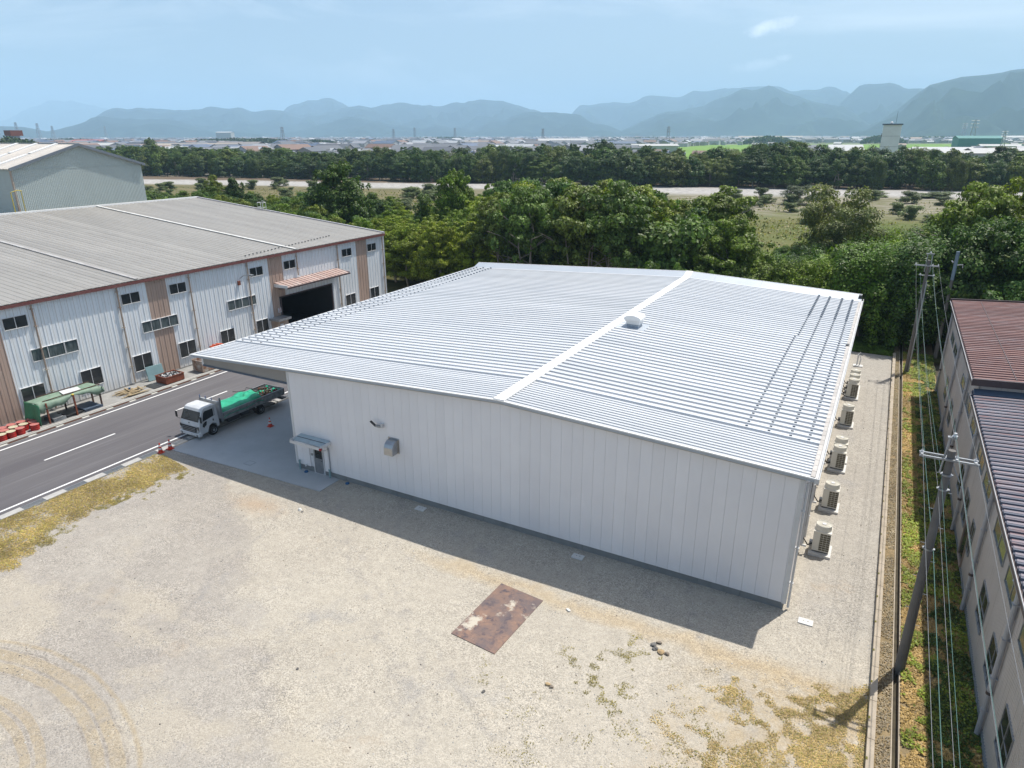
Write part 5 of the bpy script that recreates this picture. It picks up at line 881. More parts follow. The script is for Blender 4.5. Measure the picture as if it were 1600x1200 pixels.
MB().tube([(33.78, -1.6, 8.7), (33.86, -1.6, 10.12)], .035, 6).tube([(34.0, -1.45, 9.3), (34.45, -1.5, 8.4)], .02, 5).box(33.78, 34.05, -1.68, -1.52, 10.05, 10.1).build('top_bracket', 'galv', p1)
MB().lathe([(.05, 0), (.09, .05), (.05, .1), (.05, .16)], (33.98, -1.6, 10.1), 10).build('insulator', 'insul', p1)
for z in (5.57, 8.05, 8.63): MB().lathe([(.17, 0), (.17, .06)], (34.0, -1.6, z), 12).box(33.80, 34.2, -1.66, -1.54, z+.01, z+.05).build('band', 'galv', p1)
p2 = utility_pole(34.3, 39.5, 10.0, 'tall utility pole beyond the yard with wide upper crossarm and bracket frame', [(33.3, 35.1, 9.55, True, (33.38, 34.62, 35.02)), (33.75, 34.95, 8.7, False, (33.85, 34.85))])
MB().tube([(34.1, 39.5, 9.0), (34.12, 39.5, 10.55)], .03, 6).tube([(34.5, 39.5, 9.0), (34.48, 39.5, 10.55)], .03, 6).box(33.98, 34.6, 39.45, 39.55, 10.52, 10.58).build('top_bracket', 'galv', p2)
MB().lathe([(.05, 0), (.09, .05), (.05, .1), (.05, .16)], (34.3, 39.5, 10.58), 10).build('insulator', 'insul', p2)
MB().tube([(34.45, 39.32, .2), (34.42, 39.33, 8.2)], .06, 6).build('cable_riser', 'galv', p2)
p3 = utility_pole(36.75, 46.0, 7.6, 'weathered utility pole with blue grey steel top behind the workshop', [])
MB().tube([(36.75, 46, 7.4), (36.75, 46, 10.0)], .15, 12).build('steel_top', pm('blue_grey_steel', (.22, .30, .38), rough=.5), p3)
MB().tube([(36.55, 46, 9.0), (36.4, 46, 9.15)], .06, 6).tube([(36.9, 45.9, 8.8), (37.3, 45.7, 8.9), (37.32, 45.7, 8.6)], .04, 6).build('insulator', 'insul', p3)
def wire(a, b, sag, mat, label, r=.006, ext=None):
    pts = []
    for (P, Q, s) in ([(a, b, sag)]+([(b, ext, sag*.9)] if ext else [])):
        for k in range(17):
            t = k/16; pts.append((P[0]+(Q[0]-P[0])*t, P[1]+(Q[1]-P[1])*t, P[2]+(Q[2]-P[2])*t-4*s*t*(1-t)))
    return tag(MB().tube(pts, r, 5).build('overhead_wire', mat, loc=a), label, 'wire', 'overhead wires between the poles')
EY = -42
wire((33.38, 39.5, 9.78), (33.12, -1.6, 9.5), .55, 'cable', 'grey overhead wire on the left end of both crossarms', ext=(33.0, EY, 9.6))
wire((34.62, 39.5, 9.78), (34.18, -1.6, 9.5), .6, 'cable', 'grey overhead wire on the middle insulators of both crossarms', ext=(34.2, EY, 9.6))
wire((35.02, 39.5, 9.78), (34.74, -1.6, 9.5), .5, 'cable', 'grey overhead wire on the right end of both crossarms', ext=(34.7, EY, 9.6))
wire((34.3, 39.5, 10.74), (33.98, -1.6, 10.24), .5, 'cableg', 'green overhead wire carried on the top brackets of both poles', ext=(33.9, EY, 10.3))
wire((33.85, 39.5, 8.85), (33.84, -1.6, 8.66), .7, 'cableg', 'green overhead wire from the lower short crossarm to the pole in front', ext=(33.6, EY, 8.7))
wire((34.15, 39.5, 7.6), (33.84, -1.6, 8.1), .5, 'cable', 'grey overhead wire tied below the crossarm', ext=(33.6, EY, 8.0))
wire((34.15, 39.5, 5.9), (34.15, -1.6, 5.6), .6, 'cableg', 'lowest green cable tied half way up the pole in front', r=.012, ext=(34.0, EY, 5.6))
wire((34.2, 39.5, 6.6), (36.7, 46, 7.0), .25, 'cable', 'short grey wire between the two far poles')

# ------------------------------------------------------------------ truck
TK = thing('flatbed_truck', (-9.98, 3.75, 0), 'white flatbed truck with a green tarpaulin over its load, half under the canopy', 'truck')
tx0, tx1 = -11.0, -8.98
cb_ = bmesh.new()
# cab: side profile (y,z) swept over x, narrowed at the top
prof = [(-.14, .34), (-.20, .62), (-.18, 1.02), (-.10, 1.30), (.20, 1.93), (.32, 2.12), (.55, 2.20), (1.30, 2.20), (1.46, 2.13), (1.50, 1.0), (1.50, .55), (1.30, .55), (1.22, .82), (.95, .93), (.68, .82), (.56, .55), (.50, .40)]
rings = []
for xi, ins in ((tx0, .06), (tx0+.10, 0), (tx1-.10, 0), (tx1, .06)):
    ring = []
    for (yy, zz_) in prof:
        nar = max(0, (zz_-1.15))*.09
        xx = xi+(nar if xi < -10 else -nar)
        ring.append(cb_.verts.new((xx, yy+(ins if yy < .4 else 0)*.8, zz_-(ins*.5 if zz_ > 2 else 0))))
    rings.append(ring)
for a, b in zip(rings[:-1], rings[1:]):
    for i in range(len(prof)): cb_.faces.new((a[i], a[(i+1) % len(prof)], b[(i+1) % len(prof)], b[i]))
cb_.faces.new(rings[0]); cb_.faces.new(rings[-1][::-1])
bmesh.ops.recalc_face_normals(cb_, faces=cb_.faces)
off = Vector(TK.location)
for v in cb_.verts: v.co -= off
me = bpy.data.meshes.new('cab'); cb_.to_mesh(me); me.materials.append(M['truckw']); cabo = bpy.data.objects.new('cab', me); COL.objects.link(cabo); cabo.parent = TK
bv = cabo.modifiers.new('bevel', 'BEVEL'); bv.width = .035; bv.segments = 3; bv.limit_method = 'ANGLE'
def onfront(t, x, out=.012):   # t 0..1 up the windscreen plane (-.10,1.30)->(.20,1.93)
    return (x, -.10+.30*t-out, 1.30+.63*t+out*.4)
ws = MB(); ws.add([onfront(.08, tx0+.17), onfront(.08, tx1-.17), onfront(.97, tx1-.20), onfront(.97, tx0+.20)], [(0, 1, 2, 3)]); ws.build('windscreen', 'glass', TK)
wsf = MB()
wsf.add([onfront(.0, tx0+.10, .008), onfront(.0, tx1-.10, .008), onfront(1.03, tx1-.15, .008), onfront(1.03, tx0+.15, .008)], [(0, 1, 2, 3)]); wsf.build('windscreen_seal', 'black', TK)
MB().tube([onfront(.10, tx0+.35, .03), onfront(.30, tx0+.9, .03)], .012, 5).tube([onfront(.10, tx0+.95, .03), onfront(.28, tx0+1.5, .03)], .012, 5).build('wiper', 'black', TK)
def sidepane(z0, z1, pts, name, mat, out=.012, side=1):
    X = tx1 if side > 0 else tx0
    vs = []
    for (yy, zz_) in pts:
        nar = max(0, zz_-1.15)*.09; vs.append((X-side*nar+side*out, yy, zz_))
    f = tuple(range(len(vs))); return MB().add(vs, [f if side > 0 else f[::-1]]).build(name, mat, TK)
for sd in (1, -1):
    sidepane(0, 0, [(.16, 1.28), (1.12, 1.42), (1.14, 1.96), (.46, 1.96), (.36, 1.86)], 'side_window', 'glass', side=sd)
    sidepane(0, 0, [(.10, .93), (.22, .82), (.44, .98), (.50, 1.22), (.38, 1.24), (.16, 1.12)], 'lower_window', 'glass', side=sd)
    sidepane(0, 0, [(.97, 1.22), (1.07, 1.22), (1.07, 1.08), (.97, 1.08)], 'door_handle', 'black', side=sd)
    sidepane(0, 0, [(1.2, .56), (1.23, .56), (1.23, 2.0), (1.2, 2.0)], 'door_gap', 'dark', out=.006, side=sd)
fx0, fx1 = tx0+.18, tx1-.18
MB().add([(fx0+.12, -.232, .52), (fx1-.12, -.232, .52), (fx1-.02, -.222, .95), (fx0+.02, -.222, .95)], [(0, 1, 2, 3)]).build('grille', 'black', TK)
gb = MB()
for k in range(3): gb.box(fx0+.14, fx1-.14, -.262, -.235, .60+k*.12, .635+k*.12)
gb.build('grille_bar', 'galv', TK)
MB().add([(-10.05, -.182, 1.12), (-9.93, -.182, 1.12), (-9.93, -.165, 1.20), (-10.05, -.165, 1.20)], [(0, 1, 2, 3)]).build('badge', 'dark', TK)
for xa, xb in ((fx0-.14, fx0+.0), (fx1+.0, fx1+.14)):
    MB().box(xa, xb, -.215, -.05, .62, .98).build('headlight', 'glass', TK); MB().box(xa+.02, xb-.02, -.225, -.213, .66, .76).build('lamp_lens', 'insul', TK)
MB().box(tx0-.01, tx1+.01, -.27, .02, .24, .50).build('bumper', 'truckw', TK, bevel=.05)
for xx in (tx0+.18, tx1-.26): MB().box(xx, xx+.08, -.285, -.265, .28, .42).build('fog_lamp', 'black', TK)
MB().box(-10.16, -9.83, -.29, -.272, .30, .44).build('number_plate', 'white', TK)
for sx, X in ((-1, tx0), (1, tx1)):
    MB().tube([(X, .02, 1.85), (X+sx*.24, -.12, 1.86), (X+sx*.26, -.14, 1.80)], .014, 5).tube([(X, .0, 1.2), (X+sx*.24, -.12, 1.3), (X+sx*.26, -.14, 1.36)], .014, 5).build('mirror_arm', 'black', TK)
    MB().box(X+sx*.26-.09, X+sx*.26+.09, -.18, -.11, 1.36, 1.80).build('mirror', 'black', TK, bevel=.03)
def wheel(x, y, dual=False):
    t = MB(); 
    w = .24 if not dual else .46
    prof_ = [(.20, 0), (.36, 0), (.385, .05), (.385, w-.05), (.36, w), (.20, w)]
    base = MB().lathe(prof_, (0, 0, 0), 24)
    def rot(mb): mb.v = [(vz, vx, vy) for vx, vy, vz in mb.v]; return mb
    sgn = 1 if x > -10 else -1
    rot(base); base.v = [(x+sgn*(vx-w), y+vy, .385+vz) for vx, vy, vz in base.v]; o = base.build('tyre', 'black', TK)
    rim = MB().lathe([(.205, -.005), (.21, .02), (.17, -.02), (.11, -.05), (.09, .02), (0, .03)], (0, 0, 0), 20); rot(rim); rim.v = [(x+sgn*vx+sgn*.0, y+vy, .385+vz) for vx, vy, vz in rim.v]
    rim.build('rim', 'galv', TK)
for sx in (tx1+.0, tx0-.0): wheel(sx, .95); wheel(sx, 5.25, True)
MB().box(-10.45, -10.2, 1.3, 7.5, .55, .80).box(-9.75, -9.5, 1.3, 7.5, .55, .80).box(-10.5, -9.45, 5.1, 5.4, .3, .5).box(-10.9, -9.1, 7.45, 7.55, .45, .6).build('chassis', 'dark', TK)
MB().box(tx1-.45, tx1-.05, 2.3, 3.3, .45, .8).box(tx0+.05, tx0+.5, 2.4, 3.2, .42, .8).box(tx1-.4, tx1-.1, 3.5, 4.2, .5, .78).build('side_tank', 'dark', TK)
MB().box(tx0-.02, tx1+.02, 1.72, 7.68, .88, .96).build('bed_floor', 'bed', TK)
for X in (tx0-.05, tx1+.01):
    for (a, b) in ((1.85, 4.72), (4.78, 7.64)):
        MB().box(X, X+.04, a, b, .82, 1.34).build('side_gate', 'bed', TK)
    MB().box(X-.01, X+.05, 4.70, 4.80, .7, 1.38).build('gate_post', 'bed', TK)
    MB().box(X-.02, X+.06, 1.85, 7.64, 1.34, 1.37).build('gate_rail', 'galv', TK)
MB().box(tx0, tx1, 7.66, 7.70, .82, 1.34).build('tail_gate', 'bed', TK)
MB().box(tx0+.02, tx1-.02, 1.72, 1.80, .96, 2.22).build('headboard', 'truckw', TK)
MB().box(tx0-.02, tx1+.02, 1.66, 1.72, 1.98, 2.24).build('headboard_rail', 'galv', TK)
for X in (tx0+.02, tx0+.62, tx0+1.25): MB().tube([(X, 1.70, 2.2), (X, 1.70, 2.46)], .03, 6).build('headboard_hook', pm('blue_grey_hook', (.10, .16, .35), rough=.5) if 'hook' not in M else M['hook'], TK); M['hook'] = bpy.data.materials['blue_grey_hook']
MB().box(tx1-.02, tx1+.07, 1.68, 1.80, .75, 2.52).box(tx0-.07, tx0+.02, 1.68, 1.80, .75, 2.3).build('corner_post', 'galv', TK)
MB().box(tx0+.1, tx0+.5, 7.45, 7.72, .30, .42).box(tx1-.5, tx1-.1, 7.5, 7.9, .44, .52).box(tx0+.3, tx1-.3, 7.75, 7.85, .4, .5).build('rear_bar', 'dark', TK)
MB().box(tx1-.34, tx1-.04, 4.62, 5.9, .80, .84).box(tx0+.04, tx0+.34, 4.62, 5.9, .80, .84).build('mudguard', 'black', TK)
# tarpaulin: thrown over the load, top facets with folds
NX, NY = 17, 30
tv = []
rs = np.random.RandomState(3)
for j in range(NY):
    t = j/(NY-1); yj = 1.9+t*3.75
    for i in range(NX):
        s = i/(NX-1); X = tx0-.07+s*(tx1-tx0+.14)
        edge = min(s, 1-s)
        prof_h = 1.37+.10*min(1, edge/.2)*(.8+.2*sin(pi*min(t*1.2, 1)))
        if edge < .001: prof_h = 1.02+.05*sin(yj*3)
        elif edge < .07: prof_h = 1.36
        h = prof_h+.03*sin(yj*4.3+s*6)+.025*abs(sin(yj*7.1-s*9))+.03*rs.rand()
        if t < .08: h -= .12*(1-t/.08)
        if t > .72: h += .10*sin((t-.72)/.28*pi)+.05*sin(s*17+t*9)+.03*rs.rand()
        tv.append((X, yj+(.12*sin(s*5) if t > .95 else 0), h))
tf = [(j*NX+i, j*NX+i+1, (j+1)*NX+i+1, (j+1)*NX+i) for j in range(NY-1) for i in range(NX-1)]
tar = MB().add(tv, tf).build('tarpaulin', 'tarp', smooth=True, loc=(-9.98, 3.75, 1.3)); so = tar.modifiers.new('thick', 'SOLIDIFY'); so.thickness = .015
tag(tar, 'bright green tarpaulin thrown over the load of the truck', 'tarpaulin')
tb = MB().tube([(tx0+.3, 4.3, 1.85), (tx0+.9, 4.35, 1.93), (tx0+1.1, 4.8, 1.93), (tx0+.6, 5.3, 1.9), (tx1-.4, 5.5, 1.86), (tx1-.05, 5.6, 1.5)], .025, 5); tag(tb.build('tarp_rope', 'black', loc=(-10, 4.8, 1.9)), 'black rope loops lying over the back of the green tarpaulin', 'rope')
ld = MB(); rr = random.Random(11)
for k in range(260):
    x, y, z = rr.uniform(tx0+.1, tx1-.1), rr.uniform(5.3, 7.45), .97+rr.random()**2*.3; s = rr.uniform(.04, .14); ld.cur = rr.choice((0, 0, 1, 2, 3))
    a = rr.random()*3; c_, s_ = cos(a)*s, sin(a)*s
    ld.hexa([(x-c_, y-s_, z-.05), (x+s_, y-c_, z-.05), (x+c_, y+s_, z-.05), (x-s_, y+c_, z-.05)], [(x-c_, y-s_, z+s*.7), (x+s_, y-c_, z+s*.5), (x+c_, y+s_, z+s*.9), (x-s_, y+c_, z+s*.6)])
tag(ld.build('scrap_load', ['soil', 'tarp', 'scrap', 'rust'], loc=(-10, 6.4, 1)), 'dark mixed scrap in the open rear of the truck bed', 'scrap', kind='stuff')

# ------------------------------------------------------------------ cones
cone_parts = {}
def cone(x, y, z, label):
    t = thing('traffic_cone', (x, y, z), label, 'traffic cone', 'red and white traffic cones')
    if not cone_parts:
        cone_parts['base'] = (MB().box(-.19, .19, -.19, .19, 0, .035).mesh('cone_base', 'conered'))
        R_ = lambda h: .155-.125*h/.68
        cone_parts['body'] = MB().lathe([(R_(0), .035), (R_(.68), .70), (0, .71)], (0, 0, 0), 18).mesh('cone_body', 'conered')
        for a, b in ((.20, .32), (.42, .54)):
            cone_parts['band%d' % int(a*10)] = MB().lathe([(R_(a)+.004, .035+a), (R_(b)+.004, .035+b), (R_(b)-.002, .035+b)], (0, 0, 0), 18).mesh('cone_band', 'white')
    for n_, me in cone_parts.items(): inst('reflective_band' if 'band' in n_ else n_, me, t, (x, y, z))
cone(-9.75, -2.75, .0, 'striped traffic cone, the left one of the pair at the road edge'); cone(-9.62, -2.12, .04, 'striped traffic cone, the right one of the pair at the road edge'); cone(-6.57, 3.85, .035, 'striped traffic cone standing alone on the slab behind the truck')

# ------------------------------------------------------------------ things along the factory wall
def drum(x, y, lid, label, top=.46):
    t = thing('steel_drum', (x, y, 0), label, 'drum', 'red cut down drums in front of the factory')
    MB().lathe([(.27, 0), (.285, .02), (.28, top*.33), (.292, top*.36), (.28, top*.40), (.28, top*.66), (.292, top*.70), (.28, top*.74), (.285, top-.02), (.30, top)], (x, y, 0), 20).build('body', 'red', t)
    MB().lathe([(.30, top), (.30, top+.015), (.275, top+.018), (.27, top+.004), (0, top+.004)], (x, y, 0), 20).build('lid', lid, t)
DR = [(-21.24, -6.73, 'cream'), (-21.25, -6.12, 'cream'), (-21.30, -5.50, 'pinkred'), (-21.1, -4.62, 'pinkred'), (-21.86, -6.25, 'pinkred'), (-21.92, -5.62, 'cream'), (-21.84, -4.98, 'cream'), (-21.74, -4.36, 'pinkred'), (-22.45, -6.1, 'pinkred'), (-22.52, -5.46, 'pinkred'), (-22.48, -4.83, 'pinkred'), (-22.40, -4.20, 'pinkred'), (-21.85, -6.9, 'pinkred'), (-22.48, -6.75, 'cream'), (-21.24, -7.4, 'pinkred')]
for x, y, l in DR:
    if l == 'cream': lb = 'red steel drum with a cream coloured lid in the cluster by the tan wall'
    else: lb = 'red steel drum with a faded pinkish lid in the cluster by the tan wall'
    if (x, y) == (-21.1, -4.62): lb = 'red steel drum with half dark lid, nearest the green shelter'
    drum(x, y, l, lb)
SH = thing('tarp_shelter', (-22, -1.7, 0), 'low shelter with dull green tarpaulin roof on rusty posts by the factory wall', 'shelter')
for (x, y, m_) in ((-21.35, -3.45, 'rust'), (-21.25, -1.5, 'rust'), (-22.85, -1.4, 'woodd'), (-22.7, .62, 'woodd'), (-21.45, .55, 'woodd'), (-22.95, -3.4, 'woodd')): MB().box(x-.05, x+.05, y-.05, y+.05, 0, 1.62).build('post', m_, SH)
# canopy sheet with drooping sides
NX, NY = 15, 34; tv = []
for j in range(NY):
    t = j/(NY-1); yj = -4.0+t*5.1
    for i in range(NX):
        s = i/(NX-1); xx = -23.15+s*2.05; z = 1.66+.03*sin(yj*2+s*4)
        if s > .86:  # front edge droops, scalloped
            z -= (s-.86)/.14*(.34+.20*sin(yj*1.9+.6)+.08*sin(yj*5.1)+(.5 if t < .08 else 0)); xx = -23.15+.86*2.05+(s-.86)*.6
        if s < .08: z -= (.08-s)/.08*.25
        if t > .90: z -= (t-.90)/.1*(.22+.1*sin(s*12)); 
        tv.append((xx+.02*sin(yj*7), yj if t < .95 else yj-.2, z))
for_f = [(j*NX+i, j*NX+i+1, (j+1)*NX+i+1, (j+1)*NX+i) for j in range(NY-1) for i in range(NX-1)]
o = MB().add(tv, for_f).build('tarpaulin_roof', 'tarpd', SH, smooth=True); m_ = o.modifiers.new('thick', 'SOLIDIFY'); m_.thickness = .02
tv = []
for j in range(12):
    for i in range(14):
        s = i/13; t = j/11; tv.append((-23.1+s*1.95+.25*t*s, -4.02-.32*t*(.6+.4*sin(s*9))-.05*sin(s*25)*t, 1.64-t*1.5+.05*sin(s*15)*t))
o = MB().add(tv, [(j*14+i, j*14+i+1, (j+1)*14+i+1, (j+1)*14+i) for j in range(11) for i in range(13)]).build('end_curtain', 'tarpe', SH, smooth=True); m_ = o.modifiers.new('thick', 'SOLIDIFY'); m_.thickness = .02
MB().box(-22.95, -22.88, -3.2, .7, 1.69, 1.74).box(-21.65, -21.58, -3.5, .8, 1.69, 1.74).build('roof_batten', 'woodd', SH)
MB().hexa([(-22.7, -1.7, 1.70), (-21.8, -1.9, 1.70), (-21.75, -.6, 1.70), (-22.55, -.4, 1.70)], [(-22.7, -1.7, 1.73), (-21.8, -1.9, 1.73), (-21.75, -.6, 1.73), (-22.55, -.4, 1.73)]).build('white_sheet', 'white', SH)
MB().lathe([(.09, 0), (.11, .06), (.05, .1)], (-21.3, -1.5, 1.62), 10).build('yellow_cap', 'yellow', SH)
for (x0, x1, y0, y1, h, m_, lb) in ((-22.7, -21.25, -3.2, -2.3, .28, 'galv', 'grey box under the near end of the green shelter'), (-22.7, -21.3, -2.2, -1.0, .18, 'dark', 'dark slatted pallet under the middle of the green shelter'), (-22.8, -21.2, -.9, .5, .22, 'bluetrim', 'blue grey slatted pallet under the far end of the green shelter')):
    p_ = thing('pallet', ((x0+x1)/2, (y0+y1)/2, 0), lb, 'pallet')
    nb = int((y1-y0)/.13)
    for k in range(nb): MB().box(x0, x1, y0+k*.13, y0+k*.13+.11, h-.03, h).build('slat', m_, p_)
    MB().box(x0+.05, x0+.15, y0, y1, .0, h-.03).box(x1-.15, x1-.05, y0, y1, .0, h-.03).box((x0+x1)/2-.05, (x0+x1)/2+.05, y0, y1, 0, h-.03).build('bearer', m_, p_)
WP = thing('timber_pile', (-22, 3.6, 0), 'loose pile of pale sawn boards on the apron by the factory wall', 'timber pile')
rr = random.Random(5)
for k in range(34):
    x = -22.8+rr.random()*1.6; y = 3.5+rr.uniform(-.55, .45); L = rr.uniform(.9, 1.7); a = rr.gauss(0, .13); z = .02+.05*(k//9)+rr.uniform(0, .01); w = rr.uniform(.05, .11)
    me_ = MB().box(-w/2, w/2, -L/2, L/2, 0, .035).mesh('board', 'wood'); inst('board', me_, WP, (x, y, z), (rr.uniform(-.02, .02), 0, a))
for (x, y, a) in ((-22.4, 3.3, 1.35), (-21.9, 4.1, 1.3)): inst('board', MB().box(-.05, .05, -.5, .5, 0, .05).mesh('board', 'wood'), WP, (x, y, .26), (0, 0, a))
tag(MB().lathe([(.09, 0), (.09, .12), (0, .13)], (-22.2, 3.4, .32), 10).build('blue_pot', 'bluecap', loc=(-22.2, 3.4, .32)), 'small blue tin on top of the timber pile', 'tin')
tag(MB().box(-22.6, -21.2, 4.9, 5.6, 0, .05).build('black_mat', 'dark', loc=(-22, 5.2, 0)), 'flat black mat between the timber pile and the rusty bin', 'mat')
def skip(name, x0, x1, y0, y1, h, mat, inner, label, cat, taper=.08):
    t = thing(name, ((x0+x1)/2, (y0+y1)/2, 0), label, cat); w = .05
    for nm, (a, b, c, d) in (('side_plate', (x0, x0+w, y0, y1)), ('side_plate', (x1-w, x1, y0, y1)), ('end_plate', (x0+w, x1-w, y0, y0+w)), ('end_plate', (x0+w, x1-w, y1-w, y1))):
        MB().box(a, b, c, d, .06, h).build(nm, mat, t)
    rim = MB().box(x0-.03, x1+.03, y0-.03, y0+.03, h, h+.05).box(x0-.03, x1+.03, y1-.03, y1+.03, h, h+.05).box(x0-.03, x0+.03, y0+.03, y1-.03, h, h+.05).box(x1-.03, x1+.03, y0+.03, y1-.03, h, h+.05); rim.build('rim', mat, t)
    MB().box(x0+w, x1-w, y0+w, y1-w, .06, .12).build('floor', inner, t)
    MB().box(x0+.15, x0+.3, y0+.1, y1-.1, 0, .06).box(x1-.3, x1-.15, y0+.1, y1-.1, 0, .06).build('skid', 'dark', t)
    return t
skip('scrap_bin', -22.5, -21.1, 6.0, 7.75, .62, 'rust', 'rust', 'open rust brown steel bin full of dark scrap beside the factory wall', 'scrap bin')
ld = MB(); rr = random.Random(21)
for k in range(330):
    x, y = rr.uniform(-22.4, -21.2), rr.uniform(6.1, 7.65); z = .5+.16*(1-abs(y-6.9)/1.)*rr.random()+.02; s = rr.uniform(.02, .09); ld.cur = rr.choice((0, 0, 0, 1, 1, 2)); a = rr.random()*3; c_, s_ = cos(a)*s, sin(a)*s
    ld.hexa([(x-c_, y-s_, z-.1), (x+s_, y-c_, z-.1), (x+c_, y+s_, z-.1), (x-s_, y+c_, z-.1)], [(x-c_, y-s_, z+s*.7), (x+s_, y-c_, z+s*.4), (x+c_, y+s_, z+s*.9), (x-s_, y+c_, z+s*.5)])
ld.cur = 0; ld.box(-22.4, -21.2, 6.1, 7.65, .2, .5)
tag(ld.build('scrap_heap', ['dark', 'scrap', 'insul'], loc=(-21.8, 6.9, .5)), 'black and silver metal scrap filling the rust brown bin', 'scrap', kind='stuff')
tag(MB().hexa([(-23.3, 5.85, .05), (-23.2, 5.85, .05), (-23.05, 7.3, .05), (-23.15, 7.3, .05)], [(-23.5, 5.85, 1.25), (-23.42, 5.85, 1.25), (-23.3, 7.3, 1.25), (-23.38, 7.3, 1.25)]).build('teal_panel', 'teal', loc=(-23.3, 6.5, .6)), 'pale teal board leaning behind the rust brown bin', 'board')
b2 = skip('white_bin', -22.35, -21.05, 9.6, 11.1, 1.05, 'rustw', 'rust', 'white painted bin stained with rust further along the factory wall', 'bin')
tag(MB().box(-22.2, -21.2, 9.75, 10.95, .12, .5).build('bin_contents', 'rust', loc=(-21.7, 10.3, .3)), 'rusty offcuts lying inside the white bin', 'scrap')
tag(MB().box(-23.4, -22.9, 12.4, 13.6, 1.05, 1.45).box(-23.35, -22.95, 12.45, 12.55, 0, 1.05).box(-23.35, -22.95, 13.45, 13.55, 0, 1.05).box(-23.42, -22.88, 12.7, 12.9, 1.45, 1.52).box(-23.42, -22.88, 13.1, 13.3, 1.45, 1.52).build('orange_rack', 'orange', loc=(-23.2, 13, 0)), 'orange steel rack against the factory wall just above the canopy edge', 'rack')

# ------------------------------------------------------------------ rusty plate and stones in the yard
def platemat():
    g = G('rusty_plate'); c = g.mix(g.ramp(g.noise(1.1, 6, .65), .38, .62), (.13, .10, .10), (.24, .15, .11)); c = g.mix(g.ramp(g.noise(2.3, 6, .7, off=(3, 1, 0)), .5, .66), c, (.075, .062, .075))
    c = g.mix(g.ramp(g.noise(.62, 6, .68, off=(.6, 3.3, 0)), .575, .64), c, (.46, .42, .35)); g.bump(g.noise(4, 5), .3, .01); return g.done(c, .6, .3)
mp_ = MB().hexa([(17.36, -4.33, -.02), (17.16, -8.36, -.02), (19.40, -8.56, -.02), (19.66, -4.55, -.02)][::-1], [(17.36, -4.33, .03), (17.16, -8.36, .03), (19.40, -8.56, .03), (19.66, -4.55, .03)][::-1])
tag(mp_.build('steel_plate', platemat(), loc=(18.4, -6.4, 0)), 'large rusty steel plate with sandy patches lying on the gravel', 'steel plate')
def stone(x, y, r, mat, label, seed, flat=.7):
    rr = np.random.RandomState(seed); bm = bmesh.new(); bmesh.ops.create_icosphere(bm, subdivisions=3, radius=1)
    off = rr.rand(3)*6
    for v in bm.verts:
        n = v.co.normalized(); k = 1+.16*sin(3*n.x+off[0])+.14*sin(3.3*n.y+off[1]+n.z*2)+.10*sin(5*n.z+off[2]); v.co = Vector((n.x*r*k*1.15, n.y*r*k, n.z*r*k*flat))
    me = bpy.data.meshes.new('stone'); bm.to_mesh(me); bm.free(); me.materials.append(M[mat]); o = bpy.data.objects.new('stone', me); COL.objects.link(o); o.location = (x, y, r*flat*.55); o.rotation_euler = (0, 0, rr.rand()*6)
    return tag(o, label, 'stone', 'stones lying on the gravel')
for i, a in enumerate(((25.36, -5.24, .17, 'rocky', 'smooth ochre stone in the small group of stones on the yard'), (25.0, -4.95, .15, 'rockd', 'dark stone on the left of the small group of stones'), (25.10, -5.14, .14, 'rockd', 'dark stone wedged beside the ochre one in the group'), (25.14, -4.72, .13, 'rock', 'brown stone at the top of the small group of stones'), (25.62, -5.2, .13, 'rock', 'brown stone on the right of the small group of stones'),
     (22.05, -9.0, .12, 'rocky', 'left half of the split ochre stone alone on the yard'), (22.2, -9.06, .11, 'rock', 'right half of the split ochre stone alone on the yard'), (20.02, -10.5, .09, 'rockd', 'small dark stone at the front of the yard'), (3.97, -3.85, .14, 'conc_w', 'pale lump of concrete at the shadow edge near the slab'), (4.25, -3.95, .08, 'rockd', 'small dark chip beside the pale lump'), (20.95, -4.6, .13, 'conc_w', 'flat pale stone right of the rusty plate'), (12.9, -13.0, .07, 'rockd', 'lone black pebble in the front part of the yard'))):
    stone(a[0], a[1], a[2]*.7, *a[3:], seed=i+3, flat=.45 if 'flat' in a[4] else .7)
# ------------------------------------------------------------------ foliage
rng = np.random.RandomState(12)
def rand_unit(n):
    v = rng.normal(size=(n, 3)); return v/np.linalg.norm(v, axis=1, keepdims=True)
def leaves(cent, nrm, size, aspect=.62):
    """one folded diamond per centre, facing roughly nrm"""
    n = len(cent); nrm = nrm/np.linalg.norm(nrm, axis=1, keepdims=True)
    a = np.cross(nrm, rand_unit(n)); a /= np.linalg.norm(a, axis=1, keepdims=True); b = np.cross(nrm, a)
    s = (size*(.6+.8*rng.rand(n)))[:, None]
    v = np.empty((n, 4, 3)); v[:, 0] = cent-a*s; v[:, 1] = cent+b*s*aspect; v[:, 2] = cent+a*s; v[:, 3] = cent-b*s*aspect
    return v.reshape(-1, 3)
def crown_pts(blobs, per, up=.55):
    """blobs: (x,y,z,r,flat). leaves hug the outside of each clump, most on its upper side"""
    C, N = [], []
    for (x, y, z, r, fl) in blobs:
        k = int(per*r*r); d = rand_unit(k); d[:, 2] = np.where(rng.rand(k) < up, np.abs(d[:, 2]), d[:, 2])
        rad = r*(.62+.42*rng.rand(k)**.6)[:, None]*(1+.18*np.sin(d[:, :1]*5+x)+.14*np.sin(d[:, 1:2]*6+y))
        C.append(np.array([x, y, z])+d*rad*np.array([1, 1, fl])); nn = d+rand_unit(k)*.7; nn[:, 2] += .45; N.append(nn)
    return np.concatenate(C), np.concatenate(N)
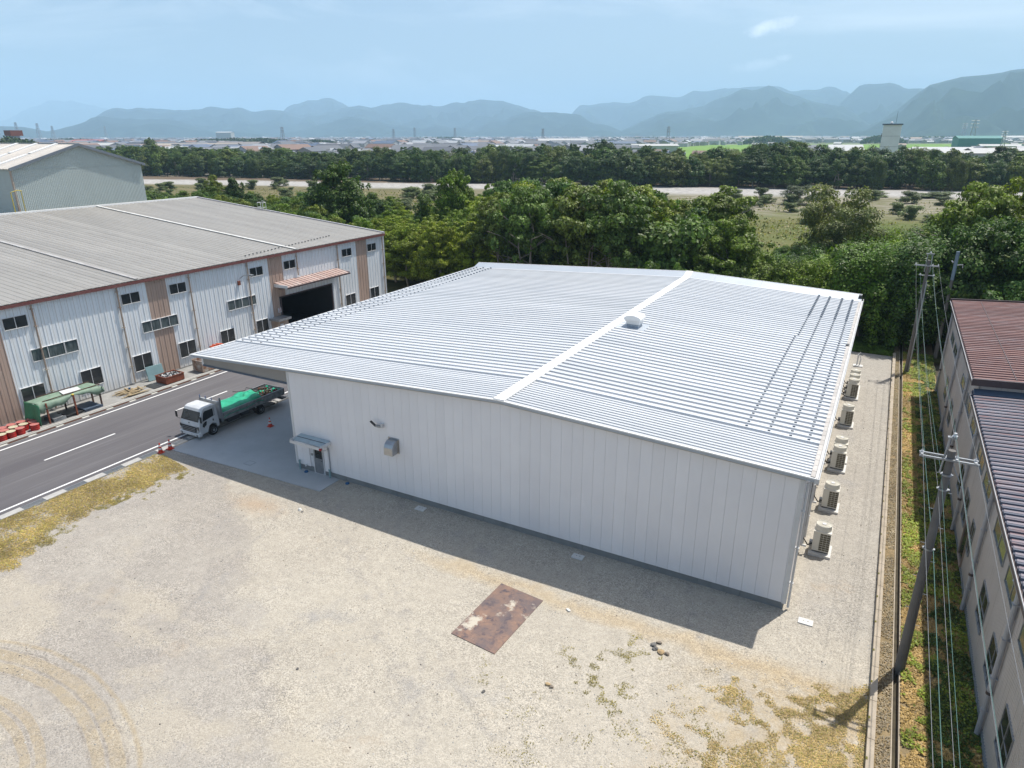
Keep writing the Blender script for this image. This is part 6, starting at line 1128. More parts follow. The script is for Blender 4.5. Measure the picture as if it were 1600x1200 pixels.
def make_crown(kind, seed):
    global rng
    rng = np.random.RandomState(seed); B = []
    H = 12.
    if kind in 'AY':       # broad spreading crown, nominal 12 m high, radius 5
        lay = [(3.2, 4.4, 8, 1.9), (5.2, 4.6, 11, 1.8), (7.2, 4.0, 10, 1.7), (9.0, 2.9, 8, 1.5), (10.4, 1.4, 5, 1.2)]
        fl = .62 if kind == 'A' else .38
        for z, R_, n, r in lay:
            for k in range(n):
                a = 2*pi*(k+rng.rand()*.8)/n; rr = R_*(.45+.5*rng.rand()); B.append((rr*cos(a), rr*sin(a), z+rng.uniform(-1., .9), r*rng.uniform(.5, .95), fl*rng.uniform(.8, 1.5)))
            for k in range(n*2):
                a = rng.rand()*6.3; rr = R_*rng.uniform(.75, 1.22); B.append((rr*cos(a), rr*sin(a), z+rng.uniform(-1., 1.2), r*rng.uniform(.18, .45), fl*rng.uniform(.8, 1.8)))
        per, ls = 330, .148
        if kind == 'Y': per, ls = 400, .14
    elif kind == 'U':      # high thin canopy on bare stems
        for z, R_, n, r in [(7.4, 3.8, 7, 1.3), (8.8, 4.2, 10, 1.35), (10.2, 3.4, 8, 1.3), (11.1, 1.8, 5, 1.1)]:
            for k in range(n):
                a = 2*pi*(k+rng.rand()*.8)/n; rr = R_*(.4+.6*rng.rand()); B.append((rr*cos(a), rr*sin(a), z+rng.uniform(-.6, .6), r*rng.uniform(.6, 1.1), .5))
        for k in range(40): a = rng.rand()*6.3; q = rng.uniform(2.5, 5.2); B.append((q*cos(a), q*sin(a), rng.uniform(6.4, 11.2)-q*.3, rng.uniform(.3, .7), rng.uniform(.5, 1.1)))
        per, ls = 340, .155
    elif kind == 'W':      # fine willow-like crown
        for k in range(34):
            z = rng.uniform(2, 11); R_ = 4.6*math.sqrt(max(.05, 1-((z-5.5)/6.4)**2)); a = rng.rand()*6.3; rr = R_*(.5+.5*rng.rand()); B.append((rr*cos(a), rr*sin(a), z, rng.uniform(.9, 1.7), .8))
        per, ls = 230, .15
    elif kind == 'D':      # ivy column
        for k in range(22):
            z = .6+k*.5; a = rng.rand()*6.3; B.append((.9*cos(a), .9*sin(a), z, rng.uniform(1.1, 1.7)*(1.15-.5*z/12), 1.0))
        per, ls = 210, .19
    elif kind == 'V':      # vine-smothered mound hanging down to the ground
        for k in range(30):
            a = rng.rand()*6.3; t = rng.rand(); z = 11.*math.sqrt(t); R_ = 5.2*math.sqrt(max(.06, 1-(z/12.2)**2)); B.append((R_*.85*cos(a), R_*.85*sin(a), z*.93, rng.uniform(1.2, 2.3), rng.choice([.6, .8, 1.4])))
        for k in range(12):   # hanging curtains
            a = rng.rand()*6.3
            for q in range(5): B.append((4.7*cos(a), 4.7*sin(a), 1+q*1.5, .75, 1.5))
        per, ls = 270, .155
    elif kind == 'C':      # low bush, nominal 5 m
        H = 5.
        for k in range(20):
            z = rng.uniform(.5, 4.2); R_ = 2.5*math.sqrt(max(.05, 1-((z-1.4)/3.4)**2)); a = rng.rand()*6.3; rr = R_*rng.rand()**.5; B.append((rr*cos(a), rr*sin(a), z, rng.uniform(.6, 1.1), .8))
        per, ls = 420, .13
    elif kind == 'F':      # distant tree, coarser
        for z, R_, n, r in [(2.2, 4.2, 7, 2.0), (4.8, 4.6, 9, 2.1), (7.2, 4.0, 8, 1.9), (9.2, 2.7, 6, 1.7), (10.6, 1.0, 3, 1.3)]:
            for k in range(n):
                a = 2*pi*(k+rng.rand()*.8)/n; rr = R_*(.5+.5*rng.rand()); B.append((rr*cos(a), rr*sin(a), z+rng.uniform(-.7, .7), r*rng.uniform(.65, 1.1), .75))
        per, ls = 80, .29
    c, n = crown_pts(B, per); c[:, 2] = np.maximum(c[:, 2], .05); c[:, 2] *= 1.0
    # inner fill keeps the crown from being see-through right across
    k = len(c)//4; idx = rng.randint(0, len(c), k); ci = c[idx]*np.array([.66, .66, .88]); c = np.concatenate([c, ci]); n = np.concatenate([n, rand_unit(k)])
    sc_ = np.full(len(c), ls)
    v = leaves(c, n, sc_)
    top = c[:, 2].max(); 
    me = np_mesh('crown_'+kind, v*np.array([1, 1, H/top]), 4, M['leaf'])
    # trunk and limbs
    rr = random.Random(seed); mb = MB()
    h = {'A': 9, 'Y': 8.5, 'U': 10, 'W': 8, 'D': 9, 'V': 8, 'C': 2.5, 'F': 8}[kind]
    stems = 3 if kind == 'U' else (2 if kind in 'WC' else 1)
    for s in range(stems):
        bx, by = (rr.uniform(-1.6, 1.6), rr.uniform(-1.6, 1.6)) if stems > 1 else (0, 0); R0 = {'U': .13, 'C': .07}.get(kind, .26)
        pts = [(bx, by, -.3)]; x, y = bx, by
        for q in range(1, 6): x += rr.uniform(-.45, .45); y += rr.uniform(-.45, .45); pts.append((x, y, h*q/5))
        mb.tube(pts, [R0*(1-.14*q) for q in range(6)], 6, cap=False)
        for q in range(6):
            i0 = rr.choice((2, 3, 3, 4)); p = pts[i0]; a = rr.random()*6.3; L = rr.uniform(1.8, 3.4)*(h/9)
            mb.tube([p, (p[0]+cos(a)*L*.5, p[1]+sin(a)*L*.5, p[2]+L*.35), (p[0]+cos(a+.3)*L, p[1]+sin(a+.3)*L, p[2]+L*.55)], [R0*.5, R0*.35, R0*.12], 5, cap=False)
    return me, mb.mesh('trunk_'+kind, 'bark', smooth=True), H
PROT = {}
for kind, cnt in (('A', 4), ('Y', 2), ('U', 2), ('W', 1), ('D', 1), ('V', 3), ('C', 2), ('F', 4)):
    PROT[kind] = [make_crown(kind, 100+ord(kind)*7+i) for i in range(cnt)]
TINT = {'A': [(.065, .12, .012), (.095, .150, .013), (.050, .095, .014), (.065, .125, .026), (.14, .175, .015)], 'Y': [(.20, .24, .016), (.165, .215, .015), (.12, .18, .015)], 'U': [(.09, .145, .028), (.12, .16, .025)],
        'W': [(.15, .165, .055), (.13, .15, .055)], 'D': [(.08, .125, .022)], 'V': [(.080, .15, .011), (.052, .105, .013), (.125, .185, .013)], 'C': [(.10, .155, .022), (.075, .125, .022)], 'F': [(.050, .095, .015), (.072, .115, .017), (.040, .080, .018), (.10, .13, .024), (.060, .10, .028)]}
TLAB = {'A': ('broadleaf_tree', 'dark green broadleaf tree in the thicket behind the buildings', 'tree', 'broadleaf trees of the near thicket'),
        'Y': ('layered_tree', 'yellow green layered tree between the factory and the white roof', 'tree', 'yellow green layered trees'),
        'U': ('umbrella_tree', 'thin tree with high canopy and bare pale stems behind the white roof', 'tree', 'high canopied trees behind the white roof'),
        'W': ('willow_tree', 'feathery olive green willow on the near river bank', 'tree', 'willows on the near bank'),
        'D': ('ivy_covered_tree', 'narrow ivy covered tree standing up against the dry river grass', 'tree', None),
        'V': ('vine_covered_tree', 'tree smothered in hanging vines behind the right half of the white roof', 'tree', 'vine smothered trees'),
        'C': ('bush', 'low leafy bush at the edge of the near thicket', 'bush', 'bushes of the near thicket')}
rr = random.Random(8)
def plant(kind, x, y, h, r, rot, z0=-.1, label=None, name=None, group='auto', tint=None):
    pk = kind if kind != 'F' else rr.choice('FFAAYVW')
    me, tm, H = rr.choice(PROT[pk]); nm, lb, ct, gp = TLAB.get(kind, ('riverside_tree', '', 'tree', None))
    t = thing(name or nm, (x, y, z0), label or lb, ct, gp if group == 'auto' else group)
    nominal = {'A': 5.6, 'Y': 5.6, 'U': 5.2, 'W': 5.2, 'D': 2.3, 'V': 6.2, 'C': 3.1, 'F': 5.6}[pk]
    s = (r/nominal, r/nominal, h/H); t.rotation_euler = (0, 0, rot)
    for n_, m_ in (('crown', me), ('trunk', tm)):
        o = bpy.data.objects.new(n_, m_); COL.objects.link(o); o.parent = t; o.scale = s if n_ == 'crown' else (s[2], s[2], s[2])
        c = tint or rr.choice(TINT[kind]); k = rr.uniform(.8, 1.25); o.color = (c[0]*k, c[1]*k, c[2]*k, 1)
    return t
def vu(x, y): return 800+1064.2*math.tan(math.atan2(x-30.7, y+27.9)+.4966)
ZONES = [(265, 'just right of the grey hall'), (330, 'above the far corner of the factory roof'), (400, 'left of the roof ladder head'), (470, 'right of the roof ladder head'), (540, 'above the right end of the factory roof'), (610, 'behind the factory corner'), (680, 'between the factory and the white roof'), (760, 'above the left end of the white roof'), (840, 'above the left part of the white roof'), (920, 'above the middle of the white roof'), (1000, 'left of the roof ridge end'), (1080, 'right above the roof ridge end'), (1150, 'left of the grassy gap'), (1240, 'below the grassy gap'), (1320, 'above the right corner of the white roof'), (1400, 'beyond the end of the gravel yard'), (1470, 'behind the far utility pole'), (1540, 'behind the far end of the workshop'), (9999, 'at the right edge of the picture')]
FZONES = [(210, 'behind the grey hall roof'), (260, 'around the tall single tree'), (340, 'at the left end of the far belt'), (420, 'below the beige factory roofs'), (500, 'below the pale green roof'), (580, 'above the big rounded near tree'), (660, 'left of the two toned tree'), (740, 'behind the two toned tree'), (820, 'left of the picture centre'), (900, 'right of the picture centre'), (980, 'below the long low white building'), (1060, 'beyond the roof ridge'), (1140, 'behind the umbrella tree'), (1220, 'beyond the grassy gap'), (1300, 'behind the round river bush'), (1370, 'left of the white tower'), (1430, 'at the foot of the white tower'), (1500, 'right of the white tower'), (9999, 'at the right end of the far belt')]
def zone(x, y, Z):
    u = vu(x, y)
    for lim, ph in Z:
        if u < lim: return ph
KP = {'A': 'dark green broadleaf tree', 'Y': 'yellow green layered tree', 'U': 'thin high canopied tree', 'V': 'vine smothered tree', 'C': 'low leafy bush', 'W': 'olive willow', 'D': 'ivy covered tree'}
NS = 12   # the last entries are single, recognisable trees
SPEC = ['large rounded tree rising above the thicket left of centre', 'tall two toned tree against the dry river grass', 'dark flat topped umbrella tree left of the grassy gap', 'big yellowish willow on the river bank right of the gap', 'smaller yellow willow in front of the big one', 'narrow ivy covered tree standing up against the dry river grass', 'tallest thin stemmed tree above the middle of the white roof', 'spreading tree above the far utility poles at the right', 'dense tree touching the right edge of the picture', 'small round tree just right of the grey green hall', 'pale leaved tree beside the small round one near the hall', 'low olive willow at the right of the willow group']
for i, (k, x, y, h, r, rot) in enumerate(TREES):
    sp = i-(len(TREES)-NS)
    if 15 < x < 40 and y < 49 and k != 'C': y = 50
    row = 'front row' if y < 54 else ('middle rows' if y < 72 else 'back rows')
    if vu(x, y) < 560: row = 'front row' if y < 64 else ('middle rows' if y < 84 else 'back rows')
    plant(k, x, y, h, r, rot, label=SPEC[sp] if sp >= 0 else '%s %s, %s' % (KP[k], zone(x, y, ZONES), row), group=None if sp >= 0 else 'auto')
for i, (x, y, h, r) in enumerate(FAR_TREES):
    plant('F', x, y, h*rr.choice((1.1, 1.06, 1.02, .96, .9)), r*rr.uniform(.8, 1.35), rr.random()*6.3, z0=-.4, name='riverside_tree', label='%s tree of the far river belt %s' % (('waterside', 'middle', 'rear')[min(2, int(max(0, y-262-.27*x-8+4)//16))], zone(x, y, FZONES)), group='trees of the far river belt')
plant('F', -438.8, 300, 19.5, 6, 1, z0=-.4, name='riverside_tree', label='single tree standing above the far belt right of the grey hall', group=None)
plant('W', 5.5, 205, 6.0, 6.5, 1, z0=-.4, name='riverbed_bush', label='round grey green bush alone on the pale river gravel', group=None, tint=(.075, .10, .05))
_r = random.Random(77)
scr = [(_r.uniform(-230, 60), 0, _r.uniform(1.4, 4), _r.uniform(1, 2.6)) for _ in range(90)]
scr = [(x, 292+.27*x-_r.uniform(60, 150), r, r*1.05) for x, y, r, h in scr]
for x, y, r, h in scr+[(-100, 175, 3, 2.5), (-118, 190, 4, 3), (-86, 168, 2.5, 2), (-60, 230, 4, 3), (-200, 190, 5, 4), (-70, 160, 3, 2), (24, 246, 6, 2.4), (44, 250, 8, 2.2), (-20, 150, 2, 1.4), (40, 170, 3, 2)]:
    plant('C', x, y, h, r, rr.random()*6, z0=-.35, name='riverbed_shrub', label='small pale shrub scattered on the dry river bed', group='shrubs on the river bed', tint=(.11, .14, .055))
# thicket skirts: low bushes behind the white warehouse and at the end of the yard
for x, y, h, r, lb in ((30.5, 50.5, 2.6, 3., 'dark bush behind the end of the gravel yard, the left one'), (34.5, 49.5, 2.4, 2.6, 'dark bush behind the end of the gravel yard, beside the far pole'), (38.5, 48.8, 3.2, 3, 'bush between the far poles and the workshop'), (9.5, 41.5, 7.6, 2.6, 'bright vine bush peeping over the roof left of the ridge'), (13.6, 41.2, 7.9, 2.4, 'bright vine bush peeping over the roof at the ridge'), (17, 42, 7.2, 2.6, 'bright vine bush peeping over the roof right of the ridge'), (-9, 42.5, 6.2, 3.2, 'dark bush behind the left end of the white roof')):
    plant('C', x, y, h, r, rr.random()*6, label=lb, group=None, tint=(.07, .12, .02))

def blades(n, sampler, h, w, cols, name, label, lean=.5, zf=0.):
    xy = sampler(n); n = len(xy); a = rng.rand(n)*6.283; hh = h*(.5+rng.rand(n)); ln = lean*hh*rng.rand(n)
    b = rng.rand(n)*6.283; base = np.stack([xy[:, 0], xy[:, 1], np.full(n, zf)], 1)
    d = np.stack([np.cos(a)*w, np.sin(a)*w, np.zeros(n)], 1)*(.6+.8*rng.rand(n))[:, None]
    top = base+np.stack([np.cos(b)*ln, np.sin(b)*ln, hh], 1)
    v = np.empty((n, 3, 3)); v[:, 0] = base-d; v[:, 1] = base+d; v[:, 2] = top
    c = np.stack([xy[:, 0], xy[:, 1], zf+.005+h*.6*rng.rand(n)], 1); nn = rand_unit(n)*.45; nn[:, 2] += 1
    me = np_mesh(name, leaves(c, nn, np.full(n, h*.62), .32), 4, M['grass']); o = bpy.data.objects.new(name, me); COL.objects.link(o); o.color = (*cols, 1)
    return tag(o, label, 'grass', kind='stuff')
def vnoise(xy, s, seed=0):
    r = np.random.RandomState(seed); g = r.rand(64, 64); p = xy/s; i = np.floor(p).astype(int); f = p-i; f = f*f*(3-2*f)
    g00 = g[i[:, 0] % 64, i[:, 1] % 64]; g10 = g[(i[:, 0]+1) % 64, i[:, 1] % 64]; g01 = g[i[:, 0] % 64, (i[:, 1]+1) % 64]; g11 = g[(i[:, 0]+1) % 64, (i[:, 1]+1) % 64]
    return (g00*(1-f[:, 0])+g10*f[:, 0])*(1-f[:, 1])+(g01*(1-f[:, 0])+g11*f[:, 0])*f[:, 1]
def strip_sampler(thin=0.):
    def f(n):
        y = rng.uniform(-34, -2.9, n); x = rng.uniform(-9.85, -3.6, n); xy = np.stack([x, y], 1)
        nz = vnoise(xy, 1.6, 1)*.6+vnoise(xy, .5, 2)*.4
        edge = np.interp(y, [-34, -15, -12.4, -9.6, -6, -3.6, -2.9], [-2.2, -4.6, -6.0, -6.7, -6.8, -5.2, -7.6])
        keep = (rng.rand(n) < np.clip((edge-x+(nz-.5)*3.0)*1.1, 0, 1)*np.clip((nz-.22)*3.2, .12, 1))&(y < -2.9+(x+9.3)*-.18)
        return xy[keep]
    return f
def tuft_sampler(boxes, s1, s2, th):
    def f(n):
        out = []
        for (x0, x1, y0, y1, wgt) in boxes:
            m = int(n*wgt); xy = np.stack([rng.uniform(x0, x1, m), rng.uniform(y0, y1, m)], 1)
            cx, cy = (x0+x1)/2, (y0+y1)/2; e = np.clip(1.15-((xy[:, 0]-cx)/(x1-x0)*2)**2*.6-((xy[:, 1]-cy)/(y1-y0)*2)**2*.6, 0, 1)
            nz = (vnoise(xy, s1, 5)*.55+vnoise(xy, s2, 6)*.45)*(.55+.45*e); out.append(xy[rng.rand(m) < np.clip((nz-th)*6, 0, 1)])
        return np.concatenate(out)
    return f
rng = np.random.RandomState(77)
blades(200000, strip_sampler(), .07, .022, (.40, .295, .13), 'yellow_grass', 'yellowed short grass strip along the road drain', .9)
blades(30000, strip_sampler(), .085, .02, (.30, .27, .07), 'yellow_green_grass', 'greenish tufts inside the yellowed grass strip', .8)
blades(100000, tuft_sampler([(-8.5, -3.5, -16.5, -10, .3), (-8, -4.2, -10, -4.2, .3), (-6.5, -4, -6.8, -3.8, .12), (21.5, 26, -9.5, -4.6, .16), (19, 33, -13.5, -7, .16)], .9, .28, .56), .055, .018, (.24, .20, .06), 'scattered_weeds', 'scattered small weeds on the bare gravel', .9)
def dry_s(n):
    xy = np.stack([rng.uniform(26, 33.05, n), rng.uniform(-16, -2.9, n)], 1); nz = vnoise(xy, 1.5, 3)*.4+vnoise(xy, .35, 4)*.6
    lim = np.interp(xy[:, 0], [26, 27.8, 30, 32, 33], [-5.6, -4.9, -4.5, -3.5, -3.1]); dens = np.clip((xy[:, 0]-26.3)/6, .05, 1)*np.clip((lim-xy[:, 1])*1.2, 0, 1)
    return xy[(rng.rand(n) < np.clip((nz-.60+.34*dens)*3.2, 0, .85)*np.clip(.25+dens, 0, 1))&(xy[:, 1] < lim)]
blades(230000, dry_s, .055, .018, (.42, .31, .155), 'dry_grass', 'dry straw coloured grass at the lower right corner of the yard', 1.)
blades(26000, dry_s, .07, .018, (.20, .19, .05), 'dry_grass_green', 'green shoots in the dry grass at the lower right', .8)
def edge_s(n):
    xy = np.stack([rng.uniform(29.6, 33.2, n), rng.uniform(44.2, 50, n)], 1); return xy[vnoise(xy, .7, 8) > .25]
blades(50000, edge_s, .22, .03, (.10, .17, .025), 'bank_grass', 'green grass bank closing the far end of the gravel yard', .6)
def leafcover(n, sampler, size, h, col, name, label):
    xy = sampler(n); n = len(xy); c = np.stack([xy[:, 0], xy[:, 1], .01+h*rng.rand(n)], 1); nn = rand_unit(n)*.55; nn[:, 2] += 1
    me = np_mesh(name, leaves(c, nn, np.full(n, size), .75), 4, M['grass']); o = bpy.data.objects.new(name, me); COL.objects.link(o); o.color = (*col, 1); return tag(o, label, 'ground cover', kind='stuff')
def strip_s(th, sd, x0=34.05, x1=36.5):
    def f(n):
        xy = np.stack([rng.uniform(x0, x1, n), rng.uniform(-13, 46, n)], 1); nz = vnoise(xy, .9, sd)*.55+vnoise(xy, .28, sd+1)*.45; return xy[nz > th]
    return f
leafcover(75000, strip_s(.49, 21), .045, .14, (.22, .27, .04), 'green_ground_cover', 'bright green weeds along the strip by the workshop')
leafcover(60000, strip_s(.52, 31, 34.9, 36.6), .05, .14, (.06, .10, .02), 'dark_ground_cover', 'dark green creepers under the workshop wall')
leafcover(150000, strip_s(.22, 41, 34.05, 36.5), .04, .05, (.42, .29, .13), 'leaf_litter', 'dry brown leaf litter along the strip by the workshop')
leafcover(14000, strip_s(.3, 51, 33.3, 33.74), .03, .03, (.30, .25, .20), 'kerb_litter', 'grey brown litter between the kerb wall and the ditch')
# loose stones on the yard, real geometry near the camera
n = 15000; xy = np.stack([rng.uniform(-7, 33, n), rng.uniform(-21, 36, n)], 1)
ok = ~((xy[:, 0] < 29.8)&(xy[:, 1] > -.1))&~((xy[:, 0] < 3.6)&(xy[:, 1] > -2.2))&~((xy[:, 0] > 17)&(xy[:, 0] < 19.8)&(xy[:, 1] > -8.7)&(xy[:, 1] < -4.2))
nz = vnoise(xy, 3.1, 61)*.6+vnoise(xy, .8, 62)*.4; xy = xy[ok&(nz > .47)]; n = len(xy)
r = .012+.035*rng.rand(n)**3; a = rng.rand(n)*6.28
P = np.empty((n, 4, 4, 3)); 
b0 = np.stack([np.cos(a), np.sin(a)], 1); ring = [np.stack([xy[:, 0]+r*np.cos(a+q*pi/2)*(.7+.5*rng.rand(n)), xy[:, 1]+r*np.sin(a+q*pi/2)*(.7+.5*rng.rand(n)), np.zeros(n)], 1) for q in range(4)]
apex = np.stack([xy[:, 0]+r*.2*rng.normal(size=n), xy[:, 1]+r*.2*rng.normal(size=n), r*(.6+.6*rng.rand(n))], 1)
tri = np.concatenate([np.stack([ring[q], ring[(q+1) % 4], apex], 1) for q in range(4)])
mt = rng.randint(0, 3, n); mt = np.where(rng.rand(n) < .5, 0, mt)
me = np_mesh('loose_gravel', tri.reshape(-1, 3), 3, [M['conc_l'], M['rock'], M['rockd']], np.tile(mt, 4)); o = bpy.data.objects.new('loose_gravel', me); COL.objects.link(o); tag(o, 'loose stones scattered over the gravel yard', 'gravel', kind='stuff')

def river_s(n):
    xy = np.stack([rng.uniform(-330, 110, n), rng.uniform(95, 300, n)], 1); t = 292+.27*xy[:, 0]-xy[:, 1]; nz = vnoise(xy, 17, 71)*.5+vnoise(xy, 5, 72)*.5
    return xy[(t > 64)&(rng.rand(n) < np.clip((nz-.42)*4, 0, 1)*np.clip((t-60)/60, .1, 1))]
def tufts(n, size, h, col, name, label):
    xy = river_s(n); n = len(xy); c = np.stack([xy[:, 0], xy[:, 1], -.25+h*rng.rand(n)], 1); nn = rand_unit(n)*.9; nn[:, 2] += .7
    me = np_mesh(name, leaves(c, nn, np.full(n, size), .6), 4, M['grass']); o = bpy.data.objects.new(name, me); COL.objects.link(o); o.color = (*col, 1); tag(o, label, 'grass', kind='stuff')
tufts(90000, .30, .45, (.16, .17, .06), 'river_grass', 'olive tufts of grass over the dry river bed'); tufts(60000, .28, .4, (.27, .22, .11), 'dry_river_grass', 'straw coloured tufts over the dry river bed')

# ------------------------------------------------------------------ distance: town, tower, fields
TC = [pm('town_wall_%d' % i, c, c, 1, .8) for i, c in enumerate(((.50, .50, .48), (.40, .37, .32), (.58, .58, .60), (.30, .28, .26)))]
TR = [pm('town_roof_%d' % i, c, c, 1, .6) for i, c in enumerate(((.10, .11, .13), (.17, .18, .20), (.30, .31, .34), (.20, .12, .09), (.42, .44, .46), (.10, .14, .22)))]
def house_geo(mb, x, y, w, d, h, a, z=-.6, hip=False, lod=False):
    ca, sa = cos(a), sin(a)
    def T_(px, py, pz): return (x+px*ca-py*sa, y+px*sa+py*ca, z+pz)
    rh = h+min(w, d)*.22; o = .5
    wc = mb.cur_w; rc_ = mb.cur_r
    mb.cur = wc; mb.add([T_(-w/2, -d/2, 0), T_(w/2, -d/2, 0), T_(w/2, d/2, 0), T_(-w/2, d/2, 0), T_(-w/2, -d/2, h), T_(w/2, -d/2, h), T_(w/2, d/2, h), T_(-w/2, d/2, h), T_(-w/2, 0, rh-.1), T_(w/2, 0, rh-.1)],
                        [(0, 1, 5, 4), (2, 3, 7, 6), (1, 2, 6, 9, 5), (3, 0, 4, 8, 7)])
    mb.cur = rc_; mb.add([T_(-w/2-o, -d/2-o, h-.15), T_(w/2+o, -d/2-o, h-.15), T_(w/2+o, 0, rh), T_(-w/2-o, 0, rh), T_(w/2+o, d/2+o, h-.15), T_(-w/2-o, d/2+o, h-.15)], [(0, 1, 2, 3), (3, 2, 4, 5)])
rr = random.Random(99)
def viewpt(u, d):  # a point at horizontal distance d in the view, for scattering the town
    az = -0.4966+math.atan((u-800)/1064.2); return 30.7+sin(az)*d, -27.9+cos(az)*d
def in_field(x, y): return -320 < x < 500 and 540 < y < 2050 and y > 560+(x+330)*.16
cand = []
for k in range(26000):
    d = 620*math.exp(rr.random()**.9*2.25); u = rr.uniform(-60, 1660); x, y = viewpt(u, d)
    if in_field(x, y) and rr.random() < .985: continue
    if math.sin(x*.0041+1)*math.sin(y*.0037+2) > .78: continue
    cand.append((d, x, y))
cand.sort()
far_mb = MB()
for i, (d, x, y) in enumerate(cand):
    big = rr.random() < .07; w = rr.uniform(9, 15)*(2.6 if big else 1); dd = rr.uniform(7, 11)*(1.8 if big else 1); h = rr.choice((3.2, 5.6, 5.8, 6.2))+(2.5 if big else 0); a = rr.choice((.1, .1+pi/2))+rr.gauss(0, .12)
    w_, r_ = rr.randrange(4), rr.choice((0, 0, 0, 1, 1, 1, 2, 3, 4, 5))
    if i < 290:
        mb = MB(); mb.cur_w, mb.cur_r = 0, 1; house_geo(mb, x, y, w, dd, h, a)
        tag(mb.build('town_house', [TC[w_], TR[r_]], loc=(x, y, -.6)), 'small house among the distant town beyond the river', 'house', 'houses of the distant town')
    else:
        far_mb.cur_w, far_mb.cur_r = w_, 4+r_; house_geo(far_mb, x, y, w, dd, h, a)
tag(far_mb.build('far_town', TC+TR, loc=(-900, 3000, 0)), 'dense far town fading into the haze below the mountains', 'town', kind='stuff')
def hall(u, d, w, dp, h, wall, roof, a, label, z=-.6, rise=.08):
    x, y = viewpt(u, d); t = thing('distant_hall', (x, y, z), label, 'building'); ca, sa = cos(a), sin(a)
    def T_(px, py, pz): return (x+px*ca-py*sa, y+px*sa+py*ca, z+pz)
    rh = h+dp*rise
    MB().add([T_(-w/2, -dp/2, 0), T_(w/2, -dp/2, 0), T_(w/2, dp/2, 0), T_(-w/2, dp/2, 0), T_(-w/2, -dp/2, h), T_(w/2, -dp/2, h), T_(w/2, dp/2, h), T_(-w/2, dp/2, h), T_(-w/2, 0, rh), T_(w/2, 0, rh)], [(0, 1, 5, 4), (2, 3, 7, 6), (1, 2, 6, 9, 5), (3, 0, 4, 8, 7)]).build('wall', wall, t)
    MB().add([T_(-w/2-1, -dp/2-1, h), T_(w/2+1, -dp/2-1, h), T_(w/2+1, 0, rh+.3), T_(-w/2-1, 0, rh+.3), T_(w/2+1, dp/2+1, h), T_(-w/2-1, dp/2+1, h)], [(0, 1, 2, 3), (3, 2, 4, 5)]).build('roof', roof, t)
    return t
mt_w = pm('hall_white', (.52, .52, .51), rough=.7); mt_b = pm('hall_beige_roof', (.42, .37, .31), rough=.8); mt_t = pm('hall_turquoise', (.03, .22, .20), rough=.6); mt_r = pm('hall_red_roof', (.42, .12, .10), rough=.7); mt_g = pm('hall_pale_green_roof', (.40, .50, .42), rough=.7); mt_d = pm('hall_dull', (.26, .24, .23), rough=.8)
AZ = .5
hall(150, 1150, 120, 40, 8, mt_w, mt_w, AZ, 'long white roofed factory hall just right of the grey hall ridge')
hall(250, 980, 60, 30, 7, mt_w, mt_w, AZ, 'white roofed hall behind the single tall riverside tree')
hall(335, 900, 95, 50, 8, mt_d, mt_b, AZ, 'wide beige roofed factory left of the red brown hall')
hall(400, 930, 50, 40, 10, mt_d, mt_d, AZ, 'small red brown hall beside the beige factory')
hall(470, 1000, 40, 28, 7, mt_w, mt_g, AZ, 'pale green roofed hall above the far tree belt')
hall(180, 1700, 60, 40, 10, mt_r, mt_r, AZ, 'distant bright red roofed hall')
hall(380, 3200, 60, 40, 32, mt_w, mt_w, AZ, 'large white block on the skyline of the town')
hall(770, 1250, 90, 40, 8, mt_w, mt_b, AZ, 'beige industrial roofs behind the centre of the tree belt')
hall(1010, 900, 55, 22, 8, mt_w, mt_w, AZ, 'long low white building just above the tree belt left of the tower')
hall(875, 1350, 90, 50, 10, mt_d, mt_w, AZ, 'grey walled works behind the centre of the tree belt')
hall(1485, 1260, 55, 40, 15, mt_t, mt_t, .15, 'turquoise hall standing at the edge of the rice fields')
hall(1548, 1230, 95, 26, 5, mt_w, mt_w, .15, 'long low white greenhouse right of the turquoise hall')
hall(1590, 2700, 330, 60, 11, mt_w, mt_w, .1, 'very long white factory at the right under the mountain')
hall(1180, 3300, 260, 60, 10, mt_w, mt_b, .2, 'long pale factory far off below the central mountain')
hall(1420, 640, 30, 16, 9, mt_w, mt_w, .2, 'white house between the trees right of the white tower')
hall(1480, 560, 34, 16, 9, mt_w, mt_w, .25, 'white building half hidden in the tree belt at the right')
hall(1525, 600, 40, 16, 10, mt_d, mt_w, .25, 'grey works with white roof at the right of the tree belt')
hall(1595, 700, 60, 20, 9, pm('hall_blue', (.06, .2, .33), rough=.7), mt_w, .2, 'blue walled hall at the right edge beyond the river')
# white water tower
tw = thing('white_tower', (23.7, 430, -.6), 'tall white slab tower with a dark cap beyond the far trees', 'tower')
MB().box(19.7, 28.7, 426, 433, -.6, 24.9).build('shaft', 'tower', tw); MB().box(19.1, 29.3, 425.3, 433.8, 24.9, 25.5).build('cap', 'bluetrim', tw)
MB().lathe([(.8, 0), (.8, .7), (0, 1.4)], (23.5, 429, 25.5), 10).build('roof_dome', 'white', tw); MB().tube([(25.6, 429, 25.5), (25.6, 429, 32)], .07, 5).build('mast', 'dark', tw); MB().box(19.4, 19.7, 427, 429, 18.5, 20.5).build('side_opening', 'dark', tw)
for z in (8, 13.5, 19): MB().box(19.68, 28.72, 425.97, 425.999, z, z+.12).build('joint', 'conc', tw)
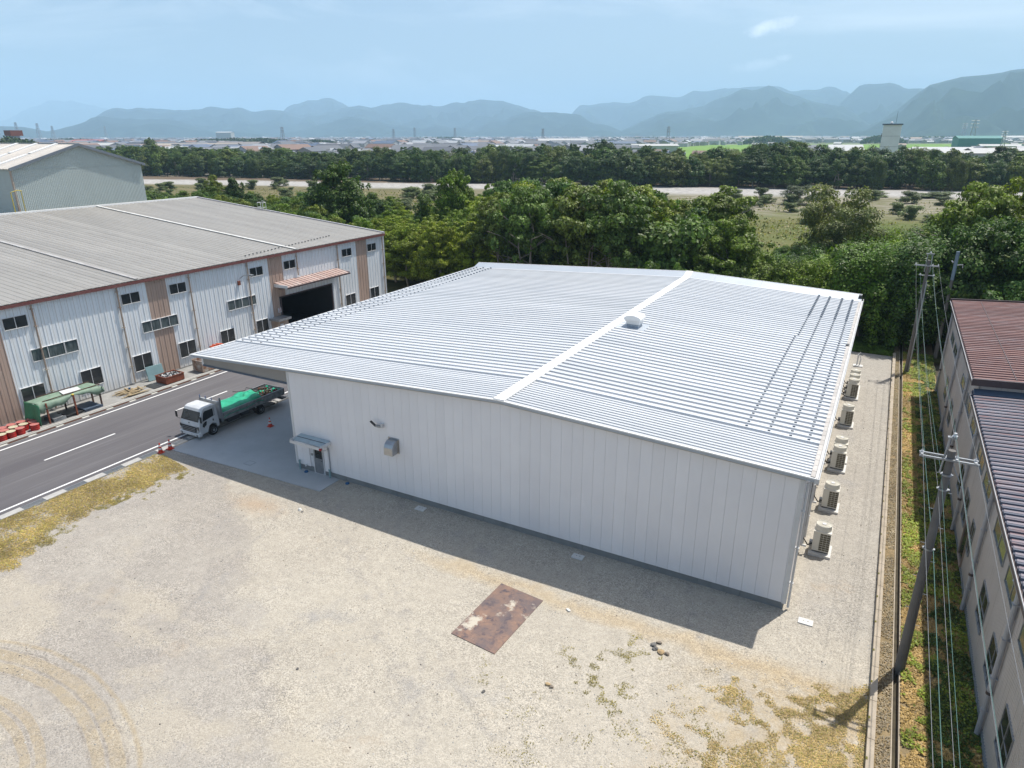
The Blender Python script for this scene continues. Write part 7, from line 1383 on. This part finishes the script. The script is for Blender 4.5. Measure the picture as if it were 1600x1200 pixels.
# pylons
def pylon(u, d, h, label):
    x, y = viewpt(u, d); t = thing('transmission_pylon', (x, y, -.6), label, 'pylon', 'transmission pylons on the plain'); mb = MB(); r = d*.00022+.12; b = h*.11
    for sx in (-1, 1):
        for sy in (-1, 1): mb.tube([(x+sx*b, y+sy*b, -.6), (x+sx*b*.25, y+sy*b*.25, h)], r, 4)
    mb.build('lattice', 'galv', t)
    br = MB()
    for k in range(5):
        z0, z1 = h*k/5, h*(k+1)/5; w0, w1 = b*(1-.75*k/5), b*(1-.75*(k+1)/5); br.tube([(x-w0, y, z0), (x+w1, y, z1)], r*.6, 3).tube([(x+w0, y, z0), (x-w1, y, z1)], r*.6, 3)
    br.build('bracing', 'galv', t)
    ar = MB()
    for z in (.72, .84, .95): ar.tube([(x-h*.13, y, h*z), (x+h*.13, y, h*z)], r*.9, 4)
    ar.build('arm', 'galv', t)
for u, d, h in ((22, 3300, 62), (37, 3000, 60), (48, 3400, 60), (76, 2900, 62), (107, 3100, 62), (128, 3500, 58), (205, 3900, 62), (464, 1350, 34), (627, 2300, 38), (658, 2900, 48), (717, 2400, 42), (846, 1700, 34), (1030, 1500, 36), (1477, 1350, 42), (1463, 2600, 52), (1524, 1050, 24)):
    pylon(u, d, h, 'thin lattice pylon standing on the hazy plain')
# groves in the town, and the wooded knoll at the far left
def grove(u, d, wid, dep, h, n, label):
    x, y = viewpt(u, d); az = math.atan2(x-30.7, y+27.9); cx, cy = cos(az), -sin(az)
    k = n; tt = rng.uniform(-.5, .5, k); ss = rng.uniform(-.5, .5, k); env = np.sqrt(np.clip(1-(2*tt)**2, .02, 1))*(.7+.3*vnoise(np.stack([tt*wid, ss*dep], 1), wid/9., 5))
    zz = h*env*np.sqrt(rng.rand(k)); c = np.stack([x+cx*tt*wid+sin(az)*ss*dep, y+cy*tt*wid+cos(az)*ss*dep, zz-.6], 1)
    me = np_mesh('distant_grove', leaves(c, rand_unit(k)+[0, 0, .5], np.full(k, d*.0016)), 4, M['leaf']); o = bpy.data.objects.new('distant_grove', me); COL.objects.link(o); o.color = (.035, .06, .022, 1)
    tag(o, label, 'grove', kind='stuff')
for a in ((400, 1500, 260, 60, 17, 3500, 'dark grove in the town above the left part of the tree belt'), (435, 1400, 110, 50, 17, 2000, 'dark grove beside the white block on the skyline'), (512, 1450, 90, 40, 14, 1600, 'small dark grove in the town left of centre'), (150, 2300, 170, 60, 14, 1500, 'grove in the far left part of the town'), (935, 1250, 60, 30, 14, 1100, 'dark tree group behind the belt at the centre'), (1178, 1700, 110, 60, 19, 1800, 'dark round grove left of the white tower'), (1347, 1900, 95, 50, 20, 1500, 'dark grove just left of the white tower top'), (1010, 2600, 330, 70, 12, 1600, 'thin line of trees in the hazy town'), (1450, 3000, 420, 90, 14, 1800, 'line of trees at the foot of the right mountain'), (700, 2900, 360, 90, 13, 1500, 'line of trees in the hazy town centre'), (-5, 700, 130, 60, 24, 9000, 'wooded knoll at the far left behind the grey hall'), (1150, 2200, 300, 50, 10, 1200, 'hedgerow on the plain left of the tower')):
    grove(*a)
ex = thing('conveyor_plant', (*viewpt(68, 760), -.6), 'dark red hopper tower with green machinery behind the grey hall roof', 'plant'); X0, Y0 = viewpt(70, 760)
MB().box(X0-3, X0+3, Y0-3, Y0+3, -.6, 20).build('tower', 'galv', ex); MB().box(X0-5, X0+5, Y0-5, Y0+5, 20, 24.5).build('hopper', 'rust', ex); X1, Y1 = viewpt(48, 760)
MB().box(X1-6, X1+4, Y1-4, Y1+4, -.6, 16).build('mixer', pm('mixer_green', (.08, .35, .15), rough=.6), ex); MB().tube([(X0, Y0, 18), (X1, Y1, 10)], 1.3, 6).build('conveyor', 'white', ex)

# ------------------------------------------------------------------ mountains
def mat_hill():
    g = G('forested_mountain'); c = g.mix(g.ramp(g.noise(.0016, 6, .65), .38, .62), (.012, .026, .018), (.024, .042, .028)); c = g.mix(g.ramp(g.noise(.008, 5, .7), .42, .64), c, (.007, .016, .012)); return g.done(c, .95, 0, .1)
mh = mat_hill()
def ridge(key, pl, front, label):
    P = np.array(pl, float); seg = np.r_[0, np.cumsum(np.hypot(np.diff(P[:, 0]), np.diff(P[:, 1])))]
    n = int(seg[-1]/55)+2; s = np.linspace(0, seg[-1], n); X = np.interp(s, seg, P[:, 0]); Y = np.interp(s, seg, P[:, 1]); Z = np.interp(s, seg, P[:, 2])
    xy = np.stack([s+1e4, np.zeros(n)], 1); Z = Z+(vnoise(xy, 520., 3+ord(key))-.5)*85+(vnoise(xy, 190., 7+ord(key))-.5)*48+(vnoise(xy, 80., 9)-.5)*(8 if key == 'h' else 20)
    e = np.minimum(1, np.minimum(s, seg[-1]-s)/700.); Z = np.maximum(Z*e, 2)
    dx, dy = X-30.7, Y+27.9; L = np.hypot(dx, dy); dx /= L; dy /= L
    rows = 34; back = 12; V = np.zeros((rows+back, n, 3))
    for j in range(rows+back):
        t = j/(rows-1); off = -front*(1-t) if j < rows else front*.5*(j-rows+1)/back
        tt = min(t, 1) if j < rows else 1-(j-rows+1)/back
        q = np.stack([s*1.+3e4+ord(key)*777, np.full(n, off+5e4)], 1)
        rid = 1-np.abs(2*vnoise(q, 520., 11)-1); rid2 = 1-np.abs(2*vnoise(q, 210., 13)-1); rid3 = vnoise(q, 80., 17)
        body = tt**1.15
        amp = tt*(1-tt)*4
        z = Z*(body+amp*(.62*(rid-.62)+.30*(rid2-.55)+.07*(rid3-.5)))
        if j >= rows: z = Z*tt
        V[j, :, 0] = X+dx*off; V[j, :, 1] = Y+dy*off; V[j, :, 2] = np.maximum(np.minimum(z, Z*(1 if t >= .98 else (.6+.37*tt))), -20*(1 if tt < .05 else 0)-.8)
    R_ = rows+back; idx = np.arange(R_*n).reshape(R_, n); f = np.stack([idx[:-1, :-1], idx[:-1, 1:], idx[1:, 1:], idx[1:, :-1]], -1).reshape(-1, 4)
    me = bpy.data.meshes.new('mountain'); me.vertices.add(R_*n); me.vertices.foreach_set('co', V.reshape(-1).astype(np.float32)); me.loops.add(f.size); me.loops.foreach_set('vertex_index', f.ravel().astype(np.int32)); me.polygons.add(len(f)); me.polygons.foreach_set('loop_start', np.arange(len(f), dtype=np.int32)*4); me.polygons.foreach_set('loop_total', np.full(len(f), 4, dtype=np.int32)); me.update()
    me.materials.append(mh); o = bpy.data.objects.new('mountain_range', me); COL.objects.link(o); tag(o, label, kind='structure')
for k, fr, lb in (('a', 3500, 'very faint high mountain at the far left'), ('b', 2600, 'blue mountain range across the left and centre'), ('c', 2200, 'pale flat topped peak behind the left range'), ('d', 1500, 'low dark hills at the foot of the ranges'), ('e', 2800, 'pale high range behind the centre right'), ('f', 2600, 'pointed wooded mountain right of centre'), ('g', 2400, 'broad range behind the right mountain'), ('h', 3000, 'large mountain slope rising at the right')):
    ridge(k, MOUNTAINS[k], fr, lb)

# ------------------------------------------------------------------ haze
hz = MB().box(-24000, 24000, -2800, 24000, -2.4, 1280).build('haze', [], loc=(0, 0, 0)); hz['kind'] = 'stuff'; hz['label'] = 'pale blue summer haze over the plain'
hm = bpy.data.materials.new('haze_air'); hm.use_nodes = True; hn = hm.node_tree.nodes; hn.clear(); ho = hn.new('ShaderNodeOutputMaterial'); pv = hn.new('ShaderNodeVolumePrincipled')
pv.inputs['Color'].default_value = (.52, .765, 1.0, 1); pv.inputs['Density'].default_value = 1.2e-4; pv.inputs['Anisotropy'].default_value = 0.0
hm.node_tree.links.new(pv.outputs[0], ho.inputs['Volume']); hz.data.materials.append(hm)
